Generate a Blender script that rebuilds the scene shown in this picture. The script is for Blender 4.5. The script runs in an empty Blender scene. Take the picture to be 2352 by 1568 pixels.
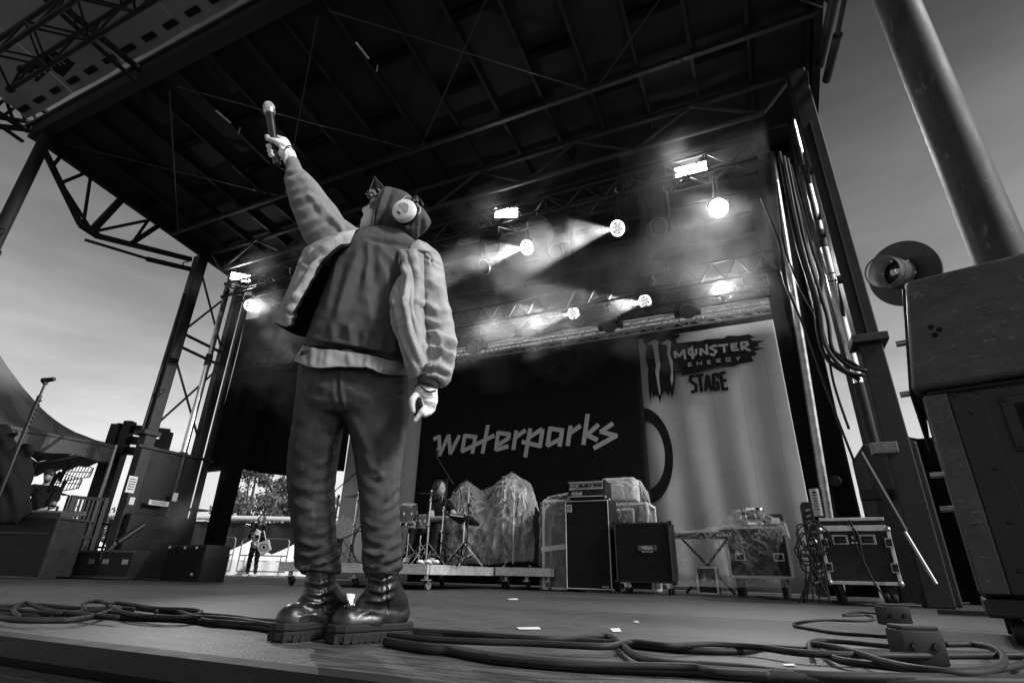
import bpy, bmesh, math, random
import numpy as np
from mathutils import Vector, Matrix, noise
random.seed(7); np.random.seed(7)
R = math.radians
SC = bpy.context.scene
COL = SC.collection

# ------------------------------------------------------------------ camera
# world frame: X = stage right-hand side seen from the house, Y = upstage, Z = up, deck top z = 0
FPX, CX, CY = 1220.0, 1176.0, 784.0            # photograph measured on a 2352 x 1568 grid
PITCH, ROLL, YAW, CAMH = R(23.66), R(1.317), R(25), 0.2
FWD = Vector((-math.sin(YAW)*math.cos(PITCH), math.cos(YAW)*math.cos(PITCH), math.sin(PITCH)))
_r0 = Vector((math.cos(YAW), math.sin(YAW), 0)); _u0 = _r0.cross(FWD)
RIGHT = _r0*math.cos(ROLL) + _u0*math.sin(ROLL)
UP = _u0*math.cos(ROLL) - _r0*math.sin(ROLL)
HEAD = Vector((-math.sin(YAW), math.cos(YAW), 0))   # horizontal viewing direction
EYE = Vector((0, 0, CAMH))
cam_d = bpy.data.cameras.new('camera'); cam = bpy.data.objects.new('camera', cam_d); COL.objects.link(cam)
cam_d.sensor_width = 36; cam_d.lens = FPX/2352*36; cam_d.clip_start = 0.02; cam_d.clip_end = 3000
cam.matrix_world = Matrix(((RIGHT.x, UP.x, -FWD.x, EYE.x), (RIGHT.y, UP.y, -FWD.y, EYE.y), (RIGHT.z, UP.z, -FWD.z, EYE.z), (0, 0, 0, 1)))
SC.camera = cam

# ------------------------------------------------------------------ world, sun, exposure
SUN_AZ, SUN_EL = R(96), R(40)                      # azimuth from +Y towards +X
wd = bpy.data.worlds.new('World'); SC.world = wd; wd.use_nodes = True
nt = wd.node_tree; nt.nodes.clear()
def N(tree, t, **kw):
    n = tree.nodes.new(t)
    for k, v in kw.items(): setattr(n, k, v)
    return n
sky = N(nt, 'ShaderNodeTexSky', sky_type='NISHITA', sun_disc=False)
sky.sun_elevation = SUN_EL; sky.sun_rotation = SUN_AZ; sky.air_density = 1.3; sky.dust_density = 3.0; sky.ozone_density = 1.0
bw = N(nt, 'ShaderNodeRGBToBW'); nt.links.new(sky.outputs[0], bw.inputs[0])
tc = N(nt, 'ShaderNodeTexCoord'); mp = N(nt, 'ShaderNodeMapping'); mp.inputs['Scale'].default_value = (1.6, 1.6, 7.0); mp.inputs['Rotation'].default_value = (R(6), R(4), 0)
nt.links.new(tc.outputs['Generated'], mp.inputs[0])
cn = N(nt, 'ShaderNodeTexNoise'); cn.inputs['Scale'].default_value = 1.7; cn.inputs['Detail'].default_value = 6; cn.inputs['Roughness'].default_value = .55
nt.links.new(mp.outputs[0], cn.inputs[0])
mr = N(nt, 'ShaderNodeMapRange'); mr.inputs[1].default_value = .35; mr.inputs[2].default_value = .72; mr.inputs[3].default_value = .86; mr.inputs[4].default_value = 1.22
nt.links.new(cn.outputs[0], mr.inputs[0])
mu0 = N(nt, 'ShaderNodeMath', operation='MULTIPLY'); nt.links.new(bw.outputs[0], mu0.inputs[0]); nt.links.new(mr.outputs[0], mu0.inputs[1])
sx = N(nt, 'ShaderNodeSeparateXYZ'); nt.links.new(tc.outputs['Generated'], sx.inputs[0])       # bright hazy horizon, darker zenith all round
er = N(nt, 'ShaderNodeMapRange'); er.interpolation_type = 'SMOOTHSTEP'; er.inputs[1].default_value = 0.0; er.inputs[2].default_value = .80; er.inputs[3].default_value = 1.7; er.inputs[4].default_value = .2; nt.links.new(sx.outputs[2], er.inputs[0])
mu = N(nt, 'ShaderNodeMath', operation='MULTIPLY'); nt.links.new(mu0.outputs[0], mu.inputs[0]); nt.links.new(er.outputs[0], mu.inputs[1])
bg = N(nt, 'ShaderNodeBackground'); bg.inputs[1].default_value = 0.06; nt.links.new(mu.outputs[0], bg.inputs[0])
wo = N(nt, 'ShaderNodeOutputWorld'); nt.links.new(bg.outputs[0], wo.inputs[0])
sun_d = bpy.data.lights.new('sun', 'SUN'); sun_d.energy = 2.0; sun_d.angle = R(10); sun_d.color = (1, 1, 1)
sun = bpy.data.objects.new('sun', sun_d); COL.objects.link(sun); sun.location = (20, -2, 15)
sdir = Vector((math.sin(SUN_AZ)*math.cos(SUN_EL), math.cos(SUN_AZ)*math.cos(SUN_EL), math.sin(SUN_EL)))
sun.rotation_euler = sdir.to_track_quat('Z', 'Y').to_euler()
vs = SC.view_settings; SC.display_settings.display_device = 'sRGB'
vs.view_transform = 'Standard'; vs.look = 'None'; vs.gamma = 1; vs.exposure = 1.1; vs.use_curve_mapping = False
cy = SC.cycles; SC.render.engine = 'CYCLES'
cy.use_denoising = True; cy.max_bounces = 8; cy.transparent_max_bounces = 24; cy.volume_bounces = 0
cy.sample_clamp_indirect = 4; cy.caustics_reflective = False; cy.caustics_refractive = False

# ------------------------------------------------------------------ pixel helpers (a pixel of the 2352 grid to a point of the place)
def ray(x, y): return (FWD*FPX + RIGHT*(x-CX) - UP*(y-CY)).normalized()
def AY(x, y, Y): d = ray(x, y); return EYE + d*(Y/d.y)
def AX(x, y, X): d = ray(x, y); return EYE + d*(X/d.x)
def AZ(x, y, Z): d = ray(x, y); return EYE + d*((Z-CAMH)/d.z)
def AD(x, y, D): d = ray(x, y); return EYE + d*(D/d.dot(HEAD))
def ppm(p): return FPX/((Vector(p)-EYE).dot(FWD))     # pixels per metre at a point
_A = np.array([RIGHT, UP, FWD]); _E = np.array(EYE)
def projn(V):
    q = (V-_E) @ _A.T
    return np.stack([CX+FPX*q[:, 0]/q[:, 2], CY-FPX*q[:, 1]/q[:, 2]], 1)

# ------------------------------------------------------------------ mesh builder
class MB:
    def __init__(s): s.v = []; s.f = []; s.mi = []; s.m = 0
    def add(s, vs, fs):
        b = len(s.v); s.v += [tuple(p) for p in vs]; s.f += [tuple(i+b for i in q) for q in fs]; s.mi += [s.m]*len(fs); return s
    def box(s, c, d, rot=None):
        x, y, z = [k/2 for k in d]; P = [Vector((i*x, j*y, k*z)) for i in (-1, 1) for j in (-1, 1) for k in (-1, 1)]
        if rot is not None: P = [rot @ p for p in P]
        c = Vector(c)
        return s.add([p+c for p in P], [(0, 1, 3, 2), (4, 6, 7, 5), (0, 4, 5, 1), (2, 3, 7, 6), (0, 2, 6, 4), (1, 5, 7, 3)])
    def rbox(s, c, d, r, rot=None):       # box with chamfered edges (rounded rectangle in 3D)
        bm = bmesh.new(); bmesh.ops.create_cube(bm, size=1)
        for q in bm.verts: q.co = Vector((q.co.x*d[0], q.co.y*d[1], q.co.z*d[2]))
        bmesh.ops.bevel(bm, geom=bm.edges[:], offset=r, segments=2, affect='EDGES', profile=.6)
        bm.verts.index_update(); c = Vector(c)
        P = [((rot @ q.co) if rot is not None else q.co)+c for q in bm.verts]; F = [[q.index for q in f.verts] for f in bm.faces]; bm.free()
        return s.add(P, F)
    def frame(s, p0, p1, hint=None):
        t = (Vector(p1)-Vector(p0)).normalized(); h = Vector(hint) if hint else (Vector((0, 0, 1)) if abs(t.z) < .95 else Vector((1, 0, 0)))
        a = t.cross(h).normalized(); return t, a, a.cross(t)
    def bar(s, p0, p1, w, h=None, hint=None):
        h = w if h is None else h; t, a, b = s.frame(p0, p1, hint); p0 = Vector(p0); p1 = Vector(p1)
        o = [a*(i*w/2)+b*(j*h/2) for i, j in ((-1, -1), (1, -1), (1, 1), (-1, 1))]
        return s.add([p0+k for k in o]+[p1+k for k in o], [(0, 1, 2, 3), (7, 6, 5, 4), (0, 4, 5, 1), (1, 5, 6, 2), (2, 6, 7, 3), (3, 7, 4, 0)])
    def cyl(s, p0, p1, r0, r1=None, n=12, caps=True):
        r1 = r0 if r1 is None else r1; t, a, b = s.frame(p0, p1); p0 = Vector(p0); p1 = Vector(p1)
        P = []
        for p, r in ((p0, r0), (p1, r1)):
            P += [p+a*(r*math.cos(2*math.pi*k/n))+b*(r*math.sin(2*math.pi*k/n)) for k in range(n)]
        F = [(k, (k+1) % n, n+(k+1) % n, n+k) for k in range(n)]
        if caps: F += [tuple(range(n-1, -1, -1)), tuple(range(n, 2*n))]
        return s.add(P, F)
    def tube(s, pts, r, n=6, closed=False):
        pts = [Vector(p) for p in pts]; m = len(pts); P = []; a = None
        rr = r if hasattr(r, '__len__') else [r]*m
        for i in range(m):
            t = (pts[min(i+1, m-1)]-pts[max(i-1, 0)])
            t = t.normalized() if t.length > 1e-9 else Vector((0, 0, 1))
            if a is None:
                h = Vector((0, 0, 1)) if abs(t.z) < .9 else Vector((1, 0, 0)); a = t.cross(h).normalized()
            else: a = (a-t*a.dot(t)).normalized()
            b = t.cross(a)
            P += [pts[i]+(a*math.cos(2*math.pi*k/n)+b*math.sin(2*math.pi*k/n))*rr[i] for k in range(n)]
        F = [(i*n+k, i*n+(k+1) % n, (i+1)*n+(k+1) % n, (i+1)*n+k) for i in range(m-1) for k in range(n)]
        F += [tuple(range(n-1, -1, -1)), tuple((m-1)*n+k for k in range(n))]
        return s.add(P, F)
    def lathe(s, prof, o=(0, 0, 0), ax=(0, 0, 1), n=20):      # prof: (radius, height)
        t = Vector(ax).normalized(); h = Vector((1, 0, 0)) if abs(t.x) < .9 else Vector((0, 1, 0)); a = t.cross(h).normalized(); b = t.cross(a); o = Vector(o); P = []
        for r, z in prof: P += [o+t*z+(a*math.cos(2*math.pi*k/n)+b*math.sin(2*math.pi*k/n))*max(r, 1e-4) for k in range(n)]
        F = [(i*n+k, i*n+(k+1) % n, (i+1)*n+(k+1) % n, (i+1)*n+k) for i in range(len(prof)-1) for k in range(n)]
        return s.add(P, F)
    def prism(s, poly, ex, tri=False):     # poly: 3D outline, ex: extrusion vector
        P = [Vector(p) for p in poly]; n = len(P); e = Vector(ex)
        from mathutils.geometry import tessellate_polygon
        T = tessellate_polygon([P]) if n > 4 else [tuple(range(n))]
        F = [tuple(q) for q in T]+[tuple(k+n for k in reversed(q)) for q in T]+[(k, k+n, (k+1) % n+n, (k+1) % n) for k in range(n)]
        return s.add(P+[p+e for p in P], F)
    def flat(s, poly):
        P = [Vector(p) for p in poly]
        from mathutils.geometry import tessellate_polygon
        return s.add(P, [tuple(q) for q in tessellate_polygon([P])])
    def grid(s, G):
        nu, nv = len(G), len(G[0])
        return s.add([p for r in G for p in r], [(i*nv+j, i*nv+j+1, (i+1)*nv+j+1, (i+1)*nv+j) for i in range(nu-1) for j in range(nv-1)])
    def stroke(s, pts, w, off):            # flat ribbon along a polyline lying in a plane with normal off; each piece a hair prouder
        nrm = Vector(off).normalized(); pts = [Vector(p) for p in pts]
        for i in range(len(pts)-1):
            t = (pts[i+1]-pts[i]).normalized(); a = t.cross(nrm)*(w/2); e = Vector(off)*(1+.1*(len(s.f) % 17)); p0 = pts[i]-t*(w*.2 if i else 0); p1 = pts[i+1]+t*(w*.2 if i < len(pts)-2 else 0)
            s.add([p0-a+e, p1-a+e, p1+a+e, p0+a+e], [(0, 1, 2, 3)])
        return s
    def mesh(s, name, M=None):
        me = bpy.data.meshes.new(name); V = s.v
        if M is not None: V = [tuple(M @ Vector(p)) for p in V]
        me.from_pydata(V, [], s.f); me.update(); return me

ROOT = {}     # object name -> inverse of its thing's frame
def thing(name, label, cat, loc=(0, 0, 0), rz=0, group=None):
    o = bpy.data.objects.new(name, None); COL.objects.link(o); o.empty_display_size = .1
    o.location = loc; o.rotation_euler = (0, 0, rz); tag(o, label, cat, group)
    ROOT[o.name] = (Matrix.Translation(Vector(loc)) @ Matrix.Rotation(rz, 4, 'Z')).inverted(); return o
def tag(o, label, cat=None, group=None, kind=None):
    if label: o['label'] = label
    if cat: o['category'] = cat
    if group: o['group'] = group
    if kind: o['kind'] = kind
    return o
def link_mesh(name, me, mat, parent=None, smooth=False, bevel=0):
    o = bpy.data.objects.new(name, me); COL.objects.link(o)
    for m in (mat if isinstance(mat, (list, tuple)) else [mat]): me.materials.append(m)
    if smooth:
        me.polygons.foreach_set('use_smooth', [True]*len(me.polygons))
        if smooth != 'all':
            try: me.set_sharp_from_angle(angle=R(40))
            except Exception: pass
    if parent is not None: o.parent = parent; ROOT[o.name] = ROOT.get(parent.name, Matrix())
    if bevel:
        b = o.modifiers.new('bevel', 'BEVEL'); b.width = bevel; b.segments = 2; b.limit_method = 'ANGLE'; b.angle_limit = R(50)
    return o
def build(mb, name, mat, parent=None, local=False, smooth=False, bevel=0):
    """one mesh object; world coordinates unless local; top-level meshes get their origin at their base"""
    if parent is not None: M = None if local else ROOT[parent.name]; loc = None
    else:
        A = np.array(mb.v); lo, hi = A.min(0), A.max(0); loc = Vector(((lo[0]+hi[0])/2, (lo[1]+hi[1])/2, lo[2])); M = Matrix.Translation(-loc)
    me = mb.mesh(name, M)
    if any(mb.mi): me.polygons.foreach_set('material_index', mb.mi)
    o = link_mesh(name, me, mat, parent, smooth, bevel)
    if parent is None: o.location = loc; ROOT[o.name] = M
    return o
def struct(mb, name, mat, label=None, **k): return tag(build(mb, name, mat, **k), label, kind='structure')
def kids(o): return KID.get(o.name, [])
KID = {}
def copy_tree(src, loc=None, rz=None, label=None, mat4=None, parent=None):
    if parent is None:
        ch = {}
        for q in list(COL.objects):
            if q.parent is not None: ch.setdefault(q.parent.name, []).append(q)
        KID.clear(); KID.update(ch)
    c = src.copy(); COL.objects.link(c); c.parent = parent
    ROOT[c.name] = Matrix()
    for q in kids(src): copy_tree(q, parent=c)
    if parent is None:
        if mat4 is not None: c.matrix_world = mat4
        else:
            if loc is not None: c.location = loc
            if rz is not None: c.rotation_euler = (0, 0, rz)
        if label: c['label'] = label
    return c

# ------------------------------------------------------------------ materials (black and white photograph: every colour a grey)
def P(name, c, rough=.6, metal=0.0, var=.25, scale=5.0, bump=.15, bs=60.0, spec=.4, streak=None, coat=0.0, scuff=0.0, scuffc=.3, bd=.004, geo=False, wr=0.0, wrs=9.0, wrm=(1, 1, .5)):
    m = bpy.data.materials.new(name); m.use_nodes = True; t = m.node_tree; b = t.nodes['Principled BSDF']
    tc = N(t, 'ShaderNodeTexCoord'); src = N(t, 'ShaderNodeNewGeometry').outputs['Position'] if geo else tc.outputs['Object']
    if streak:
        mp = N(t, 'ShaderNodeMapping'); mp.inputs['Scale'].default_value = streak; t.links.new(src, mp.inputs[0]); src = mp.outputs[0]
    n = N(t, 'ShaderNodeTexNoise'); n.inputs['Scale'].default_value = scale; n.inputs['Detail'].default_value = 7; n.inputs['Roughness'].default_value = .62; t.links.new(src, n.inputs[0])
    r = N(t, 'ShaderNodeMapRange'); r.inputs[1].default_value = .3; r.inputs[2].default_value = .7; r.inputs[3].default_value = c*(1-var); r.inputs[4].default_value = c*(1+var); t.links.new(n.outputs[0], r.inputs[0])
    col = r.outputs[0]
    if scuff:
        n2 = N(t, 'ShaderNodeTexNoise'); n2.inputs['Scale'].default_value = scale*2.3; n2.inputs['Detail'].default_value = 9; n2.inputs['Roughness'].default_value = .7; n2.inputs['Distortion'].default_value = 1.2; t.links.new(src, n2.inputs[0])
        r2 = N(t, 'ShaderNodeMapRange'); r2.inputs[1].default_value = .58; r2.inputs[2].default_value = .7; r2.inputs[3].default_value = 0; r2.inputs[4].default_value = scuff; t.links.new(n2.outputs[0], r2.inputs[0])
        mx = N(t, 'ShaderNodeMix'); mx.data_type = 'FLOAT'; t.links.new(r2.outputs[0], mx.inputs[0]); t.links.new(col, mx.inputs[2]); mx.inputs[3].default_value = scuffc; col = mx.outputs[0]
    t.links.new(col, b.inputs['Base Color'])
    rr = N(t, 'ShaderNodeMapRange'); rr.inputs[1].default_value = .3; rr.inputs[2].default_value = .7; rr.inputs[3].default_value = max(.02, rough-.1); rr.inputs[4].default_value = min(1, rough+.1); t.links.new(n.outputs[0], rr.inputs[0]); t.links.new(rr.outputs[0], b.inputs['Roughness'])
    b.inputs['Metallic'].default_value = metal; b.inputs['Specular IOR Level'].default_value = spec
    if coat: b.inputs['Coat Weight'].default_value = coat; b.inputs['Coat Roughness'].default_value = .15
    if bump:
        n3 = N(t, 'ShaderNodeTexNoise'); n3.inputs['Scale'].default_value = bs; n3.inputs['Detail'].default_value = 4; t.links.new(tc.outputs['Object'], n3.inputs[0])
        bp = N(t, 'ShaderNodeBump'); bp.inputs['Strength'].default_value = bump; bp.inputs['Distance'].default_value = bd; t.links.new(n3.outputs[0], bp.inputs['Height']); t.links.new(bp.outputs[0], b.inputs['Normal'])
    if wr:           # soft cloth creases
        mw = N(t, 'ShaderNodeMapping'); mw.inputs['Scale'].default_value = wrm; mw.inputs['Rotation'].default_value = (.3, .4, 0); t.links.new(tc.outputs['Object'], mw.inputs[0])
        n4 = N(t, 'ShaderNodeTexNoise'); n4.inputs['Scale'].default_value = wrs; n4.inputs['Detail'].default_value = 3; n4.inputs['Distortion'].default_value = 1.6; t.links.new(mw.outputs[0], n4.inputs[0])
        a1 = N(t, 'ShaderNodeMath', operation='SUBTRACT'); a1.inputs[1].default_value = .5; t.links.new(n4.outputs[0], a1.inputs[0]); a2 = N(t, 'ShaderNodeMath', operation='ABSOLUTE'); t.links.new(a1.outputs[0], a2.inputs[0])
        b2 = N(t, 'ShaderNodeBump'); b2.invert = True; b2.inputs['Strength'].default_value = wr; b2.inputs['Distance'].default_value = .05; t.links.new(a2.outputs[0], b2.inputs['Height']); t.links.new(bp.outputs[0], b2.inputs['Normal']); t.links.new(b2.outputs[0], b.inputs['Normal'])
    return m
def EMIT(name, s, c=1.0):
    m = bpy.data.materials.new(name); m.use_nodes = True; t = m.node_tree; b = t.nodes['Principled BSDF']
    b.inputs['Base Color'].default_value = (c, c, c, 1); b.inputs['Emission Color'].default_value = (1, 1, 1, 1); b.inputs['Emission Strength'].default_value = s; return m
def FILM(name, lo=.07, hi=.38, scale=5.0, rough=.2, c=.8, fk=.5):      # thin wrinkled clear plastic
    m = bpy.data.materials.new(name); m.use_nodes = True; t = m.node_tree; b = t.nodes['Principled BSDF']; out = t.nodes['Material Output']
    b.inputs['Base Color'].default_value = (c, c, c, 1); b.inputs['Roughness'].default_value = rough; b.inputs['Specular IOR Level'].default_value = 1.0
    tc = N(t, 'ShaderNodeTexCoord'); n = N(t, 'ShaderNodeTexNoise'); n.inputs['Scale'].default_value = scale; n.inputs['Detail'].default_value = 8; n.inputs['Roughness'].default_value = .6; n.inputs['Distortion'].default_value = 2.5; mq = N(t, 'ShaderNodeMapping'); mq.inputs['Scale'].default_value = (1, 1, .35); mq.inputs['Rotation'].default_value = (0, .5, 0); t.links.new(tc.outputs['Object'], mq.inputs[0]); t.links.new(mq.outputs[0], n.inputs[0])
    lw = N(t, 'ShaderNodeLayerWeight'); lw.inputs[0].default_value = .35
    r = N(t, 'ShaderNodeMapRange'); r.inputs[1].default_value = .4; r.inputs[2].default_value = .75; r.inputs[3].default_value = lo; r.inputs[4].default_value = hi; t.links.new(n.outputs[0], r.inputs[0])
    ad = N(t, 'ShaderNodeMath', operation='ADD', use_clamp=True); f2 = N(t, 'ShaderNodeMath', operation='MULTIPLY'); f2.inputs[1].default_value = fk
    t.links.new(lw.outputs['Facing'], f2.inputs[0]); t.links.new(r.outputs[0], ad.inputs[0]); t.links.new(f2.outputs[0], ad.inputs[1])
    t.links.new(ad.outputs[0], b.inputs['Alpha'])
    n3 = N(t, 'ShaderNodeTexNoise'); n3.inputs['Scale'].default_value = 14; n3.inputs['Detail'].default_value = 5; n3.inputs['Distortion'].default_value = 2; t.links.new(tc.outputs['Object'], n3.inputs[0])
    bp = N(t, 'ShaderNodeBump'); bp.inputs['Strength'].default_value = .5; bp.inputs['Distance'].default_value = .02; t.links.new(n3.outputs[0], bp.inputs['Height']); t.links.new(bp.outputs[0], b.inputs['Normal'])
    return m
m_black = P('black_paint', .007, .6, var=.35, spec=.35)
m_steel_dark = P('dark_painted_steel', .011, .5, .2, var=.4, scuff=.5, scuffc=.05)
m_steel = P('galvanised_steel', .38, .38, .9, var=.35, scale=9, scuff=.35, scuffc=.12)
m_chrome = P('polished_steel', .62, .16, 1.0, var=.1, bump=.03)
m_alu = P('aluminium_extrusion', .55, .4, .35, var=.2, scale=14, bump=.08)
m_truss = P('truss_aluminium', .62, .4, .35, var=.2)
m_blacktruss = P('black_truss_tube', .022, .42, .4, var=.3)
m_roof = P('dark_roof_sheet', .02, .85, var=.3, scale=2.0, spec=.15, bump=.1, bs=30)
m_rib = P('dark_roof_rib', .009, .7, var=.3, spec=.25)
m_purlin = P('roof_purlin_steel', .032, .6, .2, var=.3)
m_canopy = P('translucent_grey_canopy', .30, .8, var=.12, scale=1.5)
m_deck = P('worn_stage_plywood', .05, .52, var=.85, scale=6.5, streak=(1.0, 6.0, 1), scuff=.85, scuffc=.15, bump=.6, bs=120, spec=.4, bd=.003, geo=True)
m_fascia = P('black_deck_fascia', .012, .6, var=.3)
m_drape = P('black_wool_drape', .008, .95, var=.4, scale=3, spec=.05, bump=.2, bs=140)
m_banner = P('grey_mesh_banner', .42, .85, var=.08, scale=2.5, spec=.1, bump=.25, bs=240)
m_print = P('black_banner_ink', .012, .8, var=.2, spec=.1)
m_printw = P('pale_banner_ink', .42, .8, var=.06, spec=.1)
m_backdrop = P('black_backdrop_cloth', .011, .95, var=.25, scale=3, spec=.05, bump=.1, bs=200)
m_tolex = P('black_tolex', .010, .6, var=.3, bump=.5, bs=260, spec=.35)
m_grille = P('black_grille_cloth', .012, .85, var=.35, bump=.5, bs=420, spec=.15)
m_white = P('white_plastic', .75, .35, var=.06, spec=.5, bump=.03)
m_offwhite = P('pale_sticker', .6, .6, var=.15, scale=30)
m_rubber = P('black_rubber_cable', .012, .6, var=.3, spec=.3, bump=.1)
m_case = P('black_laminate_panel', .007, .6, var=.3, scuff=.25, scuffc=.04)
m_film = FILM('clear_plastic_sheet', .05, .30, 4, .14, .9)
m_film2 = FILM('thin_plastic_sheet', .01, .09, 5, .14, .9, .28)
m_glass = FILM('clear_tube_plastic', .01, .05, 3, .05, .6, .16)
# ================================================================== ground, deck, far field
GZ = -1.4
g = MB(); n = 24; ext = 900
m_ground = P('trodden_ground', .11, .9, var=.4, scale=.35, bump=.3, bs=8)
G = [[(-ext+2*ext*i/n, -ext+2*ext*j/n, GZ) for j in range(n+1)] for i in range(n+1)]
struct(g.grid(G), 'ground', m_ground, 'trodden field around the stage')
# deck: dark frame with plywood sheets laid in rows, joints open
dk = MB(); dk.box((-4.7, 6.1, -.20), (17, 9.98, .36)); deck = struct(dk, 'stage_deck', m_fascia, 'black stage deck of scuffed plywood sheets')
PX, PY = 2.43, 1.24
pm = MB(); pm.box((0, 0, 0), (PX-.006, PY-.006, .02)); pme = pm.mesh('deck_panel'); pme.materials.append(m_deck)
for i in range(7):
    for j in range(8):
        o = bpy.data.objects.new('deck_panel', pme); COL.objects.link(o); o.parent = deck
        w = Vector((-13.2+PX*(i+.5)+(0 if j % 2 else .0), 1.08+PY*(j+.5), -.010+random.uniform(-.0008, .0008))); o.location = ROOT[deck.name] @ w
ft = MB(); ft.box((-4.7, 1.035, -.022), (17, .07, .05)); build(ft, 'front_edge_trim', m_rubber, deck)
lg = MB(); lg.box((-4.7, .965, -.085), (17, .08, .03)); build(lg, 'lower_ledge', m_steel_dark, deck)
ms = []
for i in range(9):
    sk = MB(); sk.box((-12.2+i*1.88, 1.0, -.75), (1.87, .03, 1.28)); build(sk, 'skirt_panel', m_fascia, deck)
wg = MB(); wg.box((-15.1, 9.2, -.12), (3.76, 13.4, .2)); wing = struct(wg, 'side_wing_deck', P('wing_plywood', .10, .6, var=.4, scale=2, geo=True, scuff=.3, scuffc=.25), 'low wing platform beside the stage')
# black screened fence with pale top rail
fn = thing('screen_fence', 'long black screened fence with a pale top rail behind the woman', 'fence', (-24, 20, GZ))
fa, fb = AD(250, 1200, 30), AD(1000, 1200, 30)
def fpt(k, z): q = fa.lerp(fb, k); return Vector((q.x, q.y, z))
m_scrim = P('black_fence_scrim', .022, .8, var=.5, scale=2.5, streak=(1, 1, .25), spec=.2)
Gs = [[fpt(i/60, GZ+j*.55)+HEAD*(.07*math.sin(i*1.3+j*.5)) for j in range(8)] for i in range(61)]
sc_ = MB(); sc_.grid(Gs); o = build(sc_, 'scrim', m_scrim, fn, smooth='all')
for k in range(7):
    b = MB(); b.cyl(fpt(k/6, GZ)+HEAD*.2, fpt(k/6, GZ+4.2)+HEAD*.2, .05, n=8); build(b, 'post', m_steel, fn)
b = MB(); b.cyl(fpt(0, GZ+4.05)-HEAD*.1, fpt(1, GZ+4.05)-HEAD*.1, .13, n=10); build(b, 'top_rail', m_offwhite, fn, smooth=True)
# white pop-up tents beyond the wing
m_tent = P('white_tent_vinyl', .78, .6, var=.08, scale=1, bump=.1, bs=8)
def popup(px, D, w, label):
    c = AD(px, 1300, D); c = Vector((c.x, c.y, GZ)); t = thing('white_tent', label, 'tent', c, YAW+R(10), 'white tents by the fence')
    b = MB(); e = w/2; zt, ze = 2.75, 1.9
    cs = [(-e, -e), (e, -e), (e, e), (-e, e)]
    for k in range(4):
        x0, y0 = cs[k]; x1, y1 = cs[(k+1) % 4]
        Gp = [[Vector((x0+(x1-x0)*i/8, y0+(y1-y0)*i/8, ze)).lerp(Vector((0, 0, zt)), j/8)-Vector((0, 0, .12*math.sin(math.pi*j/8))) for j in range(9)] for i in range(9)]
        b.grid(Gp)
    build(b, 'roof', m_tent, t, local=True, smooth='all')
    for k in range(4):
        x0, y0 = cs[k]; x1, y1 = cs[(k+1) % 4]; b = MB()
        b.grid([[Vector((x0+(x1-x0)*i/20, y0+(y1-y0)*i/20, ze-j*1.85/4))+Vector((.04*math.sin(i*1.9+j), .04*math.cos(i*1.7+j*.6), 0)) for j in range(5)] for i in range(21)])
        build(b, 'side_wall', m_tent, t, local=True, smooth='all')
        b = MB(); b.cyl((x0, y0, 0), (x0, y0, ze), .03, n=8); build(b, 'leg', m_steel, t, local=True)
popup(566, 25, 3.0, 'white tent whose peak shows behind the barrier to the left of the woman')
popup(680, 25, 3.2, 'white tent showing behind the barrier to the right of the woman')
popup(200, 27, 3.2, 'white tent seen through the black railing at far left')
# crowd barriers on the wing
def barrier(p0, p1, label):
    p0 = Vector(p0); p1 = Vector(p1); p0.z = p1.z = -.02; t = thing('crowd_barrier', label, 'barrier', (p0+p1)/2, 0, 'steel barriers behind the woman')
    u = (p1-p0).normalized(); L = (p1-p0).length; Z = Vector((0, 0, 1)); b = MB(); r = .09
    pts = [p0+Z*.12]+[p0+Z*(1.1-r)]+[p0+Z*(1.1-r*.3)+u*r*.3, p0+Z*1.1+u*r, p1+Z*1.1-u*r, p1+Z*(1.1-r*.3)-u*r*.3]+[p1+Z*(1.1-r), p1+Z*.12]
    b.tube(pts, .022, 8); build(b, 'frame', m_steel, t, smooth=True)
    for z in (.6, .14): b = MB(); b.cyl(p0+Z*z, p1+Z*z, .018, n=8); build(b, 'rail', m_steel, t)
    for k in (.12, .88):
        b = MB(); q = p0.lerp(p1, k); b.bar(q+HEAD*.3+Z*.01, q-HEAD*.3+Z*.01, .05, .02); b.cyl(q+Z*.02, q+Z*.6, .016, n=6); build(b, 'foot', m_steel, t)
barrier(AD(545, 1300, 18.2), AD(655, 1300, 18.2), 'steel crowd barrier standing right behind the woman')
barrier(AD(470, 1300, 17.8), AD(529, 1300, 17.8), 'steel crowd barrier half hidden by the black tower leg')
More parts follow.
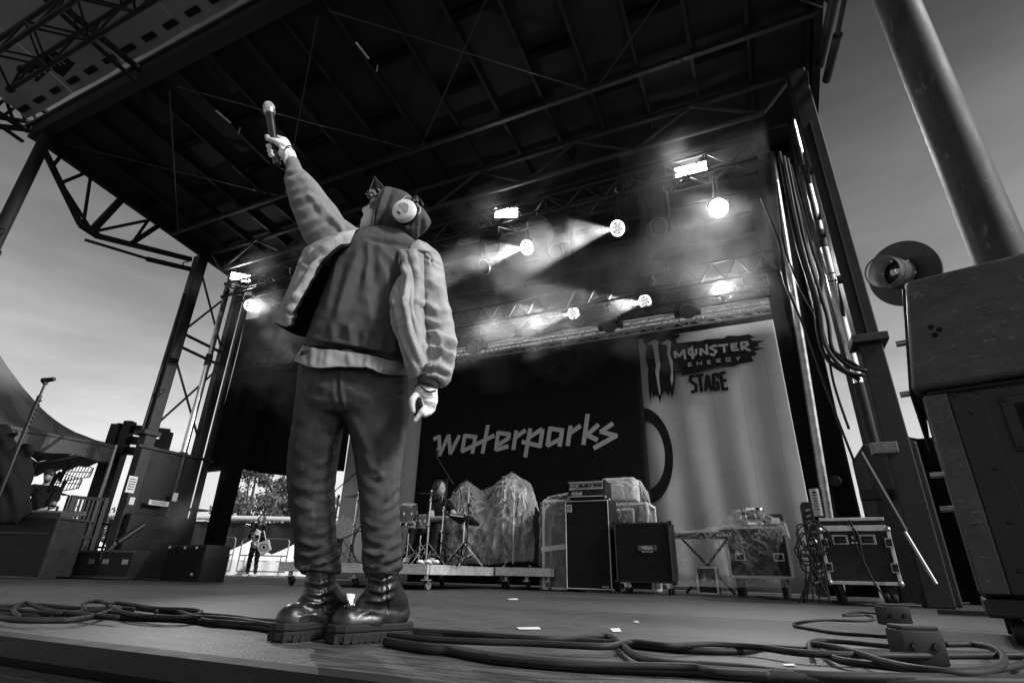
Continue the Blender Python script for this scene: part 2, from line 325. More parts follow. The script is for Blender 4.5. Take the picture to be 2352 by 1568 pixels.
# ------------------------------------------------------------------ trees
m_leaf = P('leaf_grey', .10, .6, var=.6, scale=1.2, bump=0, geo=True)
m_bark = P('bark_grey', .06, .9, var=.4)
def tree(px, D, ztop, wid, label, nl=2600, seed=1, zlow=1.0):
    rs = random.Random(seed); c = AD(px, 1300, D); c.z = GZ; H = ztop-GZ; t = thing('tree', label, 'tree', c, 0, 'trees beyond the fence')
    b = MB(); b.tube([(0, 0, 0), (.1, 0, H*.3), (-.1, .1, H*.6), (0, 0, H*.85)], [.28, .22, .14, .05], 8)
    cl = []
    for k in range(26):
        a = rs.uniform(0, 6.28); z = rs.uniform(.22, 1)**.8; rr = wid/2*math.sin(math.pi*min(.97, z*.8+.16))*rs.uniform(.3, 1); q = Vector((rr*math.cos(a), rr*math.sin(a), H*z*.95)); cl.append((q, rs.uniform(.45, 1.0)*wid*.17))
        if k < 11: b.tube([(0, 0, H*z*.45), q*.6+Vector((0, 0, H*z*.25)), q], [.1, .06, .02], 5)
    build(b, 'trunk', m_bark, t, local=True)
    V = []; F = []
    for k in range(nl):
        q, r = rs.choice(cl); d = Vector((rs.gauss(0, 1), rs.gauss(0, 1), rs.gauss(0, .8))); d = d.normalized()*r*rs.uniform(.35, 1.08)
        p = q+d; s = rs.uniform(.10, .22); e = Vector((rs.gauss(0, 1), rs.gauss(0, 1), rs.gauss(0, 1))).normalized(); f = e.orthogonal().normalized()
        i = len(V); V += [p-e*s, p+f*s*.5, p+e*s, p-f*s*.5]; F.append((i, i+1, i+2, i+3))
    lb = MB(); lb.add(V, F); build(lb, 'crown', m_leaf, t, local=True)
tree(545, 44, 8.6, 6.4, 'rounded tree above the fence nearest the black drape', seed=3)
tree(612, 48, 7.6, 6.0, 'lower tree between two taller ones above the fence', seed=5)
tree(652, 42, 9.0, 5.6, 'tallest loose-leaved tree beside the singer\'s leg', seed=9)
tree(698, 50, 8.4, 6.5, 'tree mostly hidden behind the singer\'s legs', seed=11)
tree(505, 52, 8.0, 6.0, 'tree whose edge shows beside the tower leg', seed=13)
for k, (px, D, z, w) in enumerate(((120, 60, 5.0, 9), (180, 64, 6.4, 9), (232, 58, 5.6, 8))):
    tree(px, D, z, w, ['low tree behind the crew man at far left', 'dark tree seen through the antenna paddles', 'dark tree beside the white tent pole'][k], 1500, 20+k)
# ================================================================== roof
def ZR(Y): return 7.63-.125*(Y-3.1)
XL, XR, YF, YB, TY = -11.35, 1.62, 3.1, 10.7, 6.5
roof = thing('stage_roof', 'vast dark stage roof of ribbed sheets over the whole stage', 'roof', (-4.85, 6.9, 6.5))
ribx = [-2.28+.76*k for k in range(-12, 6)]; ribx = [x for x in ribx if XL < x < XR]
xs = [XL]+ribx+[XR]
for i in range(len(xs)-1):
    b = MB(); x0, x1 = xs[i]+.004, xs[i+1]-.004
    b.add([(x0, YF, ZR(YF)), (x1, YF, ZR(YF)), (x1, YB, ZR(YB)), (x0, YB, ZR(YB)), (x0, YF, ZR(YF)+.05), (x1, YF, ZR(YF)+.05), (x1, YB, ZR(YB)+.05), (x0, YB, ZR(YB)+.05)],
          [(3, 2, 1, 0), (4, 5, 6, 7), (0, 1, 5, 4), (1, 2, 6, 5), (2, 3, 7, 6), (3, 0, 4, 7)]); build(b, 'roof_panel', m_roof, roof)
for x in ribx:
    b = MB(); b.bar((x, YF, ZR(YF)-.062), (x, YB, ZR(YB)-.062), .05, .11); build(b, 'rib', m_rib, roof)
m_block = P('black_blocking', .004, .9, var=.3, spec=.05)
for i in range(len(xs)-1):                       # staggered blocking between ribs
    for y in ((4.3, 6.0) if i % 2 else (5.2, 8.2)):
        b = MB(); y += random.uniform(-.1, .1); b.bar((xs[i]+.03, y, ZR(y)-.05), (xs[i+1]-.03, y, ZR(y)-.05), .12, .09); build(b, 'blocking', m_block, roof)
def beam(name, p0, p1, w, h, mat, par): b = MB(); b.bar(p0, p1, w, h); return build(b, name, mat, par)
def pipe(name, p0, p1, r, mat, par, n=10): b = MB(); b.cyl(p0, p1, r, n=n); return build(b, name, mat, par, smooth=True)
beam('front_beam', (XL, YF, ZR(YF)-.12), (XR, YF, ZR(YF)-.12), .18, .26, m_rib, roof)
beam('front_gutter', (XL, YF-.14, ZR(YF)-.02), (XR, YF-.14, ZR(YF)-.02), .06, .05, m_purlin, roof)
beam('purlin', (XL, 5.9, ZR(5.9)-.16), (XR, 5.9, ZR(5.9)-.16), .07, .08, m_purlin, roof)
beam('edge_beam', (XL, YF, ZR(YF)-.1), (XL, YB, ZR(YB)-.1), .1, .18, m_rib, roof)
beam('edge_beam', (XR, YF, ZR(YF)-.1), (XR, YB, ZR(YB)-.1), .1, .2, m_rib, roof)
def planar_truss(name, pa, pb, drop, nb, r, mat, par, endrise=True):
    """warren truss between two points, lower chord 'drop' below"""
    pa = Vector(pa); pb = Vector(pb); Zv = Vector((0, 0, drop)); k0, k1 = (.04, .96) if endrise else (0, 1)
    pipe(name+'_chord', pa, pb, r, mat, par); qa, qb = pa.lerp(pb, k0)-Zv, pa.lerp(pb, k1)-Zv; pipe(name+'_chord', qa, qb, r, mat, par)
    if endrise: pipe(name+'_end', pa, qa, r*.8, mat, par); pipe(name+'_end', pb, qb, r*.8, mat, par)
    for i in range(nb):
        u0 = k0+(k1-k0)*i/nb; u1 = k0+(k1-k0)*(i+.5)/nb; u2 = k0+(k1-k0)*(i+1)/nb
        pipe(name+'_diagonal', pa.lerp(pb, u0)-Zv, pa.lerp(pb, u1), r*.62, mat, par, 6); pipe(name+'_diagonal', pa.lerp(pb, u1), pa.lerp(pb, u2)-Zv, r*.62, mat, par, 6)
planar_truss('rear_header', (XL+.3, 6.75, 7.02), (XR-.3, 6.75, 7.02), .55, 6, .045, m_purlin, roof)
for i in range(4):                               # tie rods crossing under the sheets
    x0 = XL+.4+i*3.2
    for s in (0, 1): pipe('tie_rod', (x0+3.0*s, YF+.3, ZR(YF)-.22), (x0+3.0*(1-s), 5.8, ZR(5.8)-.25), .013, m_purlin, roof, 5)
for y in (7.6, 8.3, 8.9, 9.5, 10.1): beam('rear_batten', (XL, y, ZR(y)-.15), (XR, y, ZR(y)-.15), .05, .06, m_purlin, roof)
for px, py in ((829, 135), (508, 285)):          # small tags on the ribs
    q = AZ(px, py, 7.2); b = MB(); b.box((q.x, q.y, ZR(q.y)-.135), (.03, .30, .012)); b.cyl((q.x+.05, q.y+.3, ZR(q.y)-.13), (q.x+.05, q.y+.3, ZR(q.y)-.26), .012, n=6); build(b, 'rib_tag', m_offwhite, roof)
# side arch truss under the left edge (and its twin on the right)
for X in (XL+.05, XR-.02):
    pts = [(X, 3.15, 7.45), (X, 4.25, 6.25), (X, 4.6, 6.2), (X, 6.45, 6.75)]
    for i in (0, 2): pipe('arch_chord', pts[i], pts[i+1], .06, m_rib, roof)
    pipe('arch_chord', pts[1], pts[2], .07, m_rib, roof)
    pipe('ram_sleeve', (X+.04, 5.55, 6.22), (X+.04, 6.5, 6.5), .055, m_rib, roof); pipe('ram', (X+.04, 4.4, 5.98), (X+.04, 5.6, 6.24), .03, m_rib, roof)
    for (a, c) in (((3.5, 7.05), (3.55, ZR(3.55)-.2)), ((3.72, 6.85), (4.0, ZR(4.0)-.2)), ((3.72, 6.85), (4.45, 6.25)), ((4.3, 6.25), (4.1, ZR(4.1)-.2)), ((4.5, 6.25), (5.3, ZR(5.3)-.3)), ((5.2, 6.4), (5.35, ZR(5.35)-.2))):
        pipe('arch_strut', (X, a[0], a[1]), (X, c[0], c[1]), .032, m_rib, roof, 8)
    beam('arch_post', (X, 4.45, 6.2), (X, 4.75, ZR(4.75)-.15), .12, .12, m_rib, roof); beam('arch_post', (X, 5.2, 6.42), (X, 5.6, ZR(5.6)-.15), .09, .09, m_rib, roof)
# front canopy beyond the beam
can = thing('front_canopy', 'pale grey fabric canopy above the front lighting truss at top left', 'canopy', (-5, 1.6, 7.7))
nseam = 9
for i in range(nseam):
    x0 = XL+(XR-XL)*i/nseam+.006; x1 = XL+(XR-XL)*(i+1)/nseam-.006; b = MB()
    b.grid([[Vector((x0+(x1-x0)*u/6, YF-.2-3.4*v/8, 7.72+.09*v-.04*math.sin(math.pi*u/6))) for v in range(9)] for u in range(7)]); build(b, 'fabric_panel', m_canopy, can, smooth='all')
for i in range(26):                              # dark lacing tabs along the rear edge
    x = XL+.25+i*.5; b = MB(); b.box((x, YF-.36, 7.70), (.26, .09, .02)); build(b, 'lacing_tab', m_rib, can)
for x in (XL, -8.1, -4.85, -1.6, XR):
    pipe('canopy_rafter', (x, YF-.1, 7.5), (x, -.4, 7.55), .05, m_rib, can); pipe('canopy_rafter', (x, YF-.1, 7.25), (x, 1.0, 7.5), .035, m_rib, can)
XA = XL-.03
for p, q, r in (((112, 262), (-60, 150), .05), ((100, 285), (-60, 262), .04), ((88, 300), (-60, 285), .05), ((112, 262), (60, 290), .035), ((60, 228), (88, 285), .03), ((30, 208), (60, 280), .03), ((0, 190), (30, 276), .03), ((60, 228), (0, 272), .025), ((30, 208), (-30, 268), .025)): pipe('arm_bar', AX(*p, XA), AX(*q, XA), r, m_rib, can)
sg = thing('hanging_sign', 'small dark sign with pale scribbled writing hung under the canopy at top left', 'sign', AD(120, 130, 7.3))
def sgp(x, y): return AZ(x, y, 7.25)
b = MB(); b.prism([sgp(52, 165), sgp(120, 115), sgp(172, 148), sgp(145, 178), sgp(118, 160), sgp(85, 190)], (0, 0, .02)); build(b, 'panel', m_print, sg)
b = MB()
for q in (((60, 165), (78, 182), (80, 160), (92, 176)), ((92, 154), (104, 168), (108, 146), (120, 160)), ((112, 128), (140, 150)), ((126, 128), (150, 148))):
    b.stroke([sgp(*k) for k in q], .02, (0, 0, -.002))
build(b, 'lettering', m_printw, sg)
# front columns
for X, lab in ((-11.0, 'dark steel front column with a cable loop at far left'), (1.3, 'big weathered steel column leaning out of frame at top right')):
    t = thing('roof_column', lab, 'column', (X, 3.16, 0)); r = .115
    mcol = P('weathered_column_steel', .03, .62, .0, var=.7, scale=7, streak=(1, 1, .3), scuff=.95, scuffc=.13, spec=.25) if X > 0 else m_rib
    pipe('shaft', (X, 3.16, 0), (X, 3.16, 4.9), r, mcol, t, 28); pipe('inner_shaft', (X, 3.16, 4.9), (X, 3.16, 7.4), r*.86, mcol, t, 24)
    pipe('collar', (X, 3.16, 4.82), (X, 3.16, 4.94), r*1.12, m_steel_dark, t, 24)
    b = MB(); b.rbox((X, 3.16, .015), (.4, .4, .03), .008); build(b, 'base_plate', m_steel_dark, t)
    b = MB(); b.tube([Vector((X+.12, 3.16, 5.3))+Vector((.12*math.sin(k*.6), -.02, -.03*k)) for k in range(10)], .012); build(b, 'cable_loop', m_rubber, t)
# ================================================================== towers
def tower(X, sgn, label):
    """telescoping corner tower: two square legs, ram between them, cross braces, lower housing"""
    t = thing('roof_tower', label, 'tower', (X, 7.0, 0)); Y0, Y1 = 6.5, 7.62; zt = 6.75
    b = MB(); b.bar((X, Y0, 0), (X, Y0, zt), .22, .22, (0, 1, 0)); build(b, 'front_leg', m_steel_dark, t, bevel=.012)
    b = MB(); b.bar((X-.0, Y0-.122, 2.6), (X, Y0-.122, zt-1), .06, .02, (1, 0, 0)); build(b, 'leg_rail', m_purlin, t)
    b = MB(); b.bar((X, Y1, 0), (X, Y1, zt-.1), .18, .18, (0, 1, 0)); build(b, 'rear_leg', m_steel_dark, t, bevel=.012)
    b = MB(); b.bar((X, Y1+.26, 0), (X, Y1+.26, zt-.3), .1, .1, (0, 1, 0)); build(b, 'rear_post', m_steel_dark, t)
    xr = X+.05*sgn
    pipe('ram', (xr, 7.28, 2.35), (xr, 7.28, 6.7), .062, m_chrome, t, 18); pipe('ram_sleeve', (xr, 7.28, .1), (xr, 7.28, 2.4), .085, m_steel_dark, t, 18)
    pipe('ram_band', (xr, 7.28, 4.35), (xr, 7.28, 4.62), .075, m_rubber, t, 18)
    for z in (4.45, 4.75): 
        pipe('cross_bar', (X, Y0, z+.12), (X, Y1, z+.04), .035, m_steel_dark, t, 8)
    for (z0, z1) in ((2.7, 4.45), (4.8, 6.6)):
        pipe('brace', (X+.02, Y0, z0), (X+.02, Y1, z1), .024, m_steel_dark, t, 8); pipe('brace', (X-.03, Y0, z1), (X-.03, Y1, z0), .024, m_steel_dark, t, 8)
    b = MB(); b.rbox((X, Y0-.02, 2.62), (.34, .34, .09), .01); build(b, 'leg_clamp', m_purlin, t)
    for z in (5.0, 3.4): b = MB(); b.box((X+.13*sgn, Y0-.1, z), (.05, .07, .07)); b.tube([(X+.15*sgn, Y0-.1, z), (X+.24*sgn, Y0-.1, z), (X+.24*sgn, Y0-.1, z+.1), (X+.15*sgn, Y0-.1, z+.1)], .01, 5); build(b, 'latch', m_steel_dark, t)
    b = MB(); b.tube([Vector((X-.1*sgn, Y0-.16, 6.35))+Vector((-.02, -.13*math.sin(k*.42), .03*k)) for k in range(8)], .014); build(b, 'cable_loop', m_rubber, t)
    return t
tL = tower(-11.0, 1, 'black telescoping tower with crossed braces under the left end of the roof')
b = MB(); b.box((-10.95, 7.06, 1.72), (.10, .98, 1.3)); build(b, 'housing_panel', m_black, tL, bevel=.01)
b = MB(); b.box((-10.97, 7.12, .55), (.5, 1.34, 1.1)); build(b, 'base_housing', m_black, tL, bevel=.02)
b = MB(); b.bar((-10.9, 6.3, 2.34), (-10.9, 7.95, 2.34), .1, .05); build(b, 'housing_cap', m_steel_dark, tL)
for (px, py, w, h) in ((302, 1112, .16, .30), (303, 1150, .09, .13), (365, 1155, .40, .09), (402, 1141, .10, .16), (352, 1220, .12, .08), (344, 1243, .05, .2)):
    q = AX(px, py, -10.73); b = MB(); b.box(q, (.008, w, h)); build(b, 'sticker', m_offwhite, tL)
    if w > .15:
        b = MB()
        for k in range(5): b.box(q+Vector((.006, 0, h*(.32-.15*k))), (.003, w*.75, h*.05))
        build(b, 'sticker_print', m_print, tL)
dr_ = MB(); q_ = AY(2062, 965, 8.0)  # added black sheet, darkens the bright sky gap beside the right tower
dr_.grid([[Vector((1.42+2.2*i/30, 8.0+.05*math.sin(i*1.4), (q_.z-.25*abs(math.sin(i*.21)))*j/6)) for j in range(7)] for i in range(31)]); tag(build(dr_, 'added_masking', m_drape, smooth='all'), 'low black masking cloth added to darken the gap behind the right tower and speaker stack', 'drape', 'black drapes')
tR = tower(1.3, -1, 'black telescoping tower with a bright ram and hanging cables right of the banner')
b = MB(); b.box((1.33, 7.4, .8), (.5, 1.0, 1.6)); build(b, 'base_housing', m_black, tR, bevel=.02)
b = MB(); b.rbox((1.12, 6.62, 1.02), (.42, .10, .10), .01); build(b, 'outrigger_arm', m_steel_dark, tR)
q = AX(1990, 1032, 1.1); b = MB(); b.rbox((1.16, 6.3, 1.42), (.22, .12, .11), .008); build(b, 'junction_box', P('dull_box', .14, .6, var=.4, scale=20), tR)
pipe('strut_ram', AY(2078, 1220, 6.0), AY(2150, 1340, 6.0), .016, m_chrome, tR); pipe('strut_sleeve', AY(1975, 1040, 6.05), AY(2078, 1220, 6.0), .03, m_steel_dark, tR)
for k, (px, py) in enumerate(((1838, 1090), (1828, 1120), (1862, 1190))):
    q = AX(px+80, py+15, 1.0); b = MB(); b.lathe([(.0, -.02), (.075, -.02), (.09, 0), (.075, .02), (0, .02)], q, (.3, 1, 0), 16); b.cyl(q, q+Vector((.12, 0, .03)), .018, n=8); build(b, 'handwheel', m_rubber, tR)
# heavy cables hanging down the right tower
hb = []
def cable(name, pts, r, label, mat=None, n=6, sub=6, group=None, cat='cable'):
    pts = [Vector(p) for p in pts]; out = []
    for i in range(len(pts)-1):
        p0, p1, p2, p3 = pts[max(i-1, 0)], pts[i], pts[i+1], pts[min(i+2, len(pts)-1)]
        for k in range(sub):
            u = k/sub; out.append(.5*((2*p1)+(-p0+p2)*u+(2*p0-5*p1+4*p2-p3)*u*u+(-p0+3*p1-3*p2+p3)*u**3))
    out.append(pts[-1]); b = MB(); b.tube(out, r, n); o = build(b, name, mat or m_rubber, smooth='all'); return tag(o, label, cat, group)
hang = [((1800, 360), (1840, 560), (1880, 700), (1895, 790), (1940, 850), (1985, 862)), ((1808, 365), (1852, 570), (1898, 720), (1912, 800), (1950, 840), (1990, 852)),
        ((1790, 350), (1826, 540), (1868, 680), (1880, 770), (1905, 830), (1975, 872)), ((1815, 380), (1862, 560), (1885, 640), (1880, 720), (1895, 790), (1975, 845)),
        ((1785, 420), (1800, 560), (1838, 660), (1890, 760), (1915, 880), (1950, 985)), ((1748, 455), (1790, 560), (1800, 640), (1850, 760), (1900, 900), (1962, 1060))]
for k, h in enumerate(hang):
    cable('tower_cable', [AY(x, y, 6.35+.02*k) for x, y in h], .022 if k < 4 else .014, ['thickest bundle cable looping low beside the right tower', 'outer cable of the bundle on the right tower', 'inner cable of the bundle on the right tower', 'cable bulging left before it loops under the right tower', 'thin cable running down beside the bright ram', 'long cable dropping from the end of the front truss'][k], group='cables on the right tower')
# round pipes beside the banner
pp = thing('drape_pipe', 'tall shiny pipe with a paper label standing right of the grey banner', 'pipe', (.95, 8.2, 0))
a0, a1 = AY(1758, 270, 8.2), AY(1893, 1180, 8.2); pipe('pipe', (a1.x, 8.2, 0), (a0.x, 8.2, a0.z), .055, m_steel, pp, 16)
q = AY(1877, 1152, 8.12); pipe('paper_label', (q.x, 8.2, q.z-.17), (q.x, 8.2, q.z+.17), .064, m_offwhite, pp, 16)
b = MB()
for k in range(7): b.box((q.x-.01, 8.132, q.z+.12-.035*k), (.07-.02*(k == 0), .004, .006 if k else .02))
build(b, 'label_print', m_print, pp)
# ================================================================== trusses
def box_truss(name, label, pa, pb, w, h, nb, r, mat, group='lighting trusses'):
    pa = Vector(pa); pb = Vector(pb); t = thing(name, label, 'truss', (pa+pb)/2-Vector((0, 0, h/2)), 0, group)
    for sy in (-1, 1):
        for sz in (-1, 1):
            o = Vector((0, sy*w/2, sz*h/2)); pipe('chord', pa+o, pb+o, r, mat, t, 10)
    L = pb-pa
    for f in range(4):
        o = [(Vector((0, -w/2, -h/2)), Vector((0, -w/2, h/2))), (Vector((0, w/2, -h/2)), Vector((0, w/2, h/2))), (Vector((0, -w/2, -h/2)), Vector((0, w/2, -h/2))), (Vector((0, -w/2, h/2)), Vector((0, w/2, h/2)))][f]
        for i in range(nb):
            a, c = (o[0], o[1]) if (i+f) % 2 else (o[1], o[0]); pipe('lacing', pa+L*(i/nb)+a, pa+L*((i+1)/nb)+c, r*.5, mat, t, 6)
        if f < 2:
            for i in range(0, nb+1, 4): pipe('upright', pa+L*(i/nb)+o[0], pa+L*(i/nb)+o[1], r*.6, mat, t, 6)
    for k, e in ((0, pa), (1, pb)):
        for sy in (-1, 1):
            for sz in (-1, 1): b = MB(); q = e+Vector((0, sy*w/2, sz*h/2)); b.lathe([(0, -.03), (r*1.6, -.03), (r*1.6, .03), (0, .03)], q, (1, 0, 0), 10); build(b, 'end_coupler', mat, t)
    return t
TY1, TY2 = 7.0, 8.6
f_r, f_l = AY(1742, 412, TY1), AY(530, 672, TY1)
T1 = box_truss('front_light_truss', 'black box truss carrying the front row of stage lights', (f_l.x, TY1, f_l.z-.02), (f_r.x, TY1, f_l.z-.02), .32, .34, 34, .026, m_blacktruss)
Z1 = f_l.z-.02
r_r = AY(1760, 640, TY2); Z2 = r_r.z-.05
T2 = box_truss('rear_light_truss', 'black box truss carrying the rear row of stage lights', (-10.2, TY2, Z2), (r_r.x, TY2, Z2), .32, .36, 32, .026, m_blacktruss)
d_r = AY(1785, 700, 9.75); Z3 = d_r.z
T3 = box_truss('banner_truss', 'thin bright aluminium truss along the top of the banners', (-8.9, 9.75, Z3), (d_r.x, 9.75, Z3), .2, .2, 60, .017, m_truss)
# upper rear spreader with chain hoists
T4 = thing('roof_girder', 'shallow dark girder crossing under the roof behind the front lights', 'girder', (-4.8, 8.0, 5.6), group='lighting trusses')
planar_truss('girder', (-10.6, 7.95, AY(1780, 575, 7.95).z), (AY(1780, 575, 7.95).x, 7.95, AY(1780, 575, 7.95).z), .34, 30, .02, m_blacktruss, T4, False)
def hoist(px, py, Y, zt, label, grp='chain hoists'):
    q = AY(px, py, Y); t = thing('chain_hoist', label, 'hoist', (q.x, Y, q.z-.12), 0, grp)
    b = MB(); b.rbox(q, (.46, .2, .2), .03); build(b, 'motor_body', m_black, t, smooth=True)
    for s in (-1, 1): b = MB(); b.cyl(q+Vector((s*.20, 0, 0)), q+Vector((s*.27, 0, 0)), .09, n=14); build(b, 'end_cap', m_steel_dark, t, smooth=True)
    b = MB()
    k = 0; z = q.z+.1
    while z < zt:
        b.box((q.x, Y, z), (.034, .012, .05) if k % 2 else (.012, .034, .05)); z += .042; k += 1
    build(b, 'chain', m_steel_dark, t)
    b = MB(); b.tube([q-Vector((0, 0, .1)), q-Vector((.02, 0, .16)), q-Vector((-.03, 0, .22)), q-Vector((.02, 0, .27)), q-Vector((0, 0, .3))], .016); build(b, 'hook', m_steel, t)
hoist(1414, 420, TY1, 6.6, 'chain hoist with its motor hung above the middle of the front truss')
hoist(1500, 622, TY2, 6.3, 'chain hoist with its motor above the rear truss')
# ================================================================== fixtures
m_led = EMIT('lit_led_lens', .32, .4); m_ledrim = EMIT('lit_led_rim', 1.6); m_hot = EMIT('very_bright_lens', 60.0); m_strobe = EMIT('lit_strobe_tube', 26.0); m_dimled = EMIT('dim_led', .05, .1)
m_lens = P('dark_lens', .05, .12, 0, var=.1, bump=0, spec=.8)
def aim_mat(pos, d):   # local -Y looks along d
    d = Vector(d).normalized(); y = -d; x = y.cross(Vector((0, 0, 1))).normalized(); z = x.cross(y)
    return Matrix(((x.x, y.x, z.x, pos[0]), (x.y, y.y, z.y, pos[1]), (x.z, y.z, z.z, pos[2]), (0, 0, 0, 1)))
def par_light(pos, d, label, top, hot=False, watts=250, size=40, sc=1.0, lamp_dir=None):
    """round LED wash light: body, rim, seven lenses, yoke and clamp up to the truss"""
    pos = Vector(pos); d = Vector(d).normalized(); t = thing('wash_light', label, 'stage light', pos, 0, 'lit wash lights'); Mx = aim_mat(pos, d)
    def put(b, n, m, **k): b.v = [tuple(Mx @ (Vector(p)*sc)) for p in b.v]; return build(b, n, m, t, **k)
    b = MB(); b.lathe([(0, .2), (.07, .2), (.09, .16), (.115, .05), (.12, -.01), (.0, -.01)], (0, 0, 0), (0, 1, 0), 24); put(b, 'body', m_black, smooth=True)
    b = MB(); b.lathe([(.096, -.012), (.096, -.03), (.112, -.03), (.122, -.012)], (0, 0, 0), (0, 1, 0), 28); put(b, 'rim', m_hot if hot else m_ledrim, smooth=True)
    b = MB(); b.lathe([(0, -.0125), (.096, -.0125)], (0, 0, 0), (0, 1, 0), 24); put(b, 'face_plate', m_hot if hot else m_dimled)
    for k in range(7):
        a = k*math.pi/3; c = (0, 0) if k == 6 else (.058*math.cos(a), .058*math.sin(a)); b = MB(); b.lathe([(.026, -.013), (.022, -.024), (.0, -.028)], (c[0], 0, c[1]), (0, 1, 0), 12); put(b, 'lens', m_hot if hot else m_led, smooth=True)
    b = MB(); ye = Vector((pos.x, pos.y+.02, top)); s = Mx.to_3x3() @ Vector((1, 0, 0)); s.z = 0; s.normalize()
    for e in (-1, 1): b.tube([pos+s*e*.13*sc, pos+s*e*.14*sc+Vector((0, .02, .12)), Vector((pos.x, pos.y+.02, min(top-.05, pos.z+.2)))+s*e*.05, ye-Vector((0, 0, .04))], .012, 6)
    build(b, 'yoke', m_black, t); b = MB(); b.rbox(ye, (.07, .09, .09), .012); build(b, 'clamp', m_black, t)
    ld = bpy.data.lights.new('lamp', 'SPOT'); ld.energy = watts; ld.spot_size = R(size); ld.spot_blend = .6; ld.shadow_soft_size = 0
    lo = bpy.data.objects.new('lamp', ld); COL.objects.link(lo); lo.parent = t; dd = Vector(lamp_dir or d).normalized(); lo.location = d*.08; lo.rotation_euler = (-dd).to_track_quat('Z', 'Y').to_euler()
    return t
def tocam(p): return (EYE-Vector(p)).normalized()
top1 = Z1-.17; top2 = Z2-.18
pars = [((1211, 568), TY1-.12, top1, 'lit round wash light nearest the singer\'s shoulder on the front truss', 0), ((1419, 524), TY1-.12, top1, 'lit round wash light in the middle of the front truss below the hoist', 0),
        ((1650, 478), TY1-.12, top1, 'dazzling wash light near the right end of the front truss', 1), ((575, 701), TY1-.12, top1, 'lit round wash light at the left end of the front truss', 0),
        ((1318, 719), TY2-.12, top2, 'leftmost lit wash light of the rear truss throwing a smoky beam', 0), ((1482, 692), TY2-.12, top2, 'middle lit wash light of the rear truss', 0), ((1657, 663), TY2-.12, top2, 'dazzling wash light at the right of the rear truss', 1)]
for (px, Yf, tp, lab, hot) in pars:
    p = AY(px[0], px[1], Yf); c = tocam(p)
    d = c if hot else (c*.75+Vector((-.55, -.35, -.25))).normalized()
    side = c if hot else Vector((-.85, -.45, -.22))
    if px[0] == 575: hot = 0; side = Vector((.9, -.3, -.4)); d = (c*.9+Vector((.25, 0, -.1))).normalized()
    par_light(p, d, lab, tp, bool(hot), 170 if hot else (420 if px[0] == 575 else 900), 70 if hot else 46, 1.05 if Yf < 8 else 1.0, side)
def strobe(px, py, Y, label, W=.40):
    p = AY(px, py, Y); t = thing('strobe_light', label, 'stage light', p, 0, 'lit strobe bars'); d = (tocam(p)+Vector((0, -.2, .25))).normalized(); Mx = aim_mat(p, d)
    def put(b, n, m): b.v = [tuple(Mx @ Vector(q)) for q in b.v]; return build(b, n, m, t)
    b = MB(); b.rbox((0, .06, 0), (W+.06, .12, .20), .015); put(b, 'housing', m_black)
    for z in (-.048, .048):
        b = MB(); b.rbox((0, -.008, z), (W, .03, .062), .008); put(b, 'lamp_bar', m_strobe)
    b = MB(); b.box((0, -.004, 0), (W*.72, .01, .016)); put(b, 'divider', m_black)
    b = MB()
    for e in (-1, 1): b.bar((e*(W/2+.045), .06, 0), (e*(W/2+.045), .1, -.26), .012, .04)
    b.bar((-(W/2+.045), .1, -.26), (W/2+.045, .1, -.26), .012, .04); put(b, 'bracket', m_black)
    ld = bpy.data.lights.new('lamp', 'SPOT'); ld.energy = 45; ld.spot_size = R(115); ld.spot_blend = 1; ld.shadow_soft_size = 0; lo = bpy.data.objects.new('lamp', ld); COL.objects.link(lo); lo.parent = t; lo.location = d*.05; lo.rotation_euler = (-d).to_track_quat('Z', 'Y').to_euler()
strobe(1163, 489, TY1, 'blazing strobe bar on the front truss right of the singer\'s headphones')
strobe(1587, 391, TY1, 'blazing strobe bar high above the right end of the front truss', .46)
strobe(553, 637, TY1, 'blazing strobe bar on top of the left end of the front truss')
def moving_head(px, py, Y, top, tilt, label, face=None):
    p = AY(px, py, Y); t = thing('moving_head', label, 'stage light', (p.x, Y, p.z-.2), 0, 'unlit moving heads')
    b = MB(); b.rbox((p.x, Y, top-.09), (.36, .28, .13), .02); build(b, 'base', m_black, t, smooth=True)
    b = MB()
    for e in (-1, 1): b.rbox((p.x+e*.19, Y, (p.z+top-.15)/2), (.06, .16, top-.1-p.z+.12), .02)
    build(b, 'yoke', m_black, t, smooth=True); q = Vector((p.x, Y, p.z)); d = Vector((math.sin(tilt), -.8, -.55)).normalized()
    b = MB(); b.lathe([(0, -.22), (.09, -.22), (.125, -.15), (.13, .02), (.115, .06), (.12, .18), (.105, .2), (0, .2)], q, d, 22); build(b, 'head', m_black, t, smooth=True)
    b = MB(); b.lathe([(0, .203), (.095, .203)], q, d, 20); build(b, 'lens', m_lens, t)
    b = MB(); b.lathe([(.122, .17), (.127, .17), (.127, .195), (.122, .195)], q, d, 24); build(b, 'lens_ring', m_steel, t, smooth=True)
    for e in (-1, 1): b = MB(); b.rbox((p.x+e*.1, Y, top+.0), (.05, .07, .1), .01); build(b, 'clamp', m_black, t)
moving_head(1290, 575, TY1, top1, -.2, 'unlit moving head on the front truss right of the nearest wash light')
moving_head(1508, 522, TY1, top1, .3, 'unlit moving head on the front truss near its right end')
moving_head(1128, 610, TY1, top1, -.3, 'unlit moving head on the front truss beside the singer\'s arm')
moving_head(1402, 745, TY2, top2, .05, 'unlit moving head between two lit lights of the rear truss')
moving_head(1578, 712, TY2, top2, .1, 'unlit moving head left of the dazzling light of the rear truss')
moving_head(1095, 795, TY2, top2, .0, 'unlit moving head at the singer\'s sleeve under the rear truss')
moving_head(1715, 640, TY2, top2+.25, .2, 'unlit moving head at the right end of the rear truss')
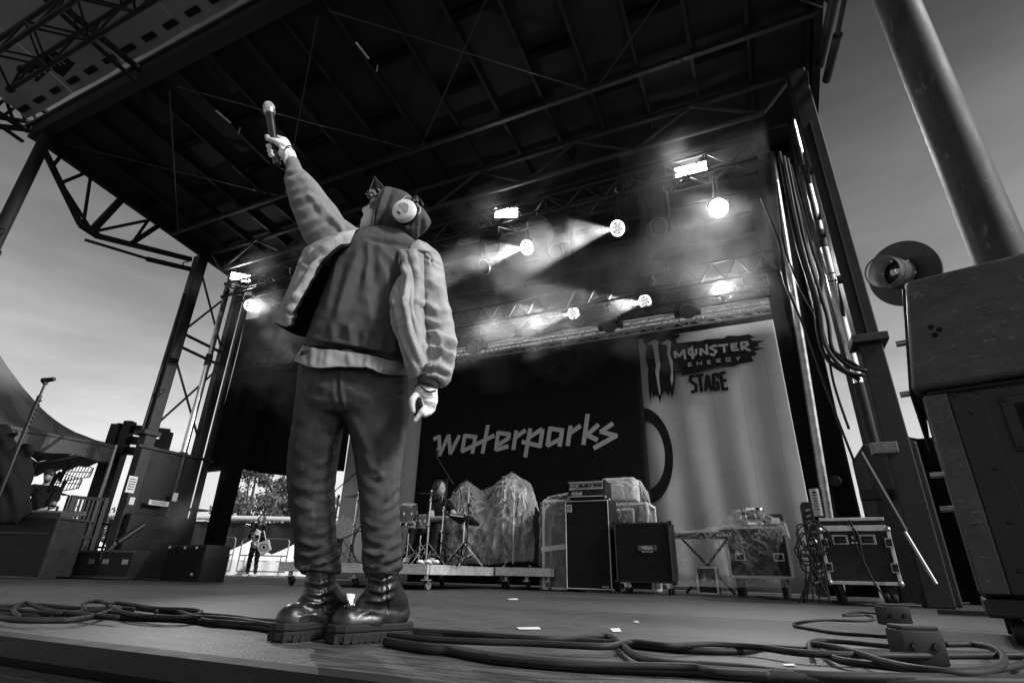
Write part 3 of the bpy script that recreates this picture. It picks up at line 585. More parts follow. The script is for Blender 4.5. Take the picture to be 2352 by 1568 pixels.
# spot fixture at top left under the canopy, with the truss it hangs on
cz = 7.0
T5 = box_truss('canopy_truss', 'heavy black truss under the pale canopy at top left', Vector((-9.5, AZ(40, 130, cz).y, cz)), Vector((1.5, AZ(40, 130, cz).y, cz)), .42, .42, 22, .035, m_rib)
q = AD(63, 78, 7.6); t = thing('flood_light', 'dark round flood light with four lit bulbs at top left', 'stage light', q); d = Vector((.35, -.15, -.9)).normalized()
b = MB(); b.lathe([(0, .3), (.12, .3), (.16, .2), (.2, .02), (.2, 0), (.17, 0)], q, -d, 24); build(b, 'body', m_black, t, smooth=True)
b = MB(); b.lathe([(.0, .03), (.17, .03)], q, -d, 24); build(b, 'reflector', m_lens, t)
b = MB(); b.lathe([(.17, -.01), (.21, -.01), (.21, .02), (.17, .02)], q, -d, 24); build(b, 'rim', m_purlin, t, smooth=True)
e1 = d.orthogonal().normalized(); e2 = d.cross(e1)
for k in range(4): b = MB(); b.lathe([(0, -.03), (.025, -.02), (.03, .0)], q+e1*(.085*math.cos(k*1.571+.6))+e2*(.085*math.sin(k*1.571+.6)), -d, 10); build(b, 'bulb', m_dimled, t)
b = MB(); b.tube([q+Vector((.2, 0, .1)), q+Vector((.15, 0, .5)), q+Vector((0, 0, .6))], .02); b.tube([q+Vector((-.2, 0, .1)), q+Vector((-.15, 0, .5)), q+Vector((0, 0, .6))], .02); build(b, 'yoke', m_black, t)
# ================================================================== drapes and banners
def cloth(x0, x1, z0, z1, Y, amp, wl, nx=60, nz=24, hem=0, ph=0):
    G = []
    for i in range(nx+1):
        u = i/nx; x = x0+(x1-x0)*u; row = []
        for j in range(nz+1):
            v = j/nz; zb = z0+hem*(math.sin(u*9+ph)*.5+math.sin(u*4.1+1))*.5
            y = Y+amp*(math.sin(2*math.pi*(x+.12*math.sin(v*3+x))/wl+ph)*(.35+.65*(1-v))+.5*noise.noise(Vector((x*1.3, v*2.2, ph))))
            row.append(Vector((x, y, zb+(z1-zb)*v)))
        G.append(row)
    return G
def drape(name, label, cat, mat, args, group=None, **k):
    b = MB(); b.grid(cloth(*args, **k)); o = build(b, name, mat, smooth='all'); s = o.modifiers.new('thickness', 'SOLIDIFY'); s.thickness = .006; return tag(o, label, cat, group)
bl, br = AY(965, 1000, 10).x, AY(1492, 1100, 10).x
BY = 10.0
bt = AY(1480, 762, 10).z
drape('band_backdrop', 'black backdrop with pale angular band lettering behind the drum kit', 'backdrop', m_backdrop, (bl, br, .02, bt, BY, .012, 2.4), nx=50, nz=10)
rb = drape('stage_banner', 'pale grey banner with claw logo and stage lettering at the right', 'banner', m_banner, (br-.5, AY(1772, 718, 10.14).x, .02, AY(1700, 745, 10.14).z, 10.14, .022, .75), nx=110, nz=16)
lb_ = drape('side_banner', 'pale grey banner half hidden behind the singer\'s legs', 'banner', m_banner, (bl-2.15, bl+.35, .02, bt-.05, 10.14, .06, 1.1), nx=90, nz=16, ph=1.3)
drape('wing_drape', 'black drape with a ragged lower hem left of the singer', 'drape', m_drape, (AY(500, 1000, 9.4).x, bl-1.6, AY(600, 1086, 9.4).z, 6.82, 9.4, .07, .8), 'black drapes', nx=120, nz=30, hem=.22)
q0, q1 = AY(470, 1250, 8.9), AY(520, 1250, 8.9)
drape('leg_drape', 'narrow black drape hanging to the floor beside the left tower', 'drape', m_drape, (q0.x, q1.x, .0, 6.8, 8.9, .05, .4), 'black drapes', nx=30)
drape('leg_drape', 'black drape hanging between the grey banner and the right tower', 'drape', m_drape, (AY(1775, 718, 9.3).x-.02, 1.22, .02, 6.82, 9.3, .06, .35), 'black drapes', nx=40)
drape('rear_scrim', 'dim grey scrim closing the back above the banners', 'scrim', P('dim_scrim', .05, .9, var=.2), (-10.9, 1.4, Z3+.55, ZR(10.5), 10.5, .05, 1.5), nx=60)
drape('rear_masking', 'plain black masking cloth behind the banners', 'drape', m_drape, (-8.6, 1.4, .02, Z3+.38, 10.6, .03, 1.2), 'black drapes', nx=40)
# lettering on the black backdrop
def c8(x, y): return AY((980+x/4.055)*.98, (950+y/4.055)*.98, BY-.03)
LW = c8(0, 0); wst = (c8(0, 0)-c8(33, 0)).length*.92
W = [[(145, 320), (205, 293)], [(200, 285), (207, 478)], [(205, 470), (291, 280)], [(291, 274), (307, 462)], [(307, 458), (393, 282)],
     [(447, 272), (418, 438)], [(440, 284), (560, 302)], [(545, 295), (515, 458)], [(412, 438), (725, 283)], [(665, 184), (612, 455)],
     [(762, 246), (738, 425)], [(752, 258), (876, 274)], [(866, 268), (858, 312)], [(868, 305), (762, 372)], [(735, 422), (859, 386)],
     [(934, 236), (905, 420)], [(925, 305), (1022, 233)], [(1066, 216), (1018, 491)], [(1050, 305), (1180, 222)], [(1184, 222), (1156, 402)], [(985, 344), (1170, 386)],
     [(1256, 205), (1228, 385)], [(1243, 216), (1386, 238)], [(1370, 232), (1344, 390)], [(1225, 383), (1352, 318)], [(1449, 190), (1421, 383)], [(1440, 265), (1545, 190)],
     [(1612, 80), (1571, 373)], [(1600, 285), (1716, 178)], [(1605, 280), (1708, 328)], [(1853, 168), (1732, 252)], [(1728, 244), (1892, 292)], [(1890, 282), (1668, 406)]]
o = [x for x in COL.objects if x.name == 'band_backdrop'][0]
for i0, i1 in ((0, 5), (5, 10), (10, 15), (15, 17), (17, 21), (21, 25), (25, 27), (27, 30), (30, 33)):
    b = MB()
    for s in W[i0:i1]: b.stroke([c8(*p) for p in s], wst, (0, -.002, 0))
    build(b, 'letter', m_printw, o)
# print on the grey banner
def c7(x, y, e=0.0): return AY((1480+x/6.189)*.98, (740+y/6.189)*.98, 10.075-e)
band = [(600, 400), (880, 370), (1010, 362), (1080, 340), (1330, 325), (1400, 285), (1560, 288), (1700, 265), (1790, 312), (1720, 330), (1760, 362), (1940, 355), (1832, 402), (1850, 440), (1780, 458), (1948, 464), (1780, 512), (1822, 555), (1740, 598), (1762, 640), (1775, 660), (1560, 700), (1480, 735), (1300, 732), (1100, 780), (950, 832), (800, 850), (715, 872), (735, 830), (640, 815), (600, 850)]
claw = [(165, 312), (310, 272), (500, 278), (692, 262), (700, 300), (640, 345), (670, 392), (640, 480), (620, 640), (640, 900), (625, 1000), (610, 1130), (585, 1192), (558, 1095), (535, 1172), (515, 1112), (480, 1085), (440, 1140), (412, 1272), (395, 1190), (350, 1140), (322, 1182), (292, 1100), (280, 1262), (250, 1100), (238, 900), (240, 760), (205, 640), (200, 520), (222, 420), (180, 400)]
light = [[(230, 402), (340, 343), (402, 372), (385, 430), (395, 560), (420, 700), (400, 830), (405, 960), (422, 1100), (410, 1160), (385, 1040), (362, 900), (345, 820), (357, 720), (340, 620), (320, 500), (300, 420)],
         [(420, 405), (520, 343), (578, 372), (565, 480), (560, 560), (597, 650), (600, 800), (607, 930), (585, 1012), (565, 920), (577, 800), (560, 700), (520, 560), (515, 425)]]
b = MB(); b.flat([c7(*p) for p in band]); b.flat([c7(p[0], p[1], .003) for p in claw]); build(b, 'painted_band', m_print, rb)
for Lp in light: b = MB(); b.flat([c7(p[0], p[1], .006) for p in Lp]); build(b, 'pale_claw', m_printw, rb)
mon = [[(622, 512), (642, 615)], [(628, 508), (697, 590)], [(693, 590), (762, 492)], [(758, 490), (780, 632)], [(832, 482), (834, 545), (890, 585), (940, 545), (938, 478)], [(824, 486), (870, 478)], [(878, 440), (892, 625)],
       [(1000, 475), (1006, 575)], [(998, 474), (1102, 556)], [(1088, 415), (1102, 565)], [(1246, 442), (1200, 430), (1138, 462), (1232, 512), (1190, 572), (1140, 552)], [(1260, 434), (1402, 414)], [(1338, 420), (1350, 532)],
       [(1535, 402), (1450, 414), (1465, 500), (1558, 488)], [(1458, 455), (1530, 446)], [(1590, 398), (1606, 500)], [(1578, 390), (1676, 382), (1690, 418), (1612, 450), (1728, 508)]]
def letters(sets, idx, w, e, mat):
    for i0, i1 in idx:
        b = MB()
        for s in sets[i0:i1]: b.stroke([c7(p[0], p[1], e) for p in s], (c7(0, 0)-c7(w, 0)).length, (0, -.002, 0))
        build(b, 'letter', mat, rb)
letters(mon, ((0, 4), (4, 7), (7, 10), (10, 11), (11, 13), (13, 15), (15, 17)), 30, .006, m_printw)
ene = [[(870, 676), (821, 685), (829, 730), (881, 722)], [(825, 707), (866, 701)], [(957, 718), (951, 672), (1020, 705), (1016, 656)], [(1146, 646), (1101, 652), (1108, 696), (1156, 688)], [(1105, 674), (1146, 668)], [(1241, 676), (1235, 630), (1284, 623), (1285, 645), (1240, 653), (1296, 670)], [(1432, 605), (1374, 615), (1381, 661), (1436, 652), (1434, 632), (1405, 636)], [(1515, 600), (1545, 620), (1570, 590)], [(1545, 620), (1551, 646)]]
letters(ene, ((0, 2), (2, 3), (3, 5), (5, 6), (6, 7), (7, 9)), 11, .006, m_printw)
stg = [[(918, 872), (860, 878), (848, 935), (935, 1005), (938, 1085), (862, 1108)], [(925, 872), (1048, 850)], [(985, 862), (1018, 1102)], [(1075, 1090), (1092, 852)], [(1100, 850), (1162, 1088)], [(1085, 1025), (1150, 1012)], [(1258, 900), (1245, 845), (1186, 850), (1198, 1070), (1258, 1062), (1250, 965), (1220, 968)], [(1368, 815), (1290, 832), (1326, 1066), (1405, 1052)], [(1305, 946), (1380, 930)]]
letters(stg, ((0, 1), (1, 3), (3, 6), (6, 7), (7, 9)), 42, 0.0, m_print)
for px in (1575, 1650, 1722, 1790):
    a_ = AY(px, 1000, 10.085).x; b = MB(); b.bar((a_, 10.085, .1), (a_-.01, 10.085, AY(1700, 770, 10.085).z-.35), .008, .004); build(b, 'seam', P('banner_seam', .13, .9), rb)
# dark ring printed low on the banner
cc = AY(1480, 1042, 10.08); ro = (AY(1545, 1035, 10.08)-cc).length; rz_ = AY(1490, 930, 10.08).z-cc.z
b = MB(); Gi = [[Vector((cc.x+ro*k*math.cos(a), 10.075, cc.z+ro*1.72*k*math.sin(a))) for a in [R(-90+180*i/40) for i in range(41)]] for k in (.72, 1.0)]
b.grid(Gi); build(b, 'printed_ring', m_print, rb)
# ================================================================== organic helper: union of tapered capsules skinned into one surface
def capsule(b, p0, p1, r0, r1=None, n=14, flat=1.0, hint=None):
    r1 = r0 if r1 is None else r1; p0 = Vector(p0); p1 = Vector(p1); t = p1-p0; L = t.length; t = t.normalized() if L > 1e-6 else Vector((0, 0, 1))
    h = Vector(hint) if hint else (Vector((0, 0, 1)) if abs(t.z) < .9 else Vector((1, 0, 0))); a = t.cross(h).normalized(); c = a.cross(t)
    prof = [(r0*math.sin(R(k*18)), -r0*math.cos(R(k*18))) for k in range(0, 6)]+[(r1*math.cos(R(k*18)), L+r1*math.sin(R(k*18))) for k in range(0, 6)]
    V = []; F = []
    for r, z in prof: V += [p0+t*z+(a*math.cos(2*math.pi*k/n)+c*flat*math.sin(2*math.pi*k/n))*max(r, 1e-4) for k in range(n)]
    m = len(prof)
    F = [(i*n+k, i*n+(k+1) % n, (i+1)*n+(k+1) % n, (i+1)*n+k) for i in range(m-1) for k in range(n)]+[tuple(range(n-1, -1, -1)), tuple((m-1)*n+k for k in range(n))]
    b.add(V, F); return b
def ball(b, c, r, n=16, m=10, rot=None):
    r = (r, r, r) if not hasattr(r, '__len__') else r; V = []; c = Vector(c)
    for i in range(m+1):
        a = math.pi*i/m
        for k in range(n):
            q = 2*math.pi*k/n; v = Vector((r[0]*max(math.sin(a), 1e-3)*math.cos(q), r[1]*max(math.sin(a), 1e-3)*math.sin(q), r[2]*math.cos(a))); V.append((rot @ v if rot is not None else v)+c)
    F = [(i*n+k, (i+1)*n+k, (i+1)*n+(k+1) % n, i*n+(k+1) % n) for i in range(m) for k in range(n)]+[tuple(range(n)), tuple(m*n+k for k in range(n-1, -1, -1))]
    b.add(V, F); return b
def vox(b, size, it=6, fac=.5):
    me = b.mesh('tmp'); o = bpy.data.objects.new('tmp', me); COL.objects.link(o)
    r = o.modifiers.new('r', 'REMESH'); r.mode = 'VOXEL'; r.voxel_size = size
    if it: s = o.modifiers.new('s', 'SMOOTH'); s.iterations = it; s.factor = fac
    dg = bpy.context.evaluated_depsgraph_get(); dg.update(); out = bpy.data.meshes.new_from_object(o.evaluated_get(dg)); bpy.data.objects.remove(o); bpy.data.meshes.remove(me); return out
def organic(b, name, mat, parent, size, it=6, disp=None, loc=None, cut=None):
    """skinned union in world coordinates, optional displacement function(V, N) -> metres"""
    me = vox(b, size, it); n = len(me.vertices); V = np.empty(n*3); me.vertices.foreach_get('co', V); V = V.reshape(-1, 3)
    if disp:
        Nn = np.empty(n*3); me.vertices.foreach_get('normal', Nn); Nn = Nn.reshape(-1, 3); V = V+Nn*disp(V, Nn)[:, None]
    if cut:
        me.vertices.foreach_set('co', V.ravel()); bm = bmesh.new(); bm.from_mesh(me); r_ = bmesh.ops.bisect_plane(bm, geom=bm.verts[:]+bm.edges[:]+bm.faces[:], plane_co=cut[0], plane_no=cut[1], clear_outer=True)
        ed = [e for e in r_['geom_cut'] if isinstance(e, bmesh.types.BMEdge)]; bmesh.ops.holes_fill(bm, edges=ed, sides=0); bm.to_mesh(me); bm.free(); n = len(me.vertices); V = np.empty(n*3); me.vertices.foreach_get('co', V); V = V.reshape(-1, 3)
    if parent is not None: M = np.array(ROOT[parent.name])
    else: M = np.array(Matrix.Translation(-Vector(loc)))
    V = V @ M[:3, :3].T+M[:3, 3]; me.vertices.foreach_set('co', V.ravel()); me.update(); me.name = name
    o = link_mesh(name, me, mat, parent, True if cut else 'all')
    if parent is None: o.location = loc; ROOT[o.name] = Matrix.Translation(-Vector(loc))
    return o
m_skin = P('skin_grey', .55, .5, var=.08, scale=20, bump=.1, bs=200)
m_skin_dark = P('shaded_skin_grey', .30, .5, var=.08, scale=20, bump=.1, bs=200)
m_hair = P('dark_hair', .03, .5, var=.5, scale=20, streak=(1, 1, .2), bump=.5, bs=80)
m_blackcloth = P('black_cotton', .015, .9, var=.3, bump=.3, bs=120, spec=.1)
m_jeansdark = P('dark_trousers', .03, .85, var=.35, bump=.3, bs=120, spec=.1)
# ================================================================== drum risers
def riser(x0, x1, y0, y1, zt, label, cast=.11):
    t = thing('drum_riser', label, 'riser', ((x0+x1)/2, (y0+y1)/2, 0), 0, 'rolling risers'); hgt = .115
    b = MB(); b.box(((x0+x1)/2, (y0+y1)/2, zt-.012), (x1-x0-.02, y1-y0-.02, .024)); build(b, 'carpet', m_drape, t)
    for (p, q) in (((x0, y0), (x1, y0)), ((x0, y1), (x1, y1)), ((x0, y0), (x0, y1)), ((x1, y0), (x1, y1))):
        b = MB(); b.bar((p[0], p[1], zt-.024-hgt/2+.02), (q[0], q[1], zt-.024-hgt/2+.02), .05, hgt); b.bar((p[0], p[1], zt-.012), (q[0], q[1], zt-.012), .056, .012); build(b, 'side_rail', m_alu, t, bevel=.004)
    for i in range(3):
        for j in (0, 1):
            x = x0+.1+(x1-x0-.2)*i/2; y = y0+.12+(y1-y0-.24)*j; w = thing_part = MB(); zb = zt-.024-hgt+.02
            w.cyl((x, y, zb), (x, y, .115), .03, n=10); w.box((x, y, .115), (.09, .1, .012)); cp = build(w, 'caster_post', m_alu, t)
            w = MB(); w.add([(x-.028, y-.035, .11), (x-.028, y+.045, .11), (x-.028, y+.06, .055), (x-.028, y+.03, .05)], [(0, 1, 2, 3)]); w.add([(x+.028, y-.035, .11), (x+.028, y+.045, .11), (x+.028, y+.06, .055), (x+.028, y+.03, .05)], [(0, 1, 2, 3)]); build(w, 'caster_fork', m_steel, cp)
            w = MB(); w.lathe([(0, -.02), (.02, -.022), (.045, -.02), (.055, -.012), (.055, .012), (.045, .02), (.02, .022), (0, .02)], (x, y+.045, .056), (1, 0, 0), 18); build(w, 'caster_wheel', P('grey_wheel', .16, .5) if i == 2 else m_rubber, cp, smooth=True)
    return t
RX0, RX1, RY0, RY1, RZ = -6.3, -3.85, 6.0, 8.42, .295
riser(RX0, RX1, RY0, RY1, RZ, 'rolling riser under the drum kit with bright aluminium rails')
riser(-3.78, -2.9, 7.75, 9.6, .30, 'second rolling riser right of the drum kit, under the plastic sheet')
# ================================================================== drum kit
def drum(name, c, ax, rad, dep, shell, par, label=None):
    ax = Vector(ax).normalized(); c = Vector(c); t = par
    b = MB(); b.lathe([(rad, -dep/2), (rad, dep/2)], c, ax, 28); sh = build(b, name+'_shell', shell, t, smooth=True)
    for s in (-1, 1):
        b = MB(); b.lathe([(0, s*dep/2), (rad*.985, s*(dep/2+.002))], c, ax, 28); build(b, 'drum_head', P('drum_head_film', .45, .4, var=.1) if s < 0 or name != 'bass_drum' else m_white, sh)
        b = MB(); b.lathe([(rad*.98, s*(dep/2-.02)), (rad*1.03, s*(dep/2-.02)), (rad*1.03, s*(dep/2+.012)), (rad*.98, s*(dep/2+.012))], c, ax, 28); build(b, 'hoop', m_chrome if name != 'bass_drum' else m_black, sh, smooth=True)
    e1 = ax.orthogonal().normalized(); e2 = ax.cross(e1); b = MB()
    for k in range(8):
        q = c+(e1*math.cos(k*.785+.2)+e2*math.sin(k*.785+.2))*(rad+.012); b.cyl(q-ax*(dep/2), q+ax*(dep/2), .004, n=6); b.rbox(q, (.025, .025, .05), .006)
    build(b, 'lug', m_chrome, sh); return sh
def tripod(b, x, y, z0, zt, r=.012, spread=.28, a0=.4):
    b.cyl((x, y, z0+.06), (x, y, zt), r, n=8)
    for k in range(3):
        a = a0+k*2.094; f = Vector((x+spread*math.cos(a), y+spread*math.sin(a), z0+.012)); b.bar((x, y, z0+.30), f, .018, .006); b.bar((x, y, z0+.10), (Vector((x, y, z0+.30))+f)/2, .014, .005); b.lathe([(0, -.012), (.016, -.012), (.016, .012), (0, .012)], f, (0, 0, 1), 8)
kit = thing('drum_kit', 'drum kit with pale toms and thin cymbals on the rolling riser', 'drum kit', (-4.9, 7.2, RZ))
m_shell = P('pale_drum_wrap', .22, .35, var=.25, scale=12, spec=.6, bump=.05)
bc = AY(862, 1255, 7.05); bc.z = RZ+.29
drum('bass_drum', bc, (-.35, -1, 0), .28, .42, m_shell, kit)
def ky(x, y, Y): return AY(x, y, Y)
drum('rack_tom', ky(938, 1176, 6.9), (.12, -.25, 1), .125, .21, m_shell, kit)
drum('rack_tom', ky(895, 1172, 6.85), (-.1, -.25, 1), .125, .20, m_shell, kit)
drum('side_snare', ky(944, 1202, 6.9), (.05, -.15, 1), .15, .07, P('dark_snare_shell', .06, .3, .5), kit)
drum('small_tom', ky(971, 1196, 7.0), (.0, -.12, 1), .085, .17, m_shell, kit)
q = ky(915, 1240, 7.9); drum('floor_tom', (q.x-.6, 7.7, RZ+.4), (0, -.05, 1), .19, .38, m_shell, kit)
for k, (x, y, Y, r, tl) in enumerate(((991, 1133, 6.75, .215, (.1, -.12, 1)), (1020, 1159, 7.0, .13, (0, -.06, 1)), (1020, 1154, 7.0, .13, (0, -.02, 1)), (822, 1137, 7.1, .21, (-.12, -.1, 1)), (890, 1120, 7.9, .2, (.1, -.1, 1)))):
    c = ky(x, y, Y); b = MB(); b.lathe([(.0, .026), (.03, .024), (.045, .01), (r*.6, .004), (r, -.006), (r*.6, .001), (.045, .006), (0, .02)], c, tl, 30); build(b, 'cymbal', P('bronze_grey_cymbal', .32, .25, 1, var=.3, scale=30, streak=(1, 1, 1)), kit, smooth=True)
    if k != 2: b = MB(); tripod(b, c.x, c.y, RZ, c.z+.05, .012, .27, .3+k); b.rbox((c.x, c.y, RZ+(c.z-RZ)*.55), (.035, .035, .06), .006); b.rbox((c.x, c.y, c.z-.09), (.03, .03, .05), .006); build(b, 'cymbal_stand', m_chrome, kit, smooth=True)
for (x, y, Y, zt) in ((940, 1215, 6.9, .72), (968, 1215, 7.0, .7)): c = ky(x, y, Y); b = MB(); tripod(b, c.x, c.y, RZ, zt, .013, .24); build(b, 'drum_stand', m_chrome, kit, smooth=True)
c = ky(938, 1176, 6.9); b = MB(); b.tube([c-Vector((0, 0, .05)), c+Vector((.1, .12, -.05)), bc+Vector((0, 0, .28))], .012); b.tube([ky(895, 1172, 6.85), bc+Vector((0, 0, .28))], .012); build(b, 'tom_arm', m_chrome, kit)
for s in (-1, 1): b = MB(); b.tube([bc+Vector((s*.26, -.05, 0)), bc+Vector((s*.38, -.18, -.28))], .008); build(b, 'spur', m_chrome, kit)
q = AY(1040, 1297, 7.2); b = MB(); b.box((q.x-.4, 7.3, RZ+.02), (.1, .26, .01), Matrix.Rotation(R(12), 3, 'X')); b.cyl((q.x-.4, 7.2, RZ+.02), (q.x-.4, 7.2, RZ+.2), .008); build(b, 'pedal', m_chrome, kit)
b = MB(); c = ky(1000, 1250, 7.75); b.cyl((c.x, 7.75, RZ+.1), (c.x, 7.75, RZ+.42), .02); b.lathe([(0, .41), (.15, .41), (.16, .45), (.15, .49), (0, .49)], (c.x, 7.75, RZ), (0, 0, 1), 20); build(b, 'stool', m_black, kit, smooth=True)
b = MB()
for k in range(5): ball(b, ky(965+k*9, 1290+k % 2*3, 6.25), (.05, .04, .028), 10, 6)
tag(build(b, 'rag_pile', m_white, smooth=True), 'crumpled pale rag on the front edge of the drum riser', 'rag')
# sample pad on its stand
sp = ky(1066, 1193, 6.9); t = thing('drum_pad', 'flat electronic drum pad on a folding stand right of the drummer', 'drum pad', (sp.x, 6.9, RZ)); rot = Matrix.Rotation(R(-14), 3, 'X') @ Matrix.Rotation(R(8), 3, 'Y')
b = MB(); b.rbox(sp, (.36, .3, .055), .012, rot); build(b, 'pad_body', m_black, t, smooth=True)
b = MB()
for i in range(3):
    for j in range(2): b.rbox(sp+rot @ Vector((-.1+.1*i, -.05+.1*j, .03)), (.085, .085, .01), .004, rot)
build(b, 'pad', m_grille, t); b = MB(); b.box(sp+rot @ Vector((-.04, -.152, 0)), (.22, .004, .02), rot); build(b, 'pad_strip', m_offwhite, t)
b = MB(); tripod(b, sp.x, sp.y+.02, RZ, sp.z-.03, .013, .3, .9); build(b, 'stand', m_chrome, t, smooth=True)
for k in range(2): b = MB(); a = ky(1041+9*k, 1198-2*k, 6.95); b.cyl(a, a+Vector((.10, -.02, .22)), .008, .005, n=8); tag(build(b, 'drumstick', m_offwhite, smooth=True), ['spare drumstick leaning left on the drum pad', 'spare drumstick leaning right on the drum pad'][k], 'drumstick', 'drumsticks')
# microphone stands
def mic_stand(base, z0, elbow, b0, b1, label, mic=True, r=.011, mdir=None):
    t = thing('mic_stand', label, 'microphone stand', (base[0], base[1], z0), 0, 'microphone stands'); x, y = base[0], base[1]
    b = MB(); tripod(b, x, y, z0, elbow.z, r, .3, 1.0); b.rbox((x, y, elbow.z), (.03, .03, .05), .005); build(b, 'stand', m_black, t, smooth=True)
    b = MB(); b.cyl(b0, b1, .008, n=8); b.cyl(b0, Vector(b0).lerp(Vector(b1), .12), .014, n=8); build(b, 'boom', m_black, t)
    if mic:
        d = Vector(mdir) if mdir else (Vector(b1)-Vector(b0)).normalized(); b = MB(); b.cyl(b1, Vector(b1)+d*.11, .012, .018, n=12); build(b, 'microphone', m_black, t, smooth=True); b = MB(); ball(b, Vector(b1)+d*.13, .026, 12, 8); build(b, 'microphone_head', P('mic_mesh', .14, .5, .6), t, smooth=True)
e = ky(1027, 1103, 6.55); mic_stand((e.x, 6.55), RZ, e, ky(1041, 1112, 6.55), ky(1005, 1052, 6.6), 'tall boom microphone stand in front of the drummer', mdir=(-.05, 0, 1))
e = ky(1056, 1125, 6.6); mic_stand((ky(1070, 1290, 6.6).x, 6.6), RZ, ky(1064, 1160, 6.6), ky(1072, 1215, 6.6), ky(1055, 1115, 6.6), 'boom stand with a dark microphone beside the drum pad', mdir=(-.6, 0, -.75))
e = ky(778, 1140, 6.3); mic_stand((e.x, 6.3), RZ, e, ky(764, 1131, 6.3), ky(815, 1088, 6.4), 'boom microphone stand seen between the singer\'s legs')
e = ky(785, 1240, 6.3); mic_stand((e.x+.05, 6.25), RZ, e, ky(772, 1243, 6.3), ky(835, 1215, 6.45), 'low boom stand at the bass drum between the singer\'s legs')
# ================================================================== drummer
dr_loc = Vector((ky(1005, 1200, 7.75).x, 7.75, RZ+.5)); hd = ky(1012, 1121, 7.6)
shL, shR = ky(988, 1160, 7.62), ky(1030, 1158, 7.75); elb = ky(993, 1192, 7.35); wr = ky(1040, 1188, 7.25); hnd = ky(1052, 1182, 7.2); elb2 = ky(1048, 1190, 7.6); wr2 = ky(1062, 1180, 7.35)
hip = Vector((dr_loc.x, 7.78, RZ+.55)); ch = (shL+shR)/2-Vector((0, 0, .06))
b = MB(); ball(b, hd, (.08, .095, .115)); ball(b, hd+Vector((.045, -.035, -.05)), (.05, .05, .06)); ball(b, hd+Vector((.085, -.055, -.01)), (.018, .016, .022))
capsule(b, hd-Vector((0, -.01, .06)), ch+Vector((0, .02, .1)), .052, .06); capsule(b, ch, hip, .13, .14, flat=.75); capsule(b, shL, shR, .06)
capsule(b, shL, elb, .052, .043); capsule(b, elb, wr, .042, .03); capsule(b, shR, elb2, .052, .043); capsule(b, elb2, wr2, .042, .03)
for w, e in ((wr, elb), (wr2, elb2)):
    d = (w-e).normalized(); capsule(b, w, w+d*.07, .03, .035, flat=.7)
    for k in range(4): capsule(b, w+d*.07+Vector((0, 0, .025-.018*k)), w+d*.1+Vector((.0, -.03, .02-.018*k)), .012, .01)
    capsule(b, w+d*.03, w+d*.08+Vector((0, -.03, .03)), .013, .011)
for s in (-1, 1): kn = hip+Vector((s*.2, -.42, -.05)); capsule(b, hip+Vector((s*.08, 0, 0)), kn, .08, .06); capsule(b, kn, kn+Vector((s*.03, -.05, -.42)), .055, .04); capsule(b, kn+Vector((s*.03, -.05, -.43)), kn+Vector((s*.03, -.24, -.45)), .04, .035)
dm = organic(b, 'person', m_skin, None, .012, 4, loc=dr_loc); tag(dm, 'drummer with long dark hair in a black shirt, bent over the kit', 'person')
b = MB(); capsule(b, ch, hip, .145, .155, flat=.8); capsule(b, shL, shR, .072); capsule(b, shL, shL.lerp(elb, .45), .068, .062); capsule(b, shR, shR.lerp(elb2, .45), .068, .062); organic(b, 'shirt', m_blackcloth, dm, .012, 4)
b = MB()
for s in (-1, 1): kn = hip+Vector((s*.2, -.42, -.05)); capsule(b, hip+Vector((s*.08, 0, 0)), kn, .1, .075); capsule(b, kn, kn+Vector((s*.03, -.05, -.36)), .07, .055)
organic(b, 'trousers', m_jeansdark, dm, .014, 4)
b = MB(); ball(b, hd+Vector((-.025, .03, .02)), (.1, .11, .125)); ball(b, hd+Vector((-.035, -.045, .025)), (.085, .07, .10)); 
for k in range(16):
    a = random.uniform(0, 6.28); q = hd+Vector((-.03+.07*math.cos(a), .04+.06*math.sin(a), .05)); capsule(b, q, q+Vector((-.04*random.random(), .02, -.2-.08*random.random())), .032, .016); q = hd+Vector((-.05+.03*math.cos(a), -.05+.03*math.sin(a), .03)); capsule(b, q, q+Vector((-.02, 0, -.13-.08*random.random())), .028, .014)
hm = organic(b, 'hair', m_hair, dm, .008, 2, disp=lambda V, Nn: .006*np.sin(V[:, 0]*160+V[:, 2]*40)*np.sin(V[:, 1]*140))
for w, d2, lab in ((hnd, Vector((.06, -.1, .26)), 'drumstick raised in the drummer\'s near hand'), (wr2, Vector((.16, -.12, .1)), 'drumstick in the drummer\'s far hand')):
    b = MB(); b.cyl(w-d2*.2, w+d2*1.2, .008, .005, n=8); tag(build(b, 'drumstick', m_offwhite, smooth=True), lab, 'drumstick', 'drumsticks')
# ================================================================== amplifiers
def edge_box(t, x0, x1, y0, y1, z0, z1, mat, trim, tw=.012, parts=True):
    b = MB(); b.rbox(((x0+x1)/2, (y0+y1)/2, (z0+z1)/2), (x1-x0, y1-y0, z1-z0), .012); return build(b, 'cabinet', mat, t, smooth=True)
def text_mesh(txt, size, pos, par, mat, shear=0.0, name='lettering', rot=(R(90), 0, 0), bold=0):
    cu = bpy.data.curves.new('txt', 'FONT'); cu.body = txt; cu.size = size; cu.shear = shear; cu.align_x = 'CENTER'; cu.align_y = 'CENTER'; cu.extrude = .0008; cu.offset = bold; cu.resolution_u = 2
    o = bpy.data.objects.new('txt', cu); COL.objects.link(o); dg = bpy.context.evaluated_depsgraph_get(); dg.update(); me = bpy.data.meshes.new_from_object(o.evaluated_get(dg)); bpy.data.objects.remove(o)
    from mathutils import Euler
    me.transform(ROOT[par.name] @ Matrix.Translation(Vector(pos)) @ Euler(rot).to_matrix().to_4x4()); me.name = name; me.materials.clear(); return link_mesh(name, me, mat, par)
AYF = 7.6
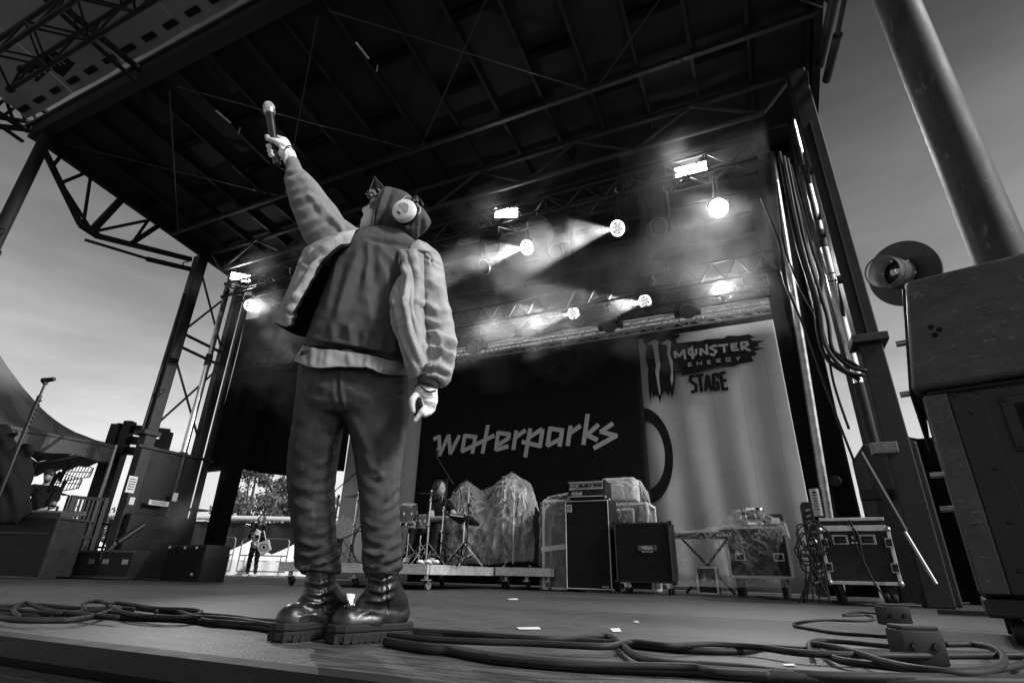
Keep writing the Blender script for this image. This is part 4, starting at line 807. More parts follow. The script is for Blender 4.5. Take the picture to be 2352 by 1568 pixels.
x0, x1 = AY(1299, 1250, AYF).x, AY(1404, 1250, AYF).x; zt = AY(1345, 1147, AYF).z
st = thing('bass_cabinet', 'tall black bass speaker cabinet with pale piping under the amplifier head', 'speaker', ((x0+x1)/2, AYF+.2, 0))
edge_box(st, x0, x1, AYF, AYF+.41, .02, zt, m_tolex, None)
b = MB(); b.box(((x0+x1)/2, AYF-.006, (zt+.02)/2), (x1-x0-.05, .02, zt-.07)); build(b, 'grille', m_grille, st)
for (p, q) in (((x0+.018, .045), (x1-.018, .045)), ((x0+.018, zt-.02), (x1-.018, zt-.02)), ((x0+.018, .045), (x0+.018, zt-.02)), ((x1-.018, .045), (x1-.018, zt-.02))): b = MB(); b.cyl((p[0], AYF-.018, p[1]), (q[0], AYF-.018, q[1]), .0065, n=6); build(b, 'piping', m_offwhite, st)
for x in (x0, x1):
    for z in (.035, zt-.012): b = MB(); ball(b, (x, AYF+.005, z), .022, 10, 8); build(b, 'corner_cap', m_steel, st, smooth=True)
b = MB(); b.box((x0+.075, AYF-.02, zt-.115), (.07, .006, .1)); bd_ = build(b, 'badge', m_offwhite, st)
b = MB(); q = Vector((x0+.075, AYF-.026, zt-.105)); b.lathe([(.018, 0), (.027, 0)], q, (0, 1, 0), 20); b.lathe([(.0, 0), (.010, 0)], q, (0, 1, 0), 14); b.box(q+Vector((.022, 0, 0)), (.008, .001, .06)); b.box(q+Vector((0, 0, -.042)), (.05, .001, .007)); build(b, 'badge_print', m_print, bd_)
b = MB(); b.box((x1-.1, AYF-.02, .075), (.08, .005, .022)); bd2 = build(b, 'badge', m_offwhite, st); b = MB(); b.box((x1-.1, AYF-.024, .075), (.066, .003, .012)); build(b, 'badge_print', m_print, bd2)
hx0, hx1 = AY(1303, 1120, AYF-.05).x, AY(1388, 1120, AYF-.05).x; hz0, hz1 = zt+.012, AY(1340, 1103, AYF-.05).z
ht = thing('amplifier_head', 'bass amplifier head with a pale control panel on top of the tall cabinet', 'amplifier', ((hx0+hx1)/2, AYF+.1, zt)); hy = AYF-.02
edge_box(ht, hx0, hx1, hy, hy+.36, hz0, hz1, m_tolex, None)
for k in range(4): b = MB(); b.cyl((hx0+.06+(hx1-hx0-.12)*(k % 2), hy+.05+.25*(k//2), zt), (hx0+.06+(hx1-hx0-.12)*(k % 2), hy+.05+.25*(k//2), hz0+.01), .02, n=10); build(b, 'foot', m_rubber, ht)
zc = hz0+(hz1-hz0)*.72; hh = (hz1-hz0)
b = MB(); b.box(((hx0+hx1)/2, hy-.005, zc), (hx1-hx0-.05, .012, hh*.34)); pn = build(b, 'control_panel', P('dark_control_panel', .04, .4), ht)
for (p, q) in (((hx0+.02, zc-hh*.19), (hx1-.02, zc-hh*.19)), ((hx0+.02, zc+hh*.19), (hx1-.02, zc+hh*.19)), ((hx0+.02, hz0+.03), (hx1-.02, hz0+.03))): b = MB(); b.cyl((p[0], hy-.014, p[1]), (q[0], hy-.014, q[1]), .005, n=6); build(b, 'piping', m_offwhite, ht)
b = MB()
for k in range(5): b.box((hx0+.06+k*.012+(.0 if k < 3 else .0), hy-.013, zc), (.005, .004, .018))
for xa, xb in ((.045, .13), (.145, .36), (.375, .52)):
    for z in (-.13, .13): b.box((hx0+(xa+xb)/2*(hx1-hx0)/.55, hy-.0125, zc+z*hh), ((xb-xa)*(hx1-hx0)/.55, .003, .005))
    for z in (xa, xb): b.box((hx0+z*(hx1-hx0)/.55, hy-.0125, zc), (.004, .003, hh*.26))
build(b, 'panel_print', m_offwhite, pn)
for k in range(8): b = MB(); b.cyl((hx0+(.165+.027*k)*(hx1-hx0)/.55, hy-.012, zc+.004*(k % 2)), (hx0+(.165+.027*k)*(hx1-hx0)/.55, hy-.03, zc+.004*(k % 2)), .009, n=10); build(b, 'knob', m_steel if k % 3 == 0 else m_black, pn)
b = MB(); b.rbox((hx0+.13, hy-.006, hz0+hh*.3), (.16, .012, .055), .008); nb_ = build(b, 'name_badge', m_offwhite, ht); b = MB(); b.rbox((hx0+.13, hy-.011, hz0+hh*.3), (.148, .006, .044), .006); nb2 = build(b, 'badge_field', m_print, nb_)
text_mesh('Ampeg', .05, (hx0+.13, hy-.017, hz0+hh*.3), nb_, m_offwhite, .35, 'badge_lettering', bold=.001)
for x in (hx0, hx1):
    for z in (hz0+.01, hz1-.01): b = MB(); ball(b, (x, hy+.006, z), .02, 10, 8); build(b, 'corner_cap', m_steel if z < hz0+.1 else m_black, ht, smooth=True)
# guitar cabinet on casters
GY = 7.55; x0, x1 = AY(1413, 1270, GY).x, AY(1544, 1270, GY).x; z1 = AY(1480, 1199, GY).z; z0 = AY(1480, 1338, GY).z
gc = thing('guitar_cabinet', 'square black guitar speaker cabinet on casters with a pale name plate', 'speaker', ((x0+x1)/2, GY+.18, 0))
edge_box(gc, x0, x1, GY, GY+.37, z0, z1, m_tolex, None)
b = MB(); b.box(((x0+x1)/2, GY-.005, (z0+z1)/2), (x1-x0-.055, .014, z1-z0-.055)); build(b, 'grille', m_grille, gc, bevel=.004)
for x in (x0+.016, x1-.016): b = MB(); b.bar((x, GY-.008, z0+.01), (x, GY-.008, z1-.01), .026, .012); build(b, 'edge_trim', P('dark_edge_trim', .05, .5), gc)
for z in (z0+.016, z1-.016): b = MB(); b.bar((x0+.03, GY-.008, z), (x1-.03, GY-.008, z), .012, .026); build(b, 'edge_trim', m_tolex, gc)
xm = (x0+x1)/2; zn = AY(1488, 1258, GY).z
b = MB(); b.rbox((xm+.06, GY-.014, zn), (.24, .008, .068), .012); npl = build(b, 'name_plate', m_steel, gc); b = MB(); b.rbox((xm+.06, GY-.018, zn), (.226, .005, .056), .01); build(b, 'plate_field', P('plate_field_grey', .1, .5), npl)
b = MB(); b.rbox((xm+.06, GY-.0145, zn-.045), (.14, .007, .026), .006); build(b, 'plate_tail', m_steel, npl)
text_mesh('MESA', .058, (xm+.06, GY-.0225, zn+.002), npl, m_offwhite, 0, 'plate_lettering', bold=.0015)
b = MB(); b.box((xm+.06, GY-.0195, zn-.045), (.1, .002, .006)); build(b, 'plate_rule', m_print, npl)
for x in (x0+.1, x1-.1):
    for y in (GY+.07, GY+.3):
        b = MB(); b.box((x, y, z0-.005), (.11, .08, .01)); b.bar((x, y, z0), (x+.02, y, .05), .05, .04); cs = build(b, 'caster_fork', m_chrome, gc); b = MB(); b.lathe([(0, -.018), (.04, -.018), (.045, -.01), (.045, .01), (.04, .018), (0, .018)], (x+.02, y, .045), (1, 0, 0), 16); build(b, 'caster_wheel', m_rubber, cs, smooth=True)
for x in (x0, x1):
    for z in (z0+.008, z1-.008): b = MB(); b.rbox((x, GY+.01, z), (.05, .05, .05), .012); build(b, 'corner_cap', m_black, gc, smooth=True)
# ================================================================== flight cases
def flight_case(t, x0, x1, y0, y1, z0, z1, panel=m_case, trim=m_alu, tw=.03, ball_c=True):
    X, Y, Z = (x0, x1), (y0, y1), (z0, z1)
    b = MB(); b.box(((x0+x1)/2, (y0+y1)/2, (z0+z1)/2), (x1-x0-.01, y1-y0-.01, z1-z0-.01)); build(b, 'case_body', panel, t)
    for i in (0, 1):
        for j in (0, 1):
            for (p, q) in (((x0, Y[i], Z[j]), (x1, Y[i], Z[j])), ((X[i], y0, Z[j]), (X[i], y1, Z[j])), ((X[i], Y[j], z0), (X[i], Y[j], z1))):
                b = MB(); b.bar(p, q, tw, tw); build(b, 'edge_extrusion', trim, t, bevel=.004)
    if ball_c:
        for x in X:
            for y in Y:
                for z in Z: b = MB(); ball(b, (x, y, z), tw*.95, 10, 8); build(b, 'corner_ball', m_steel, t, smooth=True)
def recess(t, x, y, z, w, h, name='recessed_handle', mat=m_steel):
    b = MB(); b.rbox((x, y, z), (w, .008, h), .003); p = build(b, name+'_plate', mat, t); b = MB(); b.box((x, y-.004, z), (w*.72, .006, h*.66)); build(b, name+'_cup', m_print, p); b = MB(); b.rbox((x, y-.012, z-.01), (w*.6, .014, h*.32), .005); build(b, name+'_grip', m_rubber, p)
CY_ = 6.3; x0, x1 = AY(1893, 1270, CY_).x, AY(2046, 1270, CY_).x+.02; zt = AY(1960, 1192, CY_).z; zb = AY(1960, 1338, CY_).z
fc = thing('road_case', 'black road case with bright aluminium edges and two front handles at right', 'flight case', ((x0+x1)/2, CY_+.3, 0)); zs = zt-(zt-zb)*.16
flight_case(fc, x0, x1, CY_, CY_+.6, zb, zs-.004)
b = MB(); b.box(((x0+x1)/2, CY_+.3, (zs+zt)/2+.01), (x1-x0-.02, .59, zt-zs-.03)); lid = build(b, 'lid', m_case, fc)
for z in (zs+.018, zt): b = MB(); b.bar((x0+.01, CY_, z), (x1-.01, CY_, z), .03, .03); build(b, 'lid_extrusion', m_alu, lid, bevel=.004)
w = x1-x0
for k in (.28, .68): recess(fc, x0+w*k, CY_-.006, zb+(zs-zb)*.80, w*.24, (zs-zb)*.19)
for k in (.03, .97):
    for z in (.74, .28): recess(fc, x0+w*k, CY_-.02, zb+(zs-zb)*z, w*.11, (zs-zb)*.18, 'butterfly_latch')
b = MB(); b.prism([(x0+w*.45, CY_-.012, zb+(zs-zb)*.86), (x0+w*.51, CY_-.012, zb+(zs-zb)*.86), (x0+w*.48, CY_-.012, zb+(zs-zb)*.79)], (0, .004, 0)); b.box((x0+w*.48, CY_-.011, zb+(zs-zb)*.74), (w*.09, .004, .012)); build(b, 'maker_badge', m_offwhite, fc)
for x in (x0+.08, x1-.08):
    for y in (CY_+.08, CY_+.52): b = MB(); b.bar((x, y, zb), (x+.02, y, .07), .06, .05); b.lathe([(0, -.02), (.055, -.02), (.06, 0), (.055, .02), (0, .02)], (x+.02, y, .06), (1, 0, 0), 16); build(b, 'caster', m_steel_dark, fc, smooth=True)
for k, pts in enumerate((((1943, 1196), (1960, 1212), (1972, 1232), (1985, 1290), (2015, 1350)), ((1950, 1193), (1958, 1210), (1966, 1250), (1995, 1315), (2030, 1370)))):
    cable('case_cable', [AY(x, y, CY_-.05) for x, y in pts], .008, ['thin cable hanging over the front of the road case', 'second thin cable crossing the front of the road case'][k], group='thin cables')
# patch panel with plugs left of the road case
pt = thing('patch_rack', 'rack of plugs and coiled cables left of the road case', 'equipment', (x0-.12, CY_+.2, 0))
px0, px1 = AY(1862, 1270, CY_-.05).x, AY(1893, 1270, CY_-.05).x-.02
b = MB(); b.rbox(((px0+px1)/2, CY_+.15, .5), (px1-px0, .4, .86), .01); build(b, 'rack_body', m_black, pt)
for k in range(14):
    b = MB(); z = .2+.05*k+random.uniform(-.01, .01); x = random.uniform(px0+.02, px1-.02); b.cyl((x, CY_-.05, z), (x-.05, CY_-.13, z-.02), .016, n=8); build(b, 'plug', random.choice((m_steel_dark, m_black, m_black, m_offwhite)), pt)
for k in range(9):
    a = AY(1850+random.uniform(0, 28), 1215+k*9.5, CY_-.14); rr = random.uniform(.07, .14)
    pts = [a+Vector((rr*math.cos(i*.9+k)*random.uniform(.6, 1.2), -.012*i+.04*random.random(), rr*1.3*math.sin(i*.9+k)*random.uniform(.6, 1.2))) for i in range(random.choice((5, 7, 9)))]+[Vector((a.x+random.uniform(-.2, .1), CY_-.2, .02))]
    cable('coiled_cable', pts, .007, ['topmost', 'second from the top', 'third from the top', 'fourth from the top', 'middle', 'fourth from the floor', 'third from the floor', 'second from the floor', 'lowest'][k]+' of the thin black cable loops at the patch rack', group='cables at the patch rack', sub=7)
# wrapped cases behind the amplifiers
wc = thing('wrapped_case', 'pale-edged case wrapped in plastic left of the tall bass cabinet', 'flight case', AY(1275, 1355, 8.05))
x0, x1 = AY(1249, 1250, 7.95).x, AY(1330, 1250, 7.95).x; flight_case(wc, x0, x1, 7.95, 8.5, .03, AY(1275, 1150, 7.95).z, P('grey_case_panel', .09, .6, var=.3), m_white, .035, False)
b = MB(); b.bar((x0-.02, 7.90, AY(1275, 1258, 7.9).z-.02), (x1, 7.90, AY(1275, 1258, 7.9).z+.04), .012, .07); build(b, 'tape_band', m_white, wc)
wc2 = thing('wrapped_case', 'pale-edged rack case under plastic behind the guitar cabinet', 'flight case', AY(1445, 1340, 8.3)); x0, x1 = AY(1385, 1180, 8.3).x, AY(1487, 1180, 8.3).x
flight_case(wc2, x0, x1, 8.3, 8.9, .03, AY(1440, 1157, 8.3).z, P('grey_case_panel2', .05, .6), m_white, .035, False)
z = AY(1440, 1168, 8.28).z; b = MB(); b.bar((x0, 8.27, z-.01), (x1-.2, 8.27, z-.01), .02, .03); b.bar((x1-.2, 8.27, z), (x1-.2, 8.27, .3), .03, .02); build(b, 'inner_frame', m_white, wc2)
b = MB(); b.rbox((AY(1425, 1120, 8.5).x, 8.55, AY(1425, 1125, 8.5).z), (.5, .4, .34), .03); build(b, 'case_bag', m_offwhite, wc2)
KY = 8.3; x0, x1 = AY(1672, 1270, KY).x, AY(1812, 1270, KY).x; zt = AY(1740, 1211, KY).z; zb = AY(1740, 1325, KY).z
kc = thing('wrapped_case', 'large pale-edged case under plastic in front of the grey banner', 'flight case', ((x0+x1)/2, KY+.3, 0)); flight_case(kc, x0, x1, KY, KY+.6, zb, zt, m_case, P('pale_case_edge', .45, .5, .3), .035, False)
for k in (.2, .83): recess(kc, x0+(x1-x0)*k, KY-.006, zb+(zt-zb)*.4, .13, .1)
for x in (x0+.1, x1-.1):
    for y in (.1, .5): b = MB(); b.cyl((x, KY+y, zb), (x, KY+y, 0), .05, n=12); build(b, 'caster', m_rubber, kc)
c = AY(1732, 1196, KY+.25); b = MB(); t = thing('spare_drum', 'small dark drum under plastic on the pale-edged case', 'drum', (c.x, KY+.25, zt+.02)); drum('spare_tom', (c.x, KY+.25, zt+.02+.14), (0, 0, 1), .15, .2, P('dark_drum_wrap', .05, .3, spec=.6), t)
q0, q1 = AY(1752, 1200, KY+.2), AY(1801, 1200, KY+.2); t = thing('gear_bag', 'small black gear box with a pale sticker on the pale-edged case', 'case', ((q0.x+q1.x)/2, KY+.25, zt+.02))
b = MB(); b.rbox(((q0.x+q1.x)/2, KY+.25, zt+.02+.085), (q1.x-q0.x, .2, .17), .03); build(b, 'body', m_black, t, smooth=True); b = MB(); b.rbox(((q0.x+q1.x)/2+.03, KY+.147, zt+.1), (.1, .006, .07), .002); build(b, 'sticker', m_offwhite, t)
kb = thing('keyboard', 'stage keyboard on a folding stand under plastic beside the guitar cabinet', 'keyboard', (AY(1630, 1300, 8.2).x, 8.2, 0)); a, c = AY(1545, 1229, 8.2), AY(1688, 1226, 8.2)
b = MB(); b.rbox(((a.x+c.x)/2, 8.3, a.z), (c.x-a.x, .3, .075), .012); build(b, 'keyboard_body', m_black, kb, smooth=True); b = MB(); b.rbox((c.x-.1, 8.32, a.z+.055), (.2, .2, .04), .01); build(b, 'end_block', m_black, kb)
text_mesh('electro 3', .05, (c.x-.14, 8.146, a.z-.002), kb, m_offwhite, .2, 'keyboard_lettering')
b = MB()
for k in range(28): b.box((a.x+.02+k*(c.x-a.x-.35)/28, 8.23, a.z+.04), ((c.x-a.x-.35)/28*.85, .12, .012))
build(b, 'keys', m_white, kb)
for (p, q) in (((a.x+.1, a.z), (c.x-.1, .02)), ((c.x-.1, a.z), (a.x+.1, .02))): b = MB(); b.bar((p[0], 8.3, p[1]-.03), (q[0], 8.3, q[1]), .05, .03); build(b, 'stand_leg', m_black, kb)
sc2 = thing('small_case', 'small pale-edged case on the floor under the keyboard', 'flight case', AZ(1625, 1340, .0)); x0, x1 = AY(1600, 1320, 8.25).x, AY(1645, 1320, 8.25).x; flight_case(sc2, x0, x1, 8.25, 8.6, .02, .34, m_case, P('pale_case_edge2', .45, .5, .3), .025, False)
# ------------------------------------------------------------------ plastic sheets
def ridged(p, s): return 1-2*abs(noise.noise(p*s))
def sheet(name, label, rows, mat, nu=90, nv=60, crump=.03, sag=0.0, seed=0.0, peaks=()):
    """rows: control polylines (points) from top/back edge to hem; Catmull-Rom patch, crumpled"""
    def cr(p, u):
        n = len(p)-1; x = min(u*n, n-1e-6); i = int(x); f = x-i; p0, p1, p2, p3 = p[max(i-1, 0)], p[i], p[min(i+1, n)], p[min(i+2, n)]
        return .5*((2*p1)+(p2-p0)*f+(2*p0-5*p1+4*p2-p3)*f*f+(3*p1-p0-3*p2+p3)*f**3)
    rows = [[Vector(q) for q in r] for r in rows]; G = []
    for i in range(nu+1):
        def ln(r, u): n = len(r)-1; x = min(u*n, n-1e-6); k = int(x); return r[k].lerp(r[k+1], x-k)
        cu = [cr(r, i/nu).lerp(ln(r, i/nu), .8 if m < 2 else .3) for m, r in enumerate(rows)]; row = []
        for j in range(nv+1):
            p = cr(cu, j/nv); k = crump*min(1, j/nv*3+.15); s = Vector((seed, seed*.7, 0))
            d = ridged(p+s, 2.0)*.7+ridged(p*1.0+s*2, 6.5)*.3
            for q in peaks:            # tension creases fanning out from where the sheet is held up
                w = p-q; a = math.atan2(w.x, -w.z+1e-6); rr_ = math.hypot(w.x, w.z); d += 2.4*ridged(Vector((a*5.5, q.x*3+seed, rr_*.5)), 1.3)*math.exp(-rr_*1.3)*min(1, rr_*7)
            row.append(p+Vector((-.15*d, -.9*d, .15*noise.noise((p+s)*4)))*k)
        G.append(row)
    b = MB(); b.grid(G); o = build(b, name, mat, smooth=False); return tag(o, label, 'plastic sheet', 'plastic sheets')
def ay(l, Y): return [AY(x, y, Y) for x, y in l]
sheet('plastic_sheet', 'clear plastic sheet draped in two peaks over gear right of the drummer', [
    ay([(1030, 1170), (1065, 1120), (1110, 1125), (1180, 1100), (1225, 1120), (1240, 1180)], 9.2), ay([(1035, 1150), (1078, 1106), (1122, 1140), (1182, 1089), (1222, 1116), (1238, 1165)], 8.6),
    ay([(1030, 1200), (1072, 1180), (1125, 1215), (1175, 1180), (1215, 1180), (1232, 1200)], 8.15), ay([(1028, 1255), (1075, 1245), (1125, 1262), (1180, 1250), (1220, 1240), (1234, 1245)], 8.0), ay([(1035, 1296), (1075, 1293), (1125, 1296), (1180, 1290), (1225, 1288), (1230, 1290)], 7.95)], m_film, 130, 84, .06, seed=1, peaks=[AY(1078, 1106, 8.6), AY(1182, 1089, 8.6), AY(1222, 1116, 8.6)])
sheet('plastic_sheet', 'clear plastic wrapped tightly round the pale-edged case left of the bass cabinet', [
    ay([(1246, 1160), (1262, 1142), (1300, 1135), (1330, 1130)], 8.3), ay([(1245, 1165), (1262, 1150), (1300, 1145), (1330, 1140)], 7.9), ay([(1242, 1250), (1262, 1250), (1300, 1250), (1330, 1250)], 7.85), ay([(1244, 1352), (1262, 1354), (1300, 1354), (1330, 1352)], 7.86)], m_film, 26, 56, .045, seed=4, peaks=[AY(1262, 1150, 7.9)])
sheet('plastic_sheet', 'clear plastic hood over the rack case behind the guitar cabinet', [
    ay([(1385, 1130), (1400, 1108), (1440, 1105), (1470, 1110), (1490, 1130)], 8.9), ay([(1388, 1115), (1405, 1103), (1445, 1100), (1475, 1107), (1494, 1140)], 8.3), ay([(1388, 1160), (1405, 1160), (1445, 1165), (1478, 1160), (1502, 1175)], 8.15), ay([(1388, 1230), (1405, 1230), (1445, 1230), (1480, 1230), (1504, 1230)], 8.12)], m_film, 40, 34, .05, seed=7, peaks=[AY(1475, 1107, 8.3)])
sheet('plastic_sheet', 'clear plastic sheet spread over the keyboard and the case before the grey banner', [
    ay([(1540, 1222), (1610, 1216), (1660, 1205), (1700, 1172), (1760, 1180), (1805, 1200), (1818, 1240)], 8.8), ay([(1545, 1228), (1610, 1224), (1655, 1215), (1690, 1178), (1745, 1180), (1795, 1205), (1805, 1230)], 8.15), ay([(1550, 1270), (1610, 1280), (1665, 1270), (1705, 1250), (1745, 1250), (1780, 1270), (1790, 1290)], 8.0), ay([(1548, 1330), (1610, 1330), (1670, 1330), (1720, 1325), (1770, 1335), (1800, 1330), (1812, 1338)], 7.9), ay([(1555, 1346), (1610, 1345), (1670, 1348), (1720, 1347), (1770, 1350), (1805, 1349), (1820, 1349)], 7.6)], m_film2, 80, 50, .06, seed=11, peaks=[AY(1690, 1178, 8.15), AY(1795, 1205, 8.15), AY(1655, 1215, 8.15)])
sheet('plastic_sheet', 'clear plastic over gear seen between the singer\'s legs', [
    ay([(770, 1215), (795, 1196), (825, 1198), (870, 1205)], 9.1), ay([(768, 1210), (790, 1185), (825, 1190), (872, 1195)], 8.8), ay([(768, 1250), (795, 1250), (830, 1250), (880, 1250)], 8.55), ay([(766, 1298), (795, 1300), (830, 1300), (880, 1298)], 8.5)], m_film, 34, 28, .05, seed=15)
# dark gear under the big sheet
t = thing('covered_gear', 'dark gear standing under the two-peaked plastic sheet', 'equipment', (-3.4, 8.9, .3))
b = MB(); b.rbox((-3.55, 8.9, .75), (.7, .5, .8), .02); build(b, 'gear_box', m_case, t)
q = AY(1182, 1096, 8.65); b = MB(); tripod(b, q.x, 8.65, .3, q.z-.02, .014, .3); build(b, 'gear_stand', m_chrome, t); q = AY(1078, 1112, 8.65); b = MB(); tripod(b, q.x, 8.65, .3, q.z-.02, .014, .3); build(b, 'gear_stand', m_chrome, t)
# ================================================================== left side of the stage
m_tentd = P('dark_tent_vinyl', .13, .6, var=.15, scale=1.5, bump=.15, bs=10)
A0 = AD(268, 1022, 12.4); B0 = AD(0, 969, 10.6); B0.z = A0.z; ux = (B0-A0); ux.z = 0; ux.normalize(); uy = Vector((-ux.y, ux.x, 0)); uy = uy if uy.dot(HEAD) > 0 else -uy
LT = 4.6; cs = [A0, A0+ux*LT, A0+ux*LT+uy*LT, A0+uy*LT]; apex = sum(cs, Vector())/4+Vector((0, 0, 2.15))
tt = thing('dark_tent', 'dark grey tent with a sagging roof at the far left edge', 'tent', (A0.x, A0.y, 0)); 
for k in range(4):
    p, q = cs[k], cs[(k+1) % 4]; b = MB()
    b.grid([[p.lerp(q, i/14).lerp(apex, j/14)-Vector((0, 0, .52*math.sin(math.pi*j/14)*(1-.3*j/14)))+Vector((0, 0, .02*noise.noise(Vector((i*.5, j*.5, k))))) for j in range(15)] for i in range(15)]); o = build(b, 'roof_panel', m_tentd, tt, smooth='all')
    b = MB(); b.grid([[p.lerp(q, i/40)-Vector((0, 0, .38*j/6+.03*math.sin(i*.7)*j/6))+uy*(.03*noise.noise(Vector((i*.4, j*.6, k)))) for j in range(7)] for i in range(41)]); build(b, 'valance', m_tentd, tt, smooth='all')
    pipe('tent_leg', (p.x, p.y, 0), p, .035, m_steel, tt, 8)
    pipe('eave_bar', p-Vector((0, 0, .06)), q-Vector((0, 0, .06)), .02, m_steel, tt, 6)
# crew man
def standing(name, label, base, H, face, mats, arms, seed=0, hairmat=None, cap=False, long_hair=False, jacket=None):
    """small standing figure; face = facing direction; arms = ((elbow, wrist) right, (elbow, wrist) left) in local (side, front, up) metres at H = 1.75"""
    k = H/1.75; F = Vector(face).normalized(); Sd = Vector((F.y, -F.x, 0)); Z = Vector((0, 0, 1)); base = Vector(base)
    def L(s, f, u): return base+Sd*s*k+F*f*k+Z*u*k
    hd = L(0, .03, 1.63); b = MB(); ball(b, hd, (.078*k, .078*k, .115*k)); ball(b, L(0, .07, 1.59), (.05*k, .05*k, .06*k)); capsule(b, L(0, .125, 1.62), L(0, .10, 1.65), .013*k, .008*k); capsule(b, L(0, .0, 1.52), L(0, -.01, 1.42), .055*k, .06*k)
    for s in (-1, 1): capsule(b, L(s*.08, .01, 1.62), L(s*.082, .0, 1.655), .012*k)
    capsule(b, L(0, 0, 1.3), L(0, 0, 1.0), .125*k, .12*k, flat=.8); capsule(b, L(-.15, 0, 1.42), L(.15, 0, 1.42), .055*k)
    legs = []
    for s in (-1, 1):
        hp, kn, an = L(s*.09, 0, .95), L(s*.11+.0, .03, .50), L(s*.13, 0, .09); capsule(b, hp, kn, .085*k, .055*k); capsule(b, kn, an, .05*k, .035*k); capsule(b, L(s*.13, -.03, .04), L(s*.15, .16, .03), .04*k, .035*k); legs.append((hp, kn, an))
    arm = []
    for s, (el, wr) in zip((1, -1), arms):
        sh, e, w = L(s*.19, 0, 1.40), L(*el), L(*wr); capsule(b, sh, e, .05*k, .04*k); capsule(b, e, w, .039*k, .028*k); d = (w-e).normalized(); capsule(b, w, w+d*.07*k, .03*k, .032*k, flat=.6)
        for j in range(4): q = w+d*.07*k+Sd*(.024-.016*j)*k; capsule(b, q, q+d*(.05-.006*abs(j-1))*k-Z*.015*k, .0095*k, .008*k)
        capsule(b, w+d*.02*k, w+d*.06*k+Sd*s*-.045*k, .011*k, .009*k); arm.append((sh, e, w))
    o = organic(b, name, m_skin_dark, None, .013*k, 3, loc=base); tag(o, label, 'person')
    b = MB(); capsule(b, L(0, 0, 1.3), L(0, 0, .98), .145*k, .145*k, flat=.82); capsule(b, L(-.16, 0, 1.41), L(.16, 0, 1.41), .068*k)
    fr = .4 if jacket is None else .97
    for sh, e, w in arm:
        if jacket is None: capsule(b, sh, sh.lerp(e, .62), .066*k, .06*k)
        else: capsule(b, sh, e, .066*k, .058*k); capsule(b, e, e.lerp(w, .9), .056*k, .045*k)
    rs = np.random.RandomState(seed); organic(b, 'shirt' if jacket is None else 'jacket', mats[0], o, .013*k, 3, disp=lambda V, Nn: .008*np.sin(V[:, 2]*40+V[:, 0]*30)*np.sin(V[:, 1]*25+V[:, 2]*12))
    if jacket is not None:
        b = MB(); capsule(b, L(0, .045, 1.25), L(0, .05, .9), .125*k, .12*k, flat=.8); organic(b, 'top', jacket, o, .013*k, 3, disp=lambda V, Nn: .006*np.sin(V[:, 2]*50+V[:, 0]*40))
    b = MB(); capsule(b, L(-.06, 0, .95), L(.06, 0, .95), .11*k)
    for hp, kn, an in legs: capsule(b, hp, kn, .1*k, .07*k); capsule(b, kn, kn.lerp(an, .9), .066*k, .055*k)
    organic(b, 'trousers', mats[1], o, .013*k, 3, disp=lambda V, Nn: .006*np.sin(V[:, 2]*45+V[:, 0]*30))
    for s in (-1, 1): b = MB(); capsule(b, L(s*.13, -.04, .045), L(s*.15, .17, .035), .05*k, .043*k, flat=.9); organic(b, 'shoe', mats[2], o, .011*k, 2)
    b = MB()
    if cap: ball(b, hd+Z*.035*k, (.088*k, .088*k, .09*k)); capsule(b, L(0, .07, 1.675), L(0, .16, 1.66), .05*k, .03*k, flat=.2); ball(b, L(0, .06, 1.545), (.055*k, .045*k, .05*k))
    else:
        ball(b, L(0, -.015, 1.655), (.095*k, .1*k, .11*k))
        if long_hair:
            for j in range(14): a = random.uniform(.6, 5.7); q = L(.085*math.sin(a), -.085*math.cos(a)*1 if abs(math.cos(a)) < .6 else -.07, 1.66); capsule(b, q, q-Z*(.22+.14*random.random())*k+Sd*.02*random.uniform(-1, 1), .036*k, .02*k)
    organic(b, 'hair' if not cap else 'cap', hairmat or m_hair, o, .011*k, 2); return o
pm_ = AD(42, 1290, 10.5); pm_.z = .0; fdir = (AD(30, 1200, 9.6)-pm_); fdir.z = 0
standing('person', 'crew man in a black T-shirt and cap leaning at the console on the far left', pm_, 1.88, fdir, (m_blackcloth, P('grey_shorts', .05, .85), m_jeansdark), (((.24, .14, 1.1), (.12, .36, 1.0)), ((-.24, .14, 1.1), (-.1, .36, 1.0))), 2, cap=True)
pw = AD(576, 1320, 16.4); pw.z = -.02
m_stripe = P('striped_top', .5, .8, var=.6, scale=3, streak=(0, 0, 22))
wm = standing('person', 'woman with long hair in a dark jacket holding a camera by the barriers', pw, 1.66, tocam(pw)*Vector((1, 1, 0))+Vector((-.55, -.1, 0)), (m_blackcloth, m_jeansdark, P('pale_sneaker', .45, .6, var=.4, scale=40)), (((.22, .10, 1.12), (.06, .26, 1.18)), ((-.24, .05, 1.1), (-.05, .25, 1.12))), 5, P('brown_hair_grey', .06, .5, var=.5, scale=15, streak=(1, 1, .2)), long_hair=True, jacket=m_stripe)
c = AD(578, 1207, 16.15); t = thing('camera', 'small dark camera with a lens held by the woman', 'camera', c); b = MB(); b.rbox(c, (.14, .08, .10), .015); build(b, 'camera_body', m_black, t); b = MB(); b.cyl(c+Vector((0, -.04, 0)), c+Vector((-.06, -.15, .03)), .04, n=14); build(b, 'lens', m_lens, t, smooth=True)
c0, c1, c2, c3 = AD(587, 1248, 16.1), AD(617, 1238, 16.1), AD(622, 1262, 16.1), AD(598, 1277, 16.1)
t = thing('tote_bag', 'pale printed tote bag hanging at the woman\'s side', 'bag', (c3.x, c3.y, c3.z)); b = MB(); b.prism([c0, c1, c2, c3], HEAD*.07); o = build(b, 'bag_body', P('canvas_bag', .5, .9, var=.12, bump=.3), t, bevel=.015)
